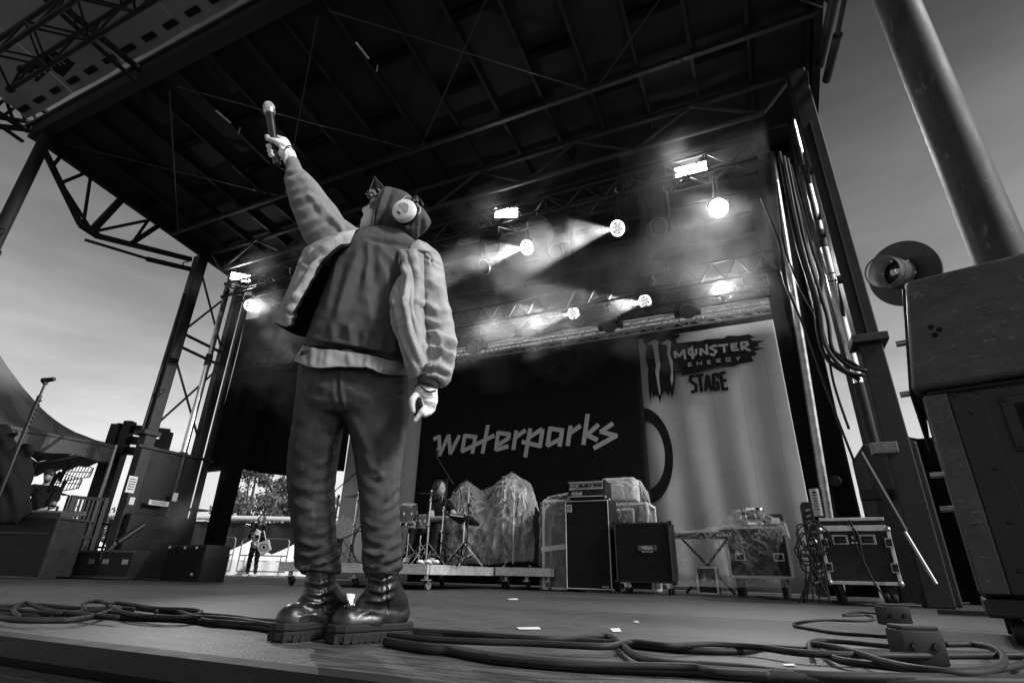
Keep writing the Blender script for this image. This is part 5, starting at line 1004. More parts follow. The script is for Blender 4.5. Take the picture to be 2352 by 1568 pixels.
b = MB(); cc = (c0+c1+c2+c3)/4-HEAD*.005; e1 = (c1-c0).normalized(); e2 = (c0-c3).normalized()
for k in range(12): a = k*.5236; b.add([cc+(e1*math.cos(a+d)+e2*math.sin(a+d))*r for d, r in ((-.15, .085), (.18, .085), (.14, .115), (-.2, .12))], [(0, 1, 2, 3)])
b.add([cc+e1*x+e2*y for x, y in ((-.03, -.05), (.03, -.05), (.035, .04), (-.025, .05))], [(0, 1, 2, 3)]); build(b, 'bag_print', m_print, t)
b = MB(); b.tube([c0.lerp(c1, .2), AD(598, 1222, 16.15), AD(606, 1218, 16.15), c0.lerp(c1, .8)], .013); build(b, 'strap', m_offwhite, t)
# antenna paddles
def paddle(cx, cy, D, label, sx=1):
    c = AD(cx, cy, D); px = 1/ppm(c); t = thing('antenna_paddle', label, 'antenna', (c.x, c.y, 0), 0, 'antenna paddles')
    e1 = (RIGHT*.98+UP*.03).normalized(); e2 = (UP*.96+RIGHT*.25).normalized()
    def q(x, y, d=0.0): return c+e1*x*px+e2*y*px+HEAD*d
    b = MB(); b.prism([q(-33, -16), q(-25, 20), q(-14, 34), q(-10, 30), q(-26, -18)], HEAD*.02); build(b, 'wide_edge', m_black, t)
    for k in range(9):
        x = -20+7.2*k; h0 = 26-1.9*k; h1 = 18-1.0*k; b = MB(); b.bar(q(x-h1*.28, -h1), q(x+h0*.22, h0), .012, .012); build(b, 'element', m_black, t)
    for (p, r) in (((-12, 31), (44, 11)), ((-27, -19), (40, -9)), ((-24, 6), (44, 1)), ((44, 12), (40, -10))): b = MB(); b.bar(q(*p), q(*r), .022, .014); build(b, 'spine', m_black, t)
    b = MB(); b.cyl(q(-14, -16), q(-20, -46), .03, n=8); b.tube([q(-20, -46), q(-8, -50), q(4, -52), Vector((q(4, -52).x, q(4, -52).y, .03))], .022, 8); build(b, 'stand', m_black, t)
    for k in range(3): a = k*2.1; f = q(4, -52); b = MB(); b.bar((f.x, f.y, .5), (f.x+.3*math.cos(a), f.y+.3*math.sin(a), .02), .03, .012); build(b, 'stand_leg', m_black, t)
paddle(168, 1087, 10.6, 'upper antenna paddle with slotted fin under the dark tent'); paddle(142, 1113, 10.2, 'lower antenna paddle with slotted fin and a hanging cable')
cable('antenna_cable', [AD(128, 1130, 10.1), AD(112, 1165, 10.1), AD(108, 1200, 10.1), AD(130, 1235, 10.1), AD(150, 1255, 10.0)], .011, 'thin cable drooping from the lower antenna paddle')
# railing with vertical bars
ra, rb_ = AD(115, 1300, 9.6), AD(195, 1300, 9.9); ra.z = rb_.z = .02; t = thing('railing', 'black steel railing of upright bars below the antennas', 'railing', (ra+rb_)/2)
Z = Vector((0, 0, 1))
for k in range(9): p = ra.lerp(rb_, k/8); b = MB(); b.bar(p, p+Z*(1.28 if k in (0, 8) else 1.22), .07 if k in (0, 8) else .028, hint=(1, 0, 0)); build(b, 'upright', m_steel_dark, t)
for z in (1.25, .62, .12): b = MB(); b.bar(ra+Z*z, rb_+Z*z, .05); build(b, 'rail', m_steel_dark, t)
ra2, rb2 = AD(80, 1300, 12), AD(250, 1300, 12.5); ra2.z = rb2.z = 0; t = thing('railing', 'far low railing behind the crew man', 'railing', (ra2+rb2)/2)
for k in range(7): p = ra2.lerp(rb2, k/6); b = MB(); b.cyl(p, p+Z*1.05, .025, n=8); build(b, 'upright', m_steel_dark, t)
for z in (1.03, .55): b = MB(); b.cyl(ra2+Z*z, rb2+Z*z, .022, n=8); build(b, 'rail', m_steel_dark, t)
# monitor console with case edges, covered hood above it and the mic stand
q = AD(30, 1300, 8.2); q.z = 0; t = thing('mixing_console', 'dark mixing console in a flight case at the far left edge', 'console', q, YAW); b = MB(); b.box((-.25, .3, .42), (1.3, .6, .78)); build(b, 'case_body', m_case, t, local=True)
for (p, r) in (((-.9, 0, .82), (.41, 0, .82)), ((.41, 0, .03), (.41, 0, .82)), ((.41, 0, .82), (.41, .6, .82)), ((-.9, 0, .6), (.36, -.004, .6))): b = MB(); b.bar(p, r, .028); build(b, 'edge_extrusion', P('dull_extrusion', .05, .4, .6), t, local=True)
b = MB(); b.box((-.25, .3, .9), (1.25, .5, .06), Matrix.Rotation(R(8), 3, 'X')); build(b, 'control_surface', P('console_top', .05, .35), t, local=True)
q = AD(20, 1165, 8.0); t0 = Vector((q.x, q.y, q.z)); b = MB(); capsule(b, AD(18, 1160, 8.0), AD(22, 1070, 8.0), .26, .24); capsule(b, AD(14, 1070, 8.0), AD(60, 1035, 8.0), .17, .12); capsule(b, AD(0, 1010, 8.0), AD(36, 996, 8.0), .1, .03); capsule(b, AD(10, 1070, 8.0), AD(-5, 1000, 8.0), .24, .16)
o = organic(b, 'covered_monitor', P('black_cover', .006, .9, spec=.1), None, .016, 3, disp=lambda V, Nn: .022*np.sin(V[:, 2]*9+V[:, 0]*19+2*np.sin(V[:, 2]*5))+.012*np.sin(V[:, 1]*31+V[:, 2]*16), loc=t0); tag(o, 'black covered monitor speaker bulging in at the far left edge', 'equipment')
e0, e1_ = AD(45, 1018, 6.6), AD(103, 882, 6.6); t = thing('mic_stand', 'empty microphone stand with a clip rising in front of the dark tent', 'microphone stand', (e0.x, e0.y, 0), 0, 'microphone stands')
b = MB(); b.cyl((e0.x, e0.y, .02), e0, .02, n=10); b.lathe([(0, 0), (.14, 0), (.14, .015), (.03, .03), (0, .03)], (e0.x, e0.y, 0), (0, 0, 1), 20); build(b, 'stand', m_black, t, smooth=True); b = MB(); b.cyl(e0, e0.lerp(e1_, .8), .026, n=10); b.cyl(e0.lerp(e1_, .8), e1_, .014, n=10); build(b, 'boom', m_black, t, smooth=True)
b = MB(); d = (e1_-e0).normalized(); b.rbox(e1_+d*.03, (.05, .05, .07), .01); b.cyl(e1_+d*.05-RIGHT*.05, e1_+d*.07+RIGHT*.10, .035, .026, n=12); build(b, 'clip', m_black, t, smooth=True)
for k in range(7): b = MB(); b.lathe([(0, -.012), (.012, -.008), (.012, .008), (0, .012)], e0.lerp(e1_, .3+.07*k)+RIGHT*.034-UP*.01, RIGHT, 8); build(b, 'guitar_pick', m_black, t)
# low cases and sub box on the left
q0, q1 = AZ(374, 1327, 0), AZ(508, 1330, 0); Yb = 6.0; x0, x1 = AY(374, 1300, Yb).x, AY(464, 1300, Yb).x; zt = AY(440, 1250, Yb).z
t = thing('subwoofer', 'low black subwoofer box with small white stickers on the left of the deck', 'speaker', ((x0+x1)/2, Yb+.4, 0)); b = MB(); b.rbox(((x0+x1)/2, Yb+.22, zt/2), (x1-x0, .44, zt), .015); build(b, 'cabinet', m_tolex, t, smooth=True)
b = MB(); b.box(((x0+x1)/2, Yb-.004, zt/2), (x1-x0-.08, .012, zt-.08)); build(b, 'grille', m_grille, t)
for (px, py) in ((390, 1256), (425, 1257), (452, 1257), (440, 1318)): p = AY(px, py, Yb-.012); b = MB(); b.box(p, (.05, .003, .035)); build(b, 'sticker', m_offwhite, t)
for k, (px0, px1, py, D, lab) in enumerate(((135, 225, 1262, 9.0, 'low dark equipment case on the deck below the railing'), (225, 300, 1262, 8.8, 'dark case with worn bright latches left of the tower foot'))):
    a, c = AD(px0, 1300, D), AD(px1, 1300, D); a.z = c.z = 0; h = AD((px0+px1)/2, py, D).z; t = thing('equipment_case', lab, 'flight case', (a+c)/2, YAW); w = (c-a).length
    flight_case(t, 0, 1, 0, 1, 0, 1) if False else None
    b = MB(); b.rbox((0, .2, h/2), (w*.98, .4, h), .01); build(b, 'case_body', m_case, t, local=True)
    for z in (.03, h-.02): b = MB(); b.bar((-w/2, -.008, z), (w/2, -.008, z), .025); build(b, 'edge_extrusion', P('dull_extrusion2', .1, .4, .6), t, local=True)
    for x in (-.3, .3): b = MB(); b.rbox((x*w, -.01, h*.6), (.09, .012, .07), .003); build(b, 'latch', m_steel, t, local=True)
# steel frame behind the tower
t = thing('steel_frame', 'dark I-beam frame standing behind the left tower', 'frame', AD(300, 1300, 13)*Vector((1, 1, 0)))
for (p, r, w) in (((272, 975), (225, 1290), .22), ((300, 968), (262, 1240), .2), ((385, 992), (380, 1050), .2)): a, c = AD(p[0], p[1], 13), AD(r[0], r[1], 13); b = MB(); b.bar((a.x, a.y, 0), a, w, hint=HEAD); build(b, 'post', m_steel_dark, t)
for y0, y1 in ((978, 992), (1005, 1018), (1030, 1042)): b = MB(); b.bar(AD(268, y0+2, 13.1), AD(388, y1+2, 13.1), .05, .2); build(b, 'crossbeam', m_steel_dark, t)
pipe('ram', AD(232, 1285, 8.9), AD(270, 1245, 8.9), .025, m_chrome, t, 10); pipe('ram_sleeve', AD(270, 1245, 8.9), AD(330, 1205, 9.2), .045, m_steel_dark, t, 10)
c = AX(456, 1162, -10.6); b = MB(); b.lathe([(0, 0), (.032, 0), (.034, .02), (.034, .13), (.014, .17), (.014, .19), (0, .19)], c-Vector((0, 0, .06)), (0, 0, 1), 14); tag(build(b, 'water_bottle', m_glass, smooth=True), 'clear water bottle standing on the base of the left tower', 'bottle')
b = MB(); b.box(c-Vector((0.05, .03, .075)), (.35, .4, .03)); build(b, 'shelf', m_black, tL)
# ================================================================== right side: speaker stack
az = R(128.5); U = HEAD*math.cos(az)+_r0*math.sin(az); Wv = HEAD*math.cos(az-R(90))+_r0*math.sin(az-R(90)); C0 = Vector((AD(2115, 905, 2.2).x, AD(2115, 905, 2.2).y, 0))
def sp_(u, z, w=0.0): return C0+U*u+Wv*w+Vector((0, 0, z))
m_sp = P('scratched_speaker_paint', .05, .5, var=.5, scale=8, streak=(1, 1, 2.2), scuff=.9, scuffc=.2, bump=.4, bs=90, spec=.45)
m_sp2 = P('dark_speaker_paint', .010, .5, var=.3, scale=10, scuff=.3, scuffc=.06, bump=.4, bs=120)
zl, zh = .16, .955
t = thing('speaker_stack', 'lower speaker cabinet with a recessed handle at the right edge', 'speaker', (C0.x, C0.y, .0), 0, 'stacked speaker cabinets')
b = MB(); b.prism([sp_(0, zl), sp_(.95, zl), sp_(.95, zh), sp_(0, zh)], Wv*.7); build(b, 'cabinet', m_sp2, t, bevel=.018, smooth=True)
b = MB(); b.prism([sp_(.005, zl+.01, -.012), sp_(.085, zl+.01, -.012), sp_(.085, zh-.01, -.012), sp_(.005, zh-.01, -.012)], Wv*.02); build(b, 'corner_strip', m_sp, t, bevel=.005)
b = MB(); b.prism([sp_(.09, zl+.01, -.008), sp_(.20, zl+.01, -.008), sp_(.20, zh-.02, -.008), sp_(.09, zh-.02, -.008)], Wv*.015); build(b, 'flying_track', m_sp2, t, bevel=.003)
for (u, z) in ((.11, .93), (.185, .93), (.145, .85), (.16, .62), (.15, .42), (.13, .25), (.175, .28)): b = MB(); b.lathe([(0, -.006), (.007, -.006), (.009, 0)], sp_(u, z, -.008), Wv, 10); build(b, 'bolt', m_steel_dark, t, smooth=True)
b = MB(); b.prism([sp_(.24, .68, -.012), sp_(.46, .68, -.012), sp_(.46, .90, -.012), sp_(.24, .90, -.012)], Wv*.013); hp = build(b, 'handle_plate', m_sp2, t, bevel=.004); b = MB(); b.prism([sp_(.28, .715, -.014), sp_(.42, .715, -.014), sp_(.42, .865, -.014), sp_(.28, .865, -.014)], Wv*.004); build(b, 'handle_cup', m_print, hp)
b = MB(); b.cyl(sp_(.37, .715, -.02), sp_(.37, .865, -.02), .014, n=10); build(b, 'handle_grip', m_rubber, hp); b = MB(); b.prism([sp_(.345, .77, -.033), sp_(.395, .76, -.033), sp_(.395, .80, -.033), sp_(.345, .815, -.033)], Wv*.003); build(b, 'handle_tape', m_offwhite, hp)
for (u, z) in ((.255, .695), (.255, .885), (.35, .69), (.35, .893)): b = MB(); b.lathe([(0, -.006), (.006, -.005), (.008, 0)], sp_(u, z, -.012), Wv, 10); build(b, 'bolt', m_steel_dark, hp)
for (u, z, w) in ((0, .62, .05), (0, .50, .22)): b = MB(); b.cyl(sp_(u+.01, z, w), sp_(u-.05, z, w), .012, n=12); build(b, 'rigging_pin', m_steel, t, smooth=True)
b = MB(); b.box(sp_(.475, .14, .35), (.1, .1, .03)); bb = MB(); bb.prism([sp_(.0, .09), sp_(.95, .09), sp_(.95, .155), sp_(.0, .155)], Wv*.7); build(bb, 'dolly', m_fascia, t, bevel=.01)
for (u, w) in ((.08, .08), (.87, .08), (.08, .62), (.87, .62)): b = MB(); b.lathe([(0, -.02), (.04, -.02), (.045, 0), (.04, .02), (0, .02)], sp_(u, .045, w), U, 16); build(b, 'dolly_wheel', m_rubber, t, smooth=True)
zu = 1.5
t = thing('speaker_wedge', 'scratched grey-black speaker box on top of the stack at the right edge', 'speaker', (C0.x, C0.y, zh), 0, 'stacked speaker cabinets')
b = MB(); b.prism([sp_(-.03, .97, -.02), sp_(.98, .985, -.02), sp_(.98, zu, -.02), sp_(.065, zu-.005, -.02)], Wv*.62); build(b, 'cabinet', m_sp, t, bevel=.022, smooth=True)
b = MB(); b.prism([sp_(-.028, .975, .02), sp_(.06, zu-.02, .02), sp_(.03, 1.2, .55), sp_(-.02, .80, .5)], -U*.012); build(b, 'side_panel', m_sp2, t, bevel=.004)
for (u, z) in ((.105, 1.245), (.13, 1.225), (.11, 1.205)): b = MB(); b.lathe([(0, -.002), (.011, -.002), (.012, .001)], sp_(u, z, -.021), Wv, 12); build(b, 'socket', m_print, t)
for (u, z, w) in ((.02, 1.22, .05), (-.02, 1.0, .12)): b = MB(); b.cyl(sp_(u+.02, z, w), sp_(u-.055, z, w), .014, n=12); build(b, 'rigging_pin', m_steel, t, smooth=True)
b = MB(); b.prism([sp_(0.02, zh+.002, .02), sp_(.9, zh+.002, .02), sp_(.9, .968, .02), sp_(.02, .968, .02)], Wv*.5); build(b, 'rubber_mat', m_rubber, t)
# fan disc with clear tube behind the stack
c = AD(2076, 628, 4.0); t = thing('cannon_disc', 'round dark disc with a clear open tube in front, behind the speaker stack', 'effects cannon', (c.x, c.y, 0)); axd = (tocam(c)*.8+RIGHT*-.5+Vector((0, 0, .06))).normalized()
b = MB(); b.lathe([(0, -.03), (.25, -.03), (.282, -.012), (.286, 0), (.282, .012), (.25, .016), (.12, .01), (0, .01)], c, axd, 48); build(b, 'disc', P('matte_disc', .045, .7, var=.3), t, smooth=True)
b = MB(); b.lathe([(.125, .02), (.128, .22), (.131, .36), (.127, .36), (.122, .2), (.118, .02)], c-RIGHT*.02, axd, 36); build(b, 'clear_tube', m_glass, t, smooth=True)
b = MB(); b.lathe([(.128, .345), (.135, .345), (.135, .365), (.128, .365)], c-RIGHT*.02, axd, 36); b.lathe([(.128, .24), (.133, .24), (.133, .25), (.128, .25)], c-RIGHT*.02, axd, 36); build(b, 'tube_rim', P('tube_edge', .12, .3), t, smooth=True)
b = MB(); b.lathe([(0, .01), (.13, .01), (.13, .05), (.11, .06), (.11, .03), (0, .03)], c-RIGHT*.02, axd, 30); build(b, 'tube_collar', m_black, t, smooth=True)
b = MB(); b.bar(c+axd*.02, c+axd*.2, .03, .05); b.rbox(c+axd*.16, (.07, .05, .05), .01); build(b, 'nozzle', m_steel, t)
for k in range(6): a = k*1.05; e1 = axd.orthogonal().normalized(); e2 = axd.cross(e1); b = MB(); ball(b, c-RIGHT*.02+axd*.055+(e1*math.cos(a)+e2*math.sin(a))*.12, .012, 8, 6); build(b, 'bolt', m_steel, t)
b = MB(); b.cyl((c.x, c.y+.06, .02), c-axd*.03, .025, n=10); b.bar((c.x-.4, c.y+.06, .02), (c.x+.4, c.y+.06, .02), .05, .03); b.bar((c.x, c.y-.35, .02), (c.x, c.y+.45, .02), .05, .025); build(b, 'stand', m_steel_dark, t)
# ================================================================== cables across the front of the deck
def c5(x, y): return (x*.4167, 1313.2+y*.4167)
def c6(x, y): return (980+x*.5833, 1332.8+y*.5833)
def floor_cable(pts, conv, r, z, label): cable('floor_cable', [AZ(*conv(x, y), r+z) for x, y in pts], r, label, n=8, sub=8, group='cables along the front of the deck')
FC = [([(-80, 190), (100, 182), (250, 182), (450, 200), (700, 196), (900, 216), (1100, 232), (1300, 247), (1400, 262), (1560, 272), (1800, 285)], c5, .009, 0, 'rear cable of the loose pile running to the boots from the left'),
      ([(-80, 225), (60, 236), (200, 242), (400, 240), (600, 246), (800, 256), (1000, 263), (1200, 286), (1400, 302), (1540, 320), (1800, 330)], c5, .010, 0, 'front cable of the loose pile on the left'),
      ([(-60, 240), (40, 258), (150, 266), (300, 266), (420, 262), (550, 236), (640, 206), (740, 206)], c5, .010, .012, 'cable curving below the pile at the left edge'),
      ([(100, 240), (75, 215), (90, 195), (140, 168), (200, 190), (300, 214), (400, 226), (520, 240), (650, 250)], c5, .009, .016, 'looped cable near the left edge of the deck'),
      ([(470, 215), (455, 182), (490, 163), (560, 164), (600, 176), (640, 170), (740, 181), (860, 200), (1000, 204), (1100, 214), (1085, 236), (980, 250), (850, 246), (740, 236), (655, 215), (602, 186)], c5, .009, .018, 'double loop in the middle of the left cable pile'),
      ([(860, 222), (880, 205), (960, 212), (1060, 240), (1140, 268), (1250, 276), (1450, 288), (1600, 268), (1650, 238)], c5, .008, .01, 'cable passing behind the heel of the rear boot'),
      ([(0, 205), (120, 214), (300, 225), (520, 220), (720, 232), (900, 250), (1100, 250), (1300, 262), (1540, 300)], c5, .009, .014, 'middle cable of the left pile'),
      ([(-150, 190), (0, 200), (100, 205), (300, 220), (500, 230), (690, 219), (740, 230), (775, 262), (830, 300), (930, 325), (1100, 335), (1250, 346), (1400, 363), (1600, 376), (1900, 383), (2450, 390)], c6, .010, .008, 'cable that hooks forward in the middle of the right run'),
      ([(-150, 200), (0, 211), (150, 216), (400, 226), (700, 243), (900, 263), (1100, 276), (1250, 275), (1330, 263), (1500, 273), (1900, 286), (2150, 290), (2450, 300)], c6, .010, 0, 'rear cable running right from the boots'),
      ([(-150, 215), (0, 230), (200, 240), (400, 246), (700, 259), (800, 242), (950, 256), (1100, 251), (1300, 261), (1500, 286), (1900, 296), (2450, 292)], c6, .009, .015, 'cable crossing over the rear run on the right'),
      ([(-160, 240), (0, 268), (100, 275), (230, 300), (400, 320), (700, 341), (1000, 352), (1200, 366), (1500, 381), (2000, 396), (2450, 404)], c6, .013, 0, 'thick taped cable nearest the deck edge on the right'),
      ([(240, 303), (500, 328), (800, 335), (1050, 342), (1130, 360), (1350, 372)], c6, .008, .02, 'thin cable tied onto the thick front cable'),
      ([(1515, 290), (1506, 252), (1540, 236), (1650, 241), (1800, 256), (1890, 262)], c6, .008, .01, 'small loop left of the stage box'),
      ([(1520, 250), (1600, 261), (1700, 286), (1800, 320), (1950, 350), (2150, 363), (2250, 341), (2272, 300), (2230, 266), (2150, 251), (2040, 250)], c6, .009, .02, 'big loop round the stage box at lower right'),
      ([(1560, 280), (1620, 311), (1750, 331), (1900, 346), (2050, 361), (2300, 340), (2400, 305)], c6, .009, .008, 'outer loop in front of the stage box'),
      ([(1870, 225), (1750, 215), (1620, 206), (1520, 191), (1450, 178), (1462, 165), (1560, 155), (1700, 158), (1762, 152), (1738, 136), (1640, 137), (1700, 124), (1830, 136)], c6, .007, 0, 'thin cable meandering towards the small box at right'),
      ([(1300, 62), (1450, 72), (1650, 84), (1850, 96), (2100, 100)], c6, .01, 0, 'cable along the foot of the road case'), ([(1340, 70), (1500, 78), (1700, 92), (1900, 92), (2150, 88)], c6, .009, .01, 'second cable along the foot of the road case')]
for pts, cv, r, z, lab in FC: floor_cable(pts, cv, r, z, lab)
def stage_box(px0, px1, py, D, h, label):
    a = AZ(px0, py, 0); c = AZ(px1, py, 0); t = thing('stage_box', label, 'box', (a+c)/2, YAW+R(-8)); w = (c-a).length; b = MB(); b.rbox((0, w*.4, h/2), (w, w*.8, h), .008); build(b, 'body', m_case, t, local=True, smooth=True)
    b = MB(); b.rbox((0, w*.4, h+.004), (w*.9, w*.7, .012), .004); build(b, 'lid', m_tolex, t, local=True)
    for k in (-.25, .25): b = MB(); b.lathe([(.0, -.004), (.009, -.004), (.01, 0)], (k*w, -.002, h*.55), (0, 1, 0), 12); build(b, 'socket', m_steel_dark, t, local=True)
stage_box(2095, 2178, 1530, 2, .085, 'dark connection box among the cable loops at lower right')
stage_box(2046, 2092, 1436, 3, .09, 'smaller dark connection box behind the loops at right')
# white power connector between the boots
pc = AZ(795, 1424, 0); t = thing('power_plug', 'white power plug and socket lying between the boots', 'plug', pc); e1 = (AD(790, 1400, 1.9)-AD(800, 1400, 1.9)).normalized()
b = MB(); b.lathe([(0, 0), (.028, 0), (.03, .01), (.026, .03), (.026, .055), (.03, .06), (.03, .075), (0, .075)], AZ(796, 1404, .02), (-.12, .15, 1), 20); build(b, 'socket', m_white, t, smooth=True)
b = MB(); b.rbox(AZ(786, 1410, .02), (.11, .06, .035), .01, Matrix.Rotation(R(20), 3, 'Z')); build(b, 'plug_body', m_white, t, smooth=True)
b = MB(); b.cyl(AZ(765, 1375, .04), AZ(779, 1371, .05), .018, .014, n=12); build(b, 'cable_gland', m_white, t, smooth=True)
b = MB(); b.tube([AZ(779, 1371, .05), AZ(790, 1372, .06), AZ(797, 1382, .08), AZ(799, 1392, .1)], .009, 8); build(b, 'lead', m_rubber, t, smooth='all')
for k, (x, y, w, h, lab) in enumerate(((1212, 1442, 52, 5, 'long white tape mark on the deck right of the boots'), (1412, 1446, 22, 8, 'short white tape mark in the middle of the deck'), (1459, 1427, 12, 5, 'tiny tape scrap behind the short mark'), (1176, 1375, 22, 3, 'thin tape strip near the bass cabinet'), (1810, 1526, 26, 4, 'faint tape scrap between the cables'))):
    b = MB(); Q = [AZ(x-w/2, y-h/2+1, .003), AZ(x+w/2, y-h/2, .003), AZ(x+w/2+4, y+h/2, .003), AZ(x-w/2+6, y+h/2, .003)]; b.prism(Q, (0, 0, .0015)); tag(build(b, 'tape_mark', m_offwhite), lab, 'tape')
# ================================================================== the singer
DS = 1.84
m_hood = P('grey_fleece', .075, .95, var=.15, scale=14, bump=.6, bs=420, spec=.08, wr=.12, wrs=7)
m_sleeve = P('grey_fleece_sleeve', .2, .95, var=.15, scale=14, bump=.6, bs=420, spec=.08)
m_jacket = P('washed_canvas', .30, .8, var=.35, scale=11, bump=.45, bs=300, spec=.2, scuff=.4, scuffc=.42, wr=.22, wrs=11)
m_lining = P('black_fur_lining', .012, 1, var=.6, scale=60, bump=1, bs=260, spec=.05)
m_denim = P('washed_black_denim', .05, .85, var=.75, scale=4, streak=(1, 1, .6), bump=.5, bs=480, spec=.15, scuff=.5, scuffc=.15)
m_leather = P('polished_black_leather', .010, .36, var=.3, scale=18, bump=.15, bs=160, spec=.6)
m_sole = P('black_boot_rubber', .007, .75, var=.3, bump=.2, bs=120)
m_glove = P('white_glove_knit', .72, .8, var=.08, scale=30, bump=.4, bs=500, spec=.15)
m_shirt = P('pale_undershirt', .19, .85, var=.15, bump=.3, bs=260)
m_blond = P('fair_hair', .34, .55, var=.4, scale=40, bump=.5, bs=300)
def J(p): return AD(p[0], p[1], p[2])
def folds_fn(folds, jit=.0015, side=.0):
    """folds: (pixel polyline, width px, height m): raised pleats with a trough on both sides, on the faces towards the house"""
    def f(V, Nn):
        q = projn(V); vd = _E-V; vd /= np.linalg.norm(vd, axis=1)[:, None]; face = np.clip((np.sum(Nn*vd, 1)+.15)/.4, 0, 1); out = np.zeros(len(V))
        for pl, w, a in folds:
            best = np.full(len(V), 1e9); tp = np.zeros(len(V)); n = len(pl)-1
            for i in range(n):
                p0 = np.array(pl[i], float); p1 = np.array(pl[i+1], float); d = p1-p0; L2 = d@d+1e-9; u = np.clip(((q-p0)@d)/L2, 0, 1); dd = np.linalg.norm(q-(p0+u[:, None]*d), axis=1); m = dd < best; best[m] = dd[m]; tp[m] = ((i+u)/n)[m]
            tap = np.clip(np.minimum(tp, 1-tp)*5+.25, 0, 1); x = best/w; out += a*tap*(np.exp(-x**1.4)-.40*np.exp(-((x-1.9)**2)))*face
        if jit: out += jit*(np.sin(V[:, 0]*61+V[:, 2]*37)*np.sin(V[:, 1]*53-V[:, 2]*71)+.6*np.sin(V[:, 2]*123+V[:, 0]*80))
        return out
    return f
def ringtube(b, rings, n=30, e=2.3):
    """rings: (left px, right px, depth, depth radius)"""
    V = []
    for L, Rr, d, rd in rings:
        pl = AD(L[0], L[1], d); pr = AD(Rr[0], Rr[1], d); c = (pl+pr)/2; a = (pr-pl)/2
        for k in range(n):
            t = 2*math.pi*k/n; co, si = math.cos(t), math.sin(t); V.append(c+a*(abs(co)**(2/e)*(1 if co >= 0 else -1))+HEAD*(rd*abs(si)**(2/e)*(1 if si >= 0 else -1)))
    m = len(rings); F = [(i*n+k, i*n+(k+1) % n, (i+1)*n+(k+1) % n, (i+1)*n+k) for i in range(m-1) for k in range(n)]+[tuple(range(n-1, -1, -1)), tuple((m-1)*n+k for k in range(n))]
    b.add(V, F); return b
def inflate(b, poly, d, tmax, step=6, free=()):
    """rounded solid whose outline from the house is the polygon: balls of the inscribed radius"""
    Pn = np.array(poly, float); x0, y0 = Pn.min(0); x1, y1 = Pn.max(0); pp = ppm(AD((x0+x1)/2, (y0+y1)/2, d)); A = Pn; B = np.roll(Pn, -1, 0); keep = np.array([i not in free for i in range(len(Pn))])
    y = y0+step/2
    while y < y1:
        x = x0+step/2
        while x < x1:
            ins = False
            for i in range(len(A)):
                if (A[i, 1] > y) != (B[i, 1] > y) and x < (B[i, 0]-A[i, 0])*(y-A[i, 1])/(B[i, 1]-A[i, 1])+A[i, 0]: ins = not ins
            if ins:
                D_ = B-A; u = np.clip((([x, y]-A)*D_).sum(1)/((D_*D_).sum(1)+1e-9), 0, 1); dist = np.sqrt(((A+u[:, None]*D_-[x, y])**2).sum(1))[keep].min()
                r = min(dist/pp, tmax); dm = dist/pp
                if r > .0025: ball(b, AD(x, y, d), (r, r, r), 10, 7)
            x += step
        y += step
    return b
def catrom(p, u):
    n = len(p)-1; x = min(u*n, n-1e-6); i = int(x); f = x-i; p0, p1, p2, p3 = p[max(i-1, 0)], p[i], p[min(i+1, n)], p[min(i+2, n)]
    return .5*((2*p1)+(p2-p0)*f+(2*p0-5*p1+4*p2-p3)*f*f+(3*p1-p0-3*p2+p3)*f**3)
def patch(name, rows, mats, parent, folds, thick=.008, nu=90, nv=70, jit=.002, inner=0):
    rows = [[J(q) for q in r] for r in rows]; G = []
    for i in range(nu+1):
        cu = [catrom(r, i/nu) for r in rows]; G.append([catrom(cu, j/nv) for j in range(nv+1)])
    b = MB(); b.grid(G); me = b.mesh(name); n = len(me.vertices); V = np.empty(n*3); me.vertices.foreach_get('co', V); V = V.reshape(-1, 3); Nn = np.empty(n*3); me.vertices.foreach_get('normal', Nn); Nn = Nn.reshape(-1, 3)
    vd = _E-V; vd /= np.linalg.norm(vd, axis=1)[:, None]; s = np.where((Nn*vd).sum(1) < 0, -1.0, 1.0); V = V+Nn*s[:, None]*folds_fn(folds, jit)(V, Nn*s[:, None])[:, None]
    M = np.array(ROOT[parent.name]); V = V @ M[:3, :3].T+M[:3, 3]; me.vertices.foreach_set('co', V.ravel()); me.update(); o = link_mesh(name, me, mats, parent, 'all')
    sm = o.modifiers.new('thickness', 'SOLIDIFY'); sm.thickness = thick; sm.offset = 0; sm.material_offset = inner; return o
base = AZ(775, 1470, 0)
# ------------------------------------------------------------------ body (one continuous surface, mostly under the clothes)
def fc(x, y): return ((800+x/7.128)*.98, (400+y/7.128)*.98)
face = [fc(*p) for p in ((700, 330), (600, 330), (510, 385), (488, 440), (474, 490), (468, 545), (450, 580), (400, 598), (350, 618), (331, 645), (340, 682), (372, 708), (374, 728), (352, 752), (358, 785), (330, 798), (313, 838), (330, 872), (308, 905), (306, 950), (335, 990), (420, 1045), (520, 1075), (640, 1010), (760, 800), (800, 600), (770, 420))]
b = MB(); inflate(b, face, DS, .074, 4); capsule(b, J((885, 500, DS+.02)), J((905, 560, DS+.02)), .05, .055)
capsule(b, J((850, 600, DS)), J((825, 800, DS)), .10, .09, flat=.8); capsule(b, J((800, 575, DS)), J((950, 590, DS)), .05)
capsule(b, J((790, 570, DS-.01)), J((715, 470, DS-.04)), .045, .04); capsule(b, J((715, 470, DS-.04)), J((669, 374, DS-.08)), .037, .026)      # raised arm
capsule(b, J((980, 600, DS-.03)), J((1008, 740, DS-.05)), .042, .038); capsule(b, J((1008, 740, DS-.05)), J((982, 885, DS-.12)), .036, .026)
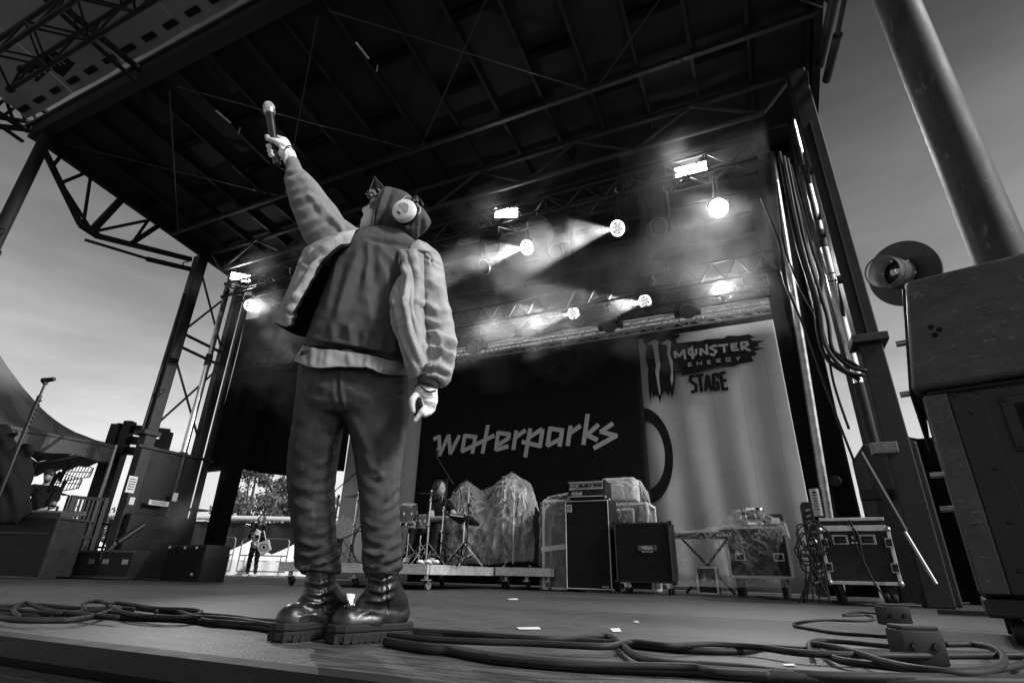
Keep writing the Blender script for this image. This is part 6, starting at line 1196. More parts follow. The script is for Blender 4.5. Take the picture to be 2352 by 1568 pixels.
for (h, k_, a) in (((745, 880, DS), (714, 1090, DS+.03), (732, 1340, DS+.09)), ((865, 885, DS), (872, 1090, DS), (876, 1335, DS+.04))):
    capsule(b, J(h), J(k_), .075, .055); capsule(b, J(k_), J(a), .05, .03)
for a, c_, an_ in (((732, 1345, DS+.09), AZ(713, 1466, 0), R(58)), ((877, 1338, DS+.04), AZ(850, 1472, 0), R(38))): d_ = (-_r0*math.cos(an_)-HEAD*math.sin(an_)); capsule(b, J(a), c_-d_*.06+Vector((0, 0, .075)), .029, .028); capsule(b, c_-d_*.06+Vector((0, 0, .075)), c_+d_*.09+Vector((0, 0, .065)), .03, .026)
HD = DS-.09     # raised hand depth
Mt, Mb = AD(617, 243, HD-.01), AD(636, 373, HD+.01)
palm = [((650, 330, HD+.03), (667, 362, HD+.01), .025, .023), ((644, 342, HD+.04), (662, 360, HD+.02), .024, .022), ((640, 338, HD+.045), (650, 350, HD+.035), .022, .022)]
for p, q, r0, r1 in palm: capsule(b, J(p), J(q), r0, r1)
capsule(b, J((664, 358, HD+.01)), J((671, 380, DS-.08)), .024, .026)
for i, (x, y) in enumerate(((613, 313), (616, 335.5), (618.5, 346), (621.5, 355.5))):
    pts = [(648, y+6, HD+.045), (625, y-1, HD+.035), (x-1, y, HD+.006), (x+3+(2 if i else 0), y+1.5, HD-.014)]
    for k in range(3): capsule(b, J(pts[k]), J(pts[k+1]), .0105-.0008*k, .0100-.001*k)
th = [(660, 346, HD+.005), (643, 329, HD-.02), (628, 323, HD-.031), (614, 319, HD-.024)]
for k in range(3): capsule(b, J(th[k]), J(th[k+1]), .0155-.002*k, .013-.002*k)
def c3(x, y): return ((930+x/9.8)*.98, (840+y/9.8)*.98)
LD = DS-.13     # hanging hand depth
capsule(b, J((982, 872, LD+.01)), J((978, 905, LD)), .025, .026); capsule(b, J((968, 905, LD)), J((975, 932, LD)), .022, .022); capsule(b, J((985, 905, LD)), J((985, 930, LD)), .02, .02)
def chain(pts, r0, r1):
    m = len(pts)-1
    for k in range(m): capsule(b, J(pts[k]), J(pts[k+1]), r0+(r1-r0)*k/m, r0+(r1-r0)*(k+1)/m)
chain([c3(430, 860)+(LD-.02,), c3(350, 960)+(LD-.03,), c3(352, 1090)+(LD-.03,), c3(378, 1215)+(LD-.025,)], .0135, .0085)       # thumb
chain([c3(620, 1080)+(LD-.005,), c3(600, 1190)+(LD-.02,), c3(500, 1320)+(LD-.03,), c3(415, 1425)+(LD-.03,)], .0115, .0075)      # index
chain([c3(690, 1090)+(LD,), c3(690, 1240)+(LD-.01,), c3(640, 1290)+(LD-.03,), c3(560, 1220)+(LD-.03,)], .0115, .009)
chain([c3(770, 1080)+(LD+.01,), c3(765, 1225)+(LD+.0,), c3(730, 1260)+(LD-.02,), c3(650, 1180)+(LD-.02,)], .011, .008)
chain([c3(850, 1050)+(LD+.02,), c3(830, 1170)+(LD+.015,), c3(800, 1210)+(LD+.0,), c3(740, 1150)+(LD-.005,)], .0095, .0075)
singer = organic(b, 'person', m_skin, None, .0042, 3, loc=base); tag(singer, 'singer in hood, open pale jacket and boots, raising a microphone at the stage edge', 'person')
# ------------------------------------------------------------------ hoodie
band_l = [(704, 784), (760, 794), (815, 803), (870, 812), (930, 824)]
HF = [([(846, 552), (846, 600), (838, 660)], 8, .010), ([(856, 562), (880, 620), (902, 690), (912, 750)], 12, .010), ([(862, 560), (905, 600), (935, 650)], 9, .009), ([(836, 556), (808, 620), (785, 690), (770, 750)], 12, .009), ([(775, 600), (762, 660), (748, 720)], 8, .006), ([(838, 660), (850, 720), (858, 770)], 12, .006), ([(800, 740), (806, 785)], 9, .008), ([(762, 745), (764, 780)], 8, .007),
      ([(840, 765), (836, 798)], 8, .008), ([(876, 775), (872, 806)], 8, .008), ([(910, 760), (905, 812)], 8, .009), ([(905, 700), (880, 728), (848, 738)], 8, .005), (band_l, 5, -.011), ([(840, 548), (870, 556), (905, 560), (950, 570)], 5, -.008)]
AF = [([(654, 404), (676, 398), (696, 392)], 4, -.008), ([(656, 420), (690, 410), (712, 416)], 6, .008), ([(662, 444), (700, 428), (730, 438)], 7, .010), ([(668, 466), (702, 450), (742, 458)], 7, .010), ([(676, 494), (716, 470), (754, 470)], 7, .009), ([(704, 440), (724, 462), (745, 500)], 5, .008),
      ([(735, 468), (755, 492), (772, 516)], 6, .009), ([(688, 522), (722, 505), (768, 498)], 7, .009), ([(698, 548), (735, 524), (778, 508)], 7, .010), ([(764, 498), (782, 520), (792, 545)], 5, .009), ([(680, 430), (690, 470), (712, 520)], 6, .006)]
b = MB(); ringtube(b, [((848, 536), (930, 540), DS, .062), ((800, 552), (955, 558), DS, .088), ((772, 570), (972, 580), DS, .105), ((764, 606), (968, 614), DS, .118), ((758, 645), (955, 656), DS, .124), ((742, 692), (945, 710), DS, .128), ((724, 738), (940, 760), DS, .130), ((712, 770), (934, 800), DS, .122), ((705, 784), (930, 820), DS, .112), ((707, 806), (926, 842), DS, .108)])
RS = [((656, 377), (685, 365), DS-.08, .032), ((659, 399), (694, 388), DS-.075, .036), ((655, 416), (711, 404), DS-.07, .054), ((660, 445), (733, 425), DS-.06, .062), ((669, 478), (752, 452), DS-.045, .068), ((682, 512), (776, 480), DS-.03, .072), ((697, 548), (795, 510), DS-.02, .078), ((725, 590), (835, 538), DS, .082), ((770, 625), (880, 565), DS, .08)]
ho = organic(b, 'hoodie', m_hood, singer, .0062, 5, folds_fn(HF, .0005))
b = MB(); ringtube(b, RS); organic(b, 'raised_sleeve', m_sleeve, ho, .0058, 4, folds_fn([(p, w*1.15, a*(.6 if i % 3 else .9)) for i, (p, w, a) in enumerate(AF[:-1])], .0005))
# hood
hood = [fc(*p) for p in ((735, 300), (790, 258), (880, 285), (1010, 320), (1120, 380), (1220, 480), (1320, 575), (1420, 690), (1490, 800), (1512, 860), (1480, 930), (1400, 1020), (1300, 1100), (1215, 1170), (1100, 1200), (900, 1170), (700, 1150), (528, 1145), (528, 1010), (545, 850), (580, 720), (620, 600), (660, 470), (700, 370))]
hfold = [([fc(760, 290), fc(690, 450), fc(630, 650), fc(580, 850), fc(560, 1120)], 5, .010), ([fc(850, 320), fc(780, 500), fc(720, 700), fc(660, 900), fc(620, 1050)], 6, -.006), ([fc(860, 820), fc(950, 950), fc(1040, 1090), fc(1090, 1180)], 5, .010), ([fc(900, 860), fc(1010, 1000), fc(1080, 1120)], 6, -.014), ([fc(1280, 720), fc(1280, 900), fc(1250, 1120)], 4, .008), ([fc(1340, 700), fc(1390, 850), fc(1400, 960)], 7, .010), ([fc(1180, 880), fc(1130, 960), fc(1120, 1130)], 6, -.010), ([fc(700, 1130), fc(900, 1150), fc(1080, 1180)], 5, -.008), ([fc(900, 380), fc(1050, 420), fc(1180, 520)], 8, .006), ([fc(700, 900), fc(820, 960), fc(960, 1040)], 8, .005)]
c0_, c1_ = J(fc(775, 262)+(DS,)), J(fc(528, 1140)+(DS,)); pn_ = (c1_-c0_).cross(FWD).normalized(); pn_ = pn_ if pn_.dot(RIGHT) < 0 else -pn_
b = MB(); inflate(b, hood, DS+.012, .098, 5, free=(17, 18, 19, 20, 21, 22, 23)); hdo = organic(b, 'hood', m_hood, ho, .0055, 3, folds_fn(hfold, .0006), cut=(c0_, pn_))
ex = (c1_-c0_).normalized(); m0 = (c0_+c1_)/2+HEAD*.012; hl = (c1_-c0_).length/2; b = MB()
b.tube([m0+ex*(hl*.99*math.cos(a))+(-FWD)*(.094*math.sin(a)) for a in [R(4+172*k/24) for k in range(25)]], .0055, 8); build(b, 'hood_rim', m_hood, hdo, smooth='all')
# undershirt hem
hem_top = [(706, 800), (760, 808), (815, 816), (870, 824), (925, 836)]
o = patch('undershirt', [[(700, 790, DS+.10), (702, 795, DS-.02), (735, 802, DS-.108), (790, 808, DS-.118), (845, 816, DS-.118), (900, 828, DS-.10), (934, 838, DS-.0), (930, 836, DS+.1)],
                         [(690, 815, DS+.11), (688, 816, DS-.03), (730, 824, DS-.125), (790, 826, DS-.13), (845, 832, DS-.132), (900, 842, DS-.115), (938, 848, DS-.01), (936, 846, DS+.1)],
                         [(684, 832, DS+.12), (678, 829, DS-.04), (722, 845, DS-.14), (785, 842, DS-.142), (850, 846, DS-.145), (880, 858, DS-.13), (938, 862, DS-.02), (938, 858, DS+.1)]], m_shirt, singer, [([(720, 800), (716, 845)], 5, .006), ([(755, 806), (750, 842)], 5, .005), ([(800, 812), (806, 842)], 5, .005), ([(846, 818), (840, 846)], 5, .006), ([(880, 826), (872, 858)], 4, .006)], .006, 90, 24)
# ------------------------------------------------------------------ jeans
JF = [([(783, 842), (784, 890), (790, 940)], 4, .007), ([(774, 850), (773, 905), (785, 938)], 3, -.004), ([(705, 868), (745, 890), (780, 905)], 9, .004), ([(798, 905), (850, 912), (925, 885)], 8, .005), ([(802, 935), (860, 930), (930, 905)], 9, .005), ([(792, 945), (765, 975), (735, 985)], 8, .006), ([(806, 955), (830, 1005), (850, 1040)], 9, .005), ([(818, 1000), (845, 1000), (880, 975)], 7, .004),
      ([(775, 1000), (755, 1020), (742, 1030)], 6, .006), ([(772, 1040), (745, 1062), (725, 1068)], 6, .007), ([(768, 1075), (748, 1092), (720, 1104)], 6, .009), ([(768, 1105), (744, 1122), (712, 1128)], 6, .010), ([(768, 1140), (750, 1148), (728, 1146)], 5, .009), ([(664, 1110), (690, 1122), (715, 1120)], 8, .007), ([(668, 1150), (695, 1166), (722, 1170)], 8, .007), ([(769, 1172), (740, 1186), (705, 1186)], 6, .010), ([(672, 1200), (700, 1212), (730, 1206)], 7, .008), ([(771, 1206), (745, 1222), (720, 1226)], 5, .010), ([(684, 1240), (720, 1254), (750, 1248)], 6, .010), ([(775, 1242), (755, 1258), (730, 1268)], 5, .011), ([(680, 1270), (712, 1276), (735, 1270)], 5, .012), ([(778, 1272), (750, 1290), (715, 1296)], 5, .014), ([(678, 1296), (700, 1306), (730, 1304)], 4, .012), ([(700, 1000), (690, 1060), (695, 1110)], 10, .004),
      ([(905, 1010), (885, 1030), (870, 1055)], 7, .005), ([(838, 1040), (850, 1070), (868, 1085)], 7, .008), ([(882, 1062), (870, 1080), (880, 1102)], 6, .010), ([(850, 1092), (872, 1098), (890, 1088)], 6, .009), ([(825, 1100), (845, 1118), (870, 1122)], 6, .007), ([(917, 1112), (900, 1128), (885, 1150)], 5, .011), ([(916, 1140), (902, 1160), (880, 1172)], 5, .010), ([(828, 1140), (850, 1160), (870, 1166)], 7, .006), ([(917, 1172), (898, 1190), (870, 1198)], 5, .010), ([(832, 1190), (850, 1206), (875, 1210)], 6, .007), ([(918, 1206), (896, 1226), (868, 1232)], 5, .010), ([(834, 1230), (858, 1244), (884, 1246)], 6, .010), ([(925, 1240), (902, 1254), (876, 1262)], 5, .012), ([(834, 1262), (862, 1274), (890, 1270)], 5, .013), ([(923, 1270), (898, 1284), (866, 1292)], 5, .014), ([(834, 1294), (858, 1302), (884, 1298)], 4, .012), ([(918, 1300), (892, 1308), (868, 1314)], 4, .010),
      ([(770, 960), (762, 1040), (752, 1110), (760, 1200), (762, 1270)], 2.6, .004), ([(905, 1040), (902, 1120), (905, 1200)], 2.6, .003), ([(700, 842), (720, 880), (705, 900)], 3, -.004), ([(850, 850), (890, 882), (935, 880)], 3, -.004)]
b = MB(); ringtube(b, [((692, 815), (940, 848), DS, .105), ((688, 860), (943, 880), DS, .116), ((684, 905), (943, 915), DS, .120), ((682, 940), (942, 945), DS, .112), ((700, 958), (925, 960), DS, .09)])
ringtube(b, [((683, 920), (795, 925), DS+.01, .10), ((679, 960), (788, 960), DS+.01, .092), ((674, 990), (784, 990), DS+.015, .086), ((666, 1030), (778, 1030), DS+.02, .08), ((662, 1075), (772, 1075), DS+.03, .075), ((662, 1116), (767, 1116), DS+.036, .072), ((666, 1165), (768, 1165), DS+.05, .07), ((674, 1211), (769, 1211), DS+.06, .067), ((680, 1250), (773, 1250), DS+.07, .068), ((678, 1285), (779, 1285), DS+.08, .07), ((688, 1312), (774, 1316), DS+.085, .056)])
ringtube(b, [((785, 920), (942, 925), DS-.005, .10), ((793, 960), (939, 960), DS-.005, .094), ((802, 990), (934, 990), DS-.005, .088), ((811, 1030), (926, 1030), DS-.005, .083), ((818, 1075), (921, 1075), DS, .078), ((824, 1116), (917, 1116), DS+.005, .074), ((828, 1165), (916, 1165), DS+.012, .071), ((830, 1211), (918, 1211), DS+.02, .069), ((834, 1255), (925, 1255), DS+.03, .07), ((832, 1285), (922, 1285), DS+.035, .07), ((840, 1318), (914, 1322), DS+.04, .056)])
rj = random.Random(3)
for xl, xr, yb, dd in ((688, 772, 1305, DS+.085), (840, 912, 1310, DS+.04)):      # cloth bunched over the boot tops
    cx_ = (xl+xr)/2; hw = (xr-xl)/2+3
    for k in range(15):
        a0 = rj.uniform(0, 6.28); da = rj.uniform(.7, 1.5); y0 = yb+rj.uniform(-34, 9); y1 = y0+rj.uniform(-10, 10); p0 = AD(cx_+hw*math.cos(a0), y0, dd+.058*math.sin(a0)); p1 = AD(cx_+hw*math.cos(a0+da), y1, dd+.058*math.sin(a0+da)); pm0 = AD(cx_+hw*1.05*math.cos(a0+da/2), (y0+y1)/2, dd+.061*math.sin(a0+da/2)); capsule(b, p0, pm0, .009, .013, 8); capsule(b, pm0, p1, .013, .008, 8)
organic(b, 'jeans', m_denim, singer, .0058, 4, folds_fn([(p, w*(1.0+.35*((i*5) % 3)/2), a*(.85 if p[0][1] > 1235 or p[0][1] < 1000 else .55)*(.6+.7*((i*7) % 4)/3)) for i, (p, w, a) in enumerate(JF)], .0006))
# ------------------------------------------------------------------ boots
def boot(c, ang, ank):
    d = (-_r0*math.cos(ang)-HEAD*math.sin(ang)); s = Vector((-d.y, d.x, 0)); c = Vector(c); Zv = Vector((0, 0, 1))
    def L(f, w, z): return c+d*f+s*w+Zv*z
    out = [(f*.9, w*.96) for f, w in ((-.150, .0), (-.145, .026), (-.125, .039), (-.08, .042), (-.02, .041), (.03, .046), (.08, .054), (.115, .050), (.142, .034), (.155, .010))]
    ring = out+[(f, -w) for f, w in reversed(out[1:])]
    b = MB(); b.prism([L(f*1.0, w*1.0, .004) for f, w in ring], Zv*.026); ob = None
    sole = build(b, 'sole', m_sole, bt_, bevel=.004)
    b = MB(); b.prism([L(f*1.03, w*1.05, .030) for f, w in ring], Zv*.022); build(b, 'midsole', m_sole, bt_, bevel=.006)
    for k in range(11):
        f = -.122+.0245*k
        for sg in (-1, 1):
            w = np.interp(f, [o[0] for o in out], [o[1] for o in out]); b = MB(); b.box(L(f, sg*(w-.0045), .0125), (.018, .012, .021), Matrix.Rotation(math.atan2(d.y, d.x), 3, 'Z')); build(b, 'tread_block', m_sole, sole)
    b = MB(); a0 = J(ank); heel = L(-.085, 0, .075)
    capsule(b, heel, L(-.06, 0, .06), .042, .044); capsule(b, L(-.06, 0, .075), L(.03, 0, .08), .045, .043); capsule(b, L(.02, 0, .075), L(.08, .0, .062), .043, .038); ball(b, L(.085, 0, .058), .046); capsule(b, L(.0, .012, .06), L(.085, .012, .055), .036, .036); capsule(b, L(.0, -.012, .06), L(.085, -.012, .055), .036, .036)
    top = a0+Zv*.10; capsule(b, heel+Zv*.03+d*.015, a0, .047, .048); capsule(b, a0, top, .048, .046); capsule(b, L(.03, 0, .09), a0-Zv*.02, .04, .044)
    pa = projn(np.array([a0]))[0]; x, y = pa
    fl = [([(x-34, y+12), (x, y+22), (x+30, y+8)], 5, .007), ([(x-30, y-12), (x, y-4), (x+32, y-16)], 5, .006), ([(x-36, y+38), (x-5, y+42), (x+24, y+30)], 5, .008), ([(x-50, y+72), (x-25, y+66), (x, y+70)], 4, .004), ([(x+8, y-40), (x+10, y+40), (x+14, y+70)], 3, -.004)]
    organic(b, 'upper', m_leather, bt_, .0055, 4, folds_fn(fl, .0006))
    b = MB(); b.bar(a0+Zv*.11-d*.046, a0+Zv*.15-d*.05, .02, .006); build(b, 'pull_tab', m_blackcloth, bt_)
for nm, c, ang, ank in (('rear', AZ(713, 1466, 0), R(58), (733, 1345, DS+.09)), ('near', AZ(850, 1472, 0), R(38), (877, 1338, DS+.04))):
    bt_ = bpy.data.objects.new('boot', None); COL.objects.link(bt_); bt_.parent = singer; ROOT[bt_.name] = ROOT[singer.name]; boot(c, ang, ank)
# ------------------------------------------------------------------ jacket
jk = patch('jacket', [[(826, 526, DS-.07), (772, 538, DS-.10), (704, 570, DS-.02), (730, 572, DS+.14), (800, 560, DS+.15)],
                      [(796, 560, DS-.13), (745, 574, DS-.13), (694, 590, DS-.02), (725, 600, DS+.16), (800, 600, DS+.18)],
                      [(738, 612, DS-.145), (712, 620, DS-.13), (676, 638, DS-.02), (715, 650, DS+.18), (800, 650, DS+.2)],
                      [(704, 666, DS-.14), (684, 668, DS-.12), (662, 674, DS-.01), (700, 690, DS+.2), (800, 700, DS+.22)],
                      [(678, 713, DS-.13), (664, 712, DS-.11), (648, 712, DS+.0), (690, 738, DS+.2), (800, 750, DS+.23)],
                      [(672, 746, DS-.12), (656, 750, DS-.10), (635, 743, DS+.01), (690, 770, DS+.19), (800, 785, DS+.22)]], [m_lining, m_jacket], singer,
           [([(825, 534), (780, 550), (710, 590)], 6, .012), ([(818, 546), (770, 568), (720, 602)], 5, -.010), ([(800, 560), (760, 590), (730, 625)], 6, .010), ([(706, 578), (700, 600), (715, 610)], 5, -.012), ([(735, 590), (705, 640), (680, 690)], 6, .009), ([(715, 600), (692, 650), (662, 705)], 5, -.007), ([(690, 660), (672, 700), (655, 735)], 5, .008), ([(676, 690), (690, 680)], 5, .006), ([(650, 712), (668, 722), (684, 728)], 4, -.006)], .012, 110, 90, .0015, 1)
o = patch('jacket_back', [[(800, 556, DS+.15), (880, 560, DS+.16), (960, 570, DS+.12), (1000, 590, DS+.03)], [(800, 640, DS+.2), (880, 645, DS+.2), (960, 650, DS+.16), (1010, 655, DS+.03)], [(800, 720, DS+.22), (880, 730, DS+.22), (965, 735, DS+.17), (1015, 735, DS+.03)], [(800, 785, DS+.22), (880, 800, DS+.22), (965, 820, DS+.16), (1010, 830, DS+.02)]], [m_jacket, m_lining], jk, [], .012, 50, 40, .002, 1)
# collar wedge and front flap on the other side
o = patch('collar', [[(955, 556, DS-.06), (945, 566, DS-.09), (942, 580, DS-.12)], [(962, 553, DS-.06), (965, 566, DS-.115), (965, 576, DS-.135)], [(975, 560, DS-.04), (985, 570, DS-.09), (990, 579, DS-.10)], [(980, 566, DS-.01), (994, 574, DS-.05), (997, 580, DS-.06)]], [m_jacket, m_jacket], jk, [], .01, 30, 30, .0005)
FF = [([(925, 582), (938, 640), (930, 700), (945, 770), (968, 840)], 6, .016), ([(936, 582), (952, 640), (950, 700), (962, 770), (980, 830)], 4, -.010), ([(950, 580), (962, 640), (968, 690)], 6, .010), ([(905, 680), (915, 720), (925, 770)], 6, .010), ([(915, 660), (925, 700), (935, 745)], 4, -.010), ([(900, 700), (910, 745), (930, 800)], 5, -.006), ([(920, 760), (938, 800), (955, 845)], 6, .010), ([(945, 720), (958, 760), (972, 800)], 5, .010), ([(918, 600), (930, 625), (925, 660)], 5, .010), ([(896, 690), (912, 700), (928, 690)], 5, .006), ([(902, 740), (918, 748), (932, 742)], 5, .006), ([(955, 690), (968, 700), (972, 690)], 5, .010)]
o = patch('front_flap', [[(916, 576, DS-.10), (938, 574, DS-.135), (958, 574, DS-.13), (976, 578, DS-.09)], [(926, 616, DS-.13), (942, 618, DS-.165), (960, 618, DS-.155), (974, 620, DS-.11)], [(902, 668, DS-.14), (930, 668, DS-.18), (955, 668, DS-.17), (974, 668, DS-.12)], [(897, 705, DS-.14), (928, 708, DS-.185), (955, 706, DS-.175), (974, 704, DS-.12)], [(903, 748, DS-.14), (934, 750, DS-.19), (958, 748, DS-.18), (978, 742, DS-.12)], [(922, 800, DS-.14), (948, 802, DS-.185), (968, 798, DS-.175), (988, 790, DS-.12)], [(934, 845, DS-.14), (955, 842, DS-.175), (975, 836, DS-.165), (994, 826, DS-.12)], [(943, 872, DS-.13), (958, 864, DS-.16), (976, 852, DS-.15), (996, 842, DS-.12)]], [m_jacket, m_lining], jk, [(p, w*.8, a*.85) for p, w, a in FF], .012, 80, 120, .0012, 1)
# hanging sleeve
SF = [([(968, 585), (992, 600), (1016, 612)], 3, -.006), ([(978, 575), (990, 590), (992, 612)], 2.6, -.005), ([(985, 640), (1005, 660), (1015, 690)], 8, .007), ([(975, 690), (1000, 710), (1030, 715)], 8, .008), ([(970, 730), (1000, 742), (1036, 738)], 7, .008), ([(978, 760), (1010, 768), (1048, 788)], 6, .014), ([(984, 778), (1015, 792), (1046, 808)], 6, -.012), ([(985, 800), (1012, 800), (1042, 818)], 6, .013), ([(982, 822), (1010, 818), (1038, 838)], 5, -.012), ([(975, 842), (1005, 838), (1036, 856)], 6, .014), ([(1000, 760), (1015, 790), (1010, 830)], 6, .008), ([(968, 856), (1000, 852), (1030, 866)], 4, -.008), ([(1010, 640), (1022, 690), (1030, 740)], 7, .006)]
b = MB(); ringtube(b, [((946, 572), (988, 570), DS-.02, .06), ((958, 590), (1012, 592), DS-.03, .076), ((962, 612), (1020, 612), DS-.04, .08), ((963, 645), (1023, 642), DS-.045, .082), ((966, 690), (1030, 688), DS-.05, .084), ((966, 740), (1042, 736), DS-.06, .086), ((976, 785), (1050, 786), DS-.07, .084), ((978, 825), (1045, 832), DS-.09, .08), ((968, 856), (1035, 872), DS-.11, .07), ((962, 868), (1022, 886), DS-.12, .055)], e=2.1)
organic(b, 'sleeve', m_jacket, jk, .0058, 4, folds_fn(SF, .0016))
b = MB(); ringtube(b, [((960, 862), (1014, 876), LD+.0, .045), ((958, 884), (1004, 896), LD+.0, .036)]); organic(b, 'cuff', P('dark_rib_cuff', .04, .95, bump=.6, bs=300), ho, .005, 2)
b = MB(); q = J((1008, 838, DS-.19)); b.rbox(J((988, 838, DS-.205)), (.012, .008, .012), .003); build(b, 'snap', m_chrome, jk)
# ------------------------------------------------------------------ gloves
b = MB()
for p, q, r0, r1 in palm: capsule(b, J(p), J(q), r0+.0035, r1+.0035)
capsule(b, J((660, 346, HD+.005)), J((643, 329, HD-.02)), .019, .0165); capsule(b, J((643, 329, HD-.02)), J((636, 326, HD-.026)), .0165, .0155); capsule(b, J((652, 352, HD)), J((664, 360, HD)), .024, .026); capsule(b, J((660, 358, HD+.0)), J((660, 372, HD+.0)), .02, .016)
g1 = organic(b, 'glove', m_glove, singer, .0042, 3, folds_fn([([(640, 335), (655, 345)], 3, .003), ([(648, 328), (662, 338)], 3, .003), ([(655, 350), (657, 372)], 3, .003)], .0006))
b = MB(); b.tube([J(p) for p in ((653, 345, HD-.028), (659, 337, HD-.026), (665, 334.5, HD-.018), (671, 338, HD-.004), (675, 345, HD+.01))], .003, 6); build(b, 'strap', m_rubber, g1)
b = MB(); inflate(b, [c3(*p) for p in ((430, 650), (560, 600), (940, 610), (948, 900), (935, 1050), (860, 1160), (720, 1180), (590, 1150), (540, 980), (510, 915), (450, 940), (370, 930), (345, 900), (400, 760))], LD, .028, 3)
g2 = organic(b, 'glove', m_glove, singer, .0042, 3, folds_fn([([c3(520, 900), c3(700, 925), c3(940, 940)], 2.5, -.004), ([c3(430, 830), c3(560, 780), c3(640, 860)], 4, .004), ([c3(600, 700), c3(700, 800), c3(900, 850)], 3, .003), ([c3(590, 1150), c3(750, 1165), c3(860, 1140)], 2, -.003)], .0005))
b = MB(); b.tube([J(c3(*p)+(LD-.032,)) for p in ((415, 650), (480, 595), (545, 600), (600, 680), (680, 745), (780, 770), (900, 735))], .0032, 6); build(b, 'strap', m_rubber, g2)
b = MB(); capsule(b, J(c3(410, 960)+(LD-.018,)), J(c3(480, 1270)+(LD-.012,)), .012, .012); capsule(b, J(c3(500, 930)+(LD-.02,)), J(c3(540, 1100)+(LD-.02,)), .009, .01); organic(b, 'palm_fill', m_blackcloth, g2, .004, 2)  # black fill in the hollow between thumb and fingers
# ------------------------------------------------------------------ headphones, glasses, hair, hat
hpn = bpy.data.objects.new('headphones', None); COL.objects.link(hpn); hpn.parent = singer; ROOT[hpn.name] = ROOT[singer.name]
hc = J(fc(1058, 682)+(DS-.105,)); ax = (-FWD*.92-RIGHT*.18+UP*.30).normalized()
b = MB(); b.lathe([(0, -.012), (.040, -.012), (.049, -.004), (.0495, .006), (.045, .018), (.034, .024), (0, .026)], hc, ax, 36); build(b, 'ear_cup', m_white, hpn, smooth=True)
b = MB(); b.lathe([(.03, -.035), (.046, -.03), (.05, -.02), (.046, -.012), (.03, -.012)], hc, ax, 30); build(b, 'ear_pad', m_blackcloth, hpn, smooth=True)
e1 = (RIGHT-ax*RIGHT.dot(ax)).normalized(); e2 = ax.cross(e1); e2 = e2 if e2.dot(UP) > 0 else -e2
def hp_(x, y, z): return hc+e1*x+e2*y+ax*z
b = MB(); b.prism([hp_(.026*math.cos(a)+.002, .026*math.sin(a)-.002, .0245) for a in [R(-48+180*k/14) for k in range(15)]], ax*.003); build(b, 'cup_recess', P('pale_grey_plastic', .42, .4), hpn)
b = MB(); b.stroke([hp_(-.020, -.014, .0262), hp_(-.006, -.026, .0262)], .007, ax*.0008); build(b, 'cup_slot', m_print, hpn)
b = MB()
for s_ in ([(.010, .030), (.015, .034), (.020, .031), (.016, .026), (.010, .030)], [(.030, .024), (.025, .026), (.027, .020), (.031, .017), (.027, .014)], [(.032, .012), (.036, .002)], [(.029, .006), (.037, .008)]): b.stroke([hp_(x, y, .0225) for x, y in s_], .0016, ax*.0006)
build(b, 'cup_writing', P('grey_pen', .2, .6), hpn)
b = MB(); Rb = .098
oc = hc+FWD*.21
bp_ = [hp_(.03, .036, .004)]+[J(fc(*p)+(DS+dz,)) for p, dz in (((1240, 470), -.06), ((1250, 440), .0), ((1240, 440), .07))]+[oc+UP*.03]; b.tube(bp_, .0085, 8); build(b, 'headband', m_black, hpn, smooth='all')
b = MB(); b.rbox(J(fc(1225, 495)+(DS-.082,)), (.026, .018, .02), .004); b.rbox(J(fc(1330, 560)+(DS-.05,)), (.018, .014, .014), .003); b.tube([J(fc(1240, 450)+(DS-.075,)), J(fc(1300, 480)+(DS-.06,)), J(fc(1350, 545)+(DS-.05,))], .006, 6); build(b, 'hinge', m_black, hpn)
b = MB(); b.tube([J(fc(*p)+(DS-.1,)) for p in ((950, 540), (1050, 450), (1095, 418), (1160, 432))], .0018, 5); build(b, 'wire', m_offwhite, hpn); b = MB(); b.tube([J(fc(*p)+(DS-.095,)) for p in ((1270, 560), (1318, 620), (1325, 690), (1285, 725))], .0018, 5); build(b, 'wire', m_offwhite, hpn)
b = MB(); b.lathe([(0, -.012), (.040, -.012), (.049, 0), (.045, .018), (0, .026)], oc, -ax, 24); build(b, 'ear_cup', m_white, hpn, smooth=True)
gl = MB(); gl.tube([J(fc(*p)+(DS+dz,)) for p, dz in (((700, 430), -.083), ((640, 428), -.078), ((560, 428), -.062), ((500, 452), -.04), ((474, 500), -.03), ((462, 560), -.026), ((468, 612), -.03), ((490, 622), -.045))], .0028, 6); go = build(gl, 'glasses_frame', m_black, singer, smooth='all')
gl = MB(); gl.prism([J(fc(*p)+(DS+dz,)) for p, dz in (((484, 610), -.05), ((478, 560), -.045), ((500, 530), -.055), ((560, 505), -.066), ((640, 495), -.078), ((646, 540), -.080), ((560, 580), -.072), ((520, 602), -.06))], -FWD*.004); build(gl, 'glasses_lens', m_lens, go)
b = MB(); rs = random.Random(4)
for k in range(190):
    p = (rs.uniform(478, 740), rs.uniform(330, 432)); dz = rs.uniform(-.07, .05); q0 = J(fc(p[0]+12, p[1]+14)+(DS+dz*.9,)); q2 = J(fc(p[0]-rs.uniform(-25, 45), p[1]-rs.uniform(-25, 50))+(DS+dz*1.08,)); q1 = q0.lerp(q2, .5)+Vector((rs.uniform(-.006, .006), rs.uniform(-.006, .006), rs.uniform(-.004, .008))); b.tube([q0, q1, q2], [.0022, .002, .0006], 5)
for p, q in (((470, 410), (395, 385)), ((450, 430), (430, 400)), ((470, 450), (425, 430)), ((475, 455), (445, 468))): b.tube([J(fc(*p)+(DS-.02,)), J(fc(*q)+(DS-.03,))], [.002, .0007], 5)
tag(build(b, 'hair', m_blond, singer, smooth='all'), None, kind='stuff')
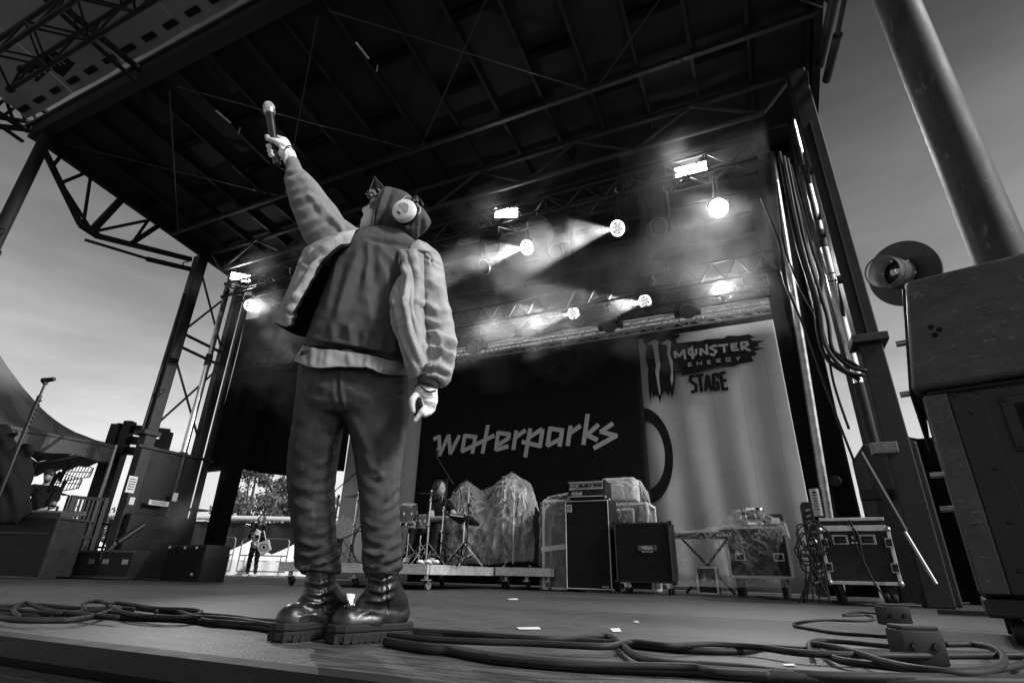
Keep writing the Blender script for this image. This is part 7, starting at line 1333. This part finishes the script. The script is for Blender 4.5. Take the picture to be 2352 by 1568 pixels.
b = MB(); ap = J(fc(556, 102)+(DS-.01,)); bs = [J(fc(*p)+(DS+dz,)) for p, dz in (((470, 345), -.03), ((600, 345), -.07), ((742, 312), -.06), ((742, 305), .05), ((600, 330), .07), ((470, 340), .03))]
Gp = [[bs[i % 6].lerp(ap, j/6)+(Vector((0, 0, 1))*0) for j in range(7)] for i in range(7)]; b.grid(Gp); b.add(bs, [(0, 1, 2, 3, 4, 5)]); ht_ = build(b, 'pointed_hat', m_blackcloth, singer, bevel=.002)
b = MB(); b.tube([bs[2], bs[2].lerp(ap, .5), ap, bs[0].lerp(ap, .5), bs[0]], .0022, 6); build(b, 'hat_seam', P('hat_seam_grey', .08, .8), ht_)
# ------------------------------------------------------------------ microphone held in the raised hand
t = thing('microphone', 'dark wireless microphone with a pale grille held up in the raised hand', 'microphone', Mb); d = (Mt-Mb).normalized(); L = (Mt-Mb).length; k = 1/ppm(Mt)
b = MB(); b.lathe([(0, -.012), (.013, -.012), (.0155, 0), (.0165, L*.5), (.0185, L*.83)], Mb, d, 28); build(b, 'handle', P('satin_black_handle', .014, .28, var=.2, spec=.6, bump=.05), t, smooth=True)
b = MB(); b.lathe([(.0185, L*.83), (.0215, L*.835), (.0215, L*.86), (.0235, L*.875), (.0245, L*.905), (.023, L*.91)], Mb, d, 28); build(b, 'collar', P('grille_collar', .4, .35, .8), t, smooth=True)
b = MB(); b.lathe([(.0238, L*.905), (.0245, L*.95), (.0232, L*.995), (.018, L*1.03), (.009, L*1.048), (0, L*1.052)], Mb, d, 28); build(b, 'grille', P('microphone_grille', .42, .45, .7, var=.4, scale=400, bump=1, bs=900), t, smooth=True)
b = MB(); b.tube([Mb-d*.01, Mb-d*.03+RIGHT*.01, Mb-d*.04+RIGHT*.03], .0022, 5); build(b, 'antenna', m_rubber, t)
# ================================================================== drifting stage smoke around the lights
def smoke_mat(name, dens, scale=.9, lo=.45, hi=.8):
    m = bpy.data.materials.new(name); m.use_nodes = True; t = m.node_tree; t.nodes.clear(); out = N(t, 'ShaderNodeOutputMaterial'); v = N(t, 'ShaderNodeVolumePrincipled')
    v.inputs['Color'].default_value = (.9, .9, .9, 1); v.inputs['Anisotropy'].default_value = .2
    g = N(t, 'ShaderNodeNewGeometry'); n = N(t, 'ShaderNodeTexNoise'); n.inputs['Scale'].default_value = scale; n.inputs['Detail'].default_value = 4; n.inputs['Roughness'].default_value = .55; t.links.new(g.outputs['Position'], n.inputs[0])
    r = N(t, 'ShaderNodeMapRange'); r.inputs[1].default_value = lo; r.inputs[2].default_value = hi; r.inputs[3].default_value = .02*dens; r.inputs[4].default_value = dens; t.links.new(n.outputs[0], r.inputs[0]); t.links.new(r.outputs[0], v.inputs['Density']); t.links.new(v.outputs[0], out.inputs['Volume']); return m
b = MB(); b.box((-4.85, 7.9, 4.95), (11.3, 3.2, 2.7)); o = build(b, 'stage_smoke', smoke_mat('stage_smoke', .30, .95, .5, .74)); tag(o, 'thin drifting smoke hanging among the stage lights', kind='stuff')
SC.cycles.volume_step_rate = 2.0; SC.cycles.volume_max_steps = 128

def puff(name, label, p0, p1, r, dens, scale):
    c = (Vector(p0)+Vector(p1))/2; ax_ = Vector(p1)-Vector(p0); hl = ax_.length/2+r; b = MB(); ball(b, (0, 0, 0), (r, r, hl), 24, 18); m = smoke_mat(name, dens, scale, .38, .68); t = m.node_tree; v = [n for n in t.nodes if n.type == 'PRINCIPLED_VOLUME'][0]; src = v.inputs['Density'].links[0].from_socket
    tc_ = N(t, 'ShaderNodeTexCoord'); mp_ = N(t, 'ShaderNodeMapping'); mp_.inputs['Scale'].default_value = (1/r, 1/r, 1/hl); t.links.new(tc_.outputs['Object'], mp_.inputs[0]); ln = N(t, 'ShaderNodeVectorMath', operation='LENGTH'); t.links.new(mp_.outputs[0], ln.inputs[0])
    fr = N(t, 'ShaderNodeMapRange'); fr.interpolation_type = 'SMOOTHSTEP'; fr.inputs[1].default_value = .1; fr.inputs[2].default_value = .95; fr.inputs[3].default_value = 1; fr.inputs[4].default_value = 0; t.links.new(ln.outputs['Value'], fr.inputs[0])
    mm = N(t, 'ShaderNodeMath', operation='MULTIPLY'); t.links.new(src, mm.inputs[0]); t.links.new(fr.outputs[0], mm.inputs[1]); t.links.new(mm.outputs[0], v.inputs['Density'])
    o = link_mesh(name, b.mesh(name), m); o.location = c; o.rotation_euler = ax_.to_track_quat('Z', 'Y').to_euler(); tag(o, label, kind='stuff')
puff('drifting_smoke', 'thin plume of smoke rising beside the left tower', AD(330, 1275, 8.9), AD(500, 1090, 9.2), .36, .7, 2.4)
puff('drifting_smoke', 'soft smoke lit in front of the black drape left of the singer', AY(585, 740, 8.4), AY(680, 960, 8.4), .8, .45, 1.4)
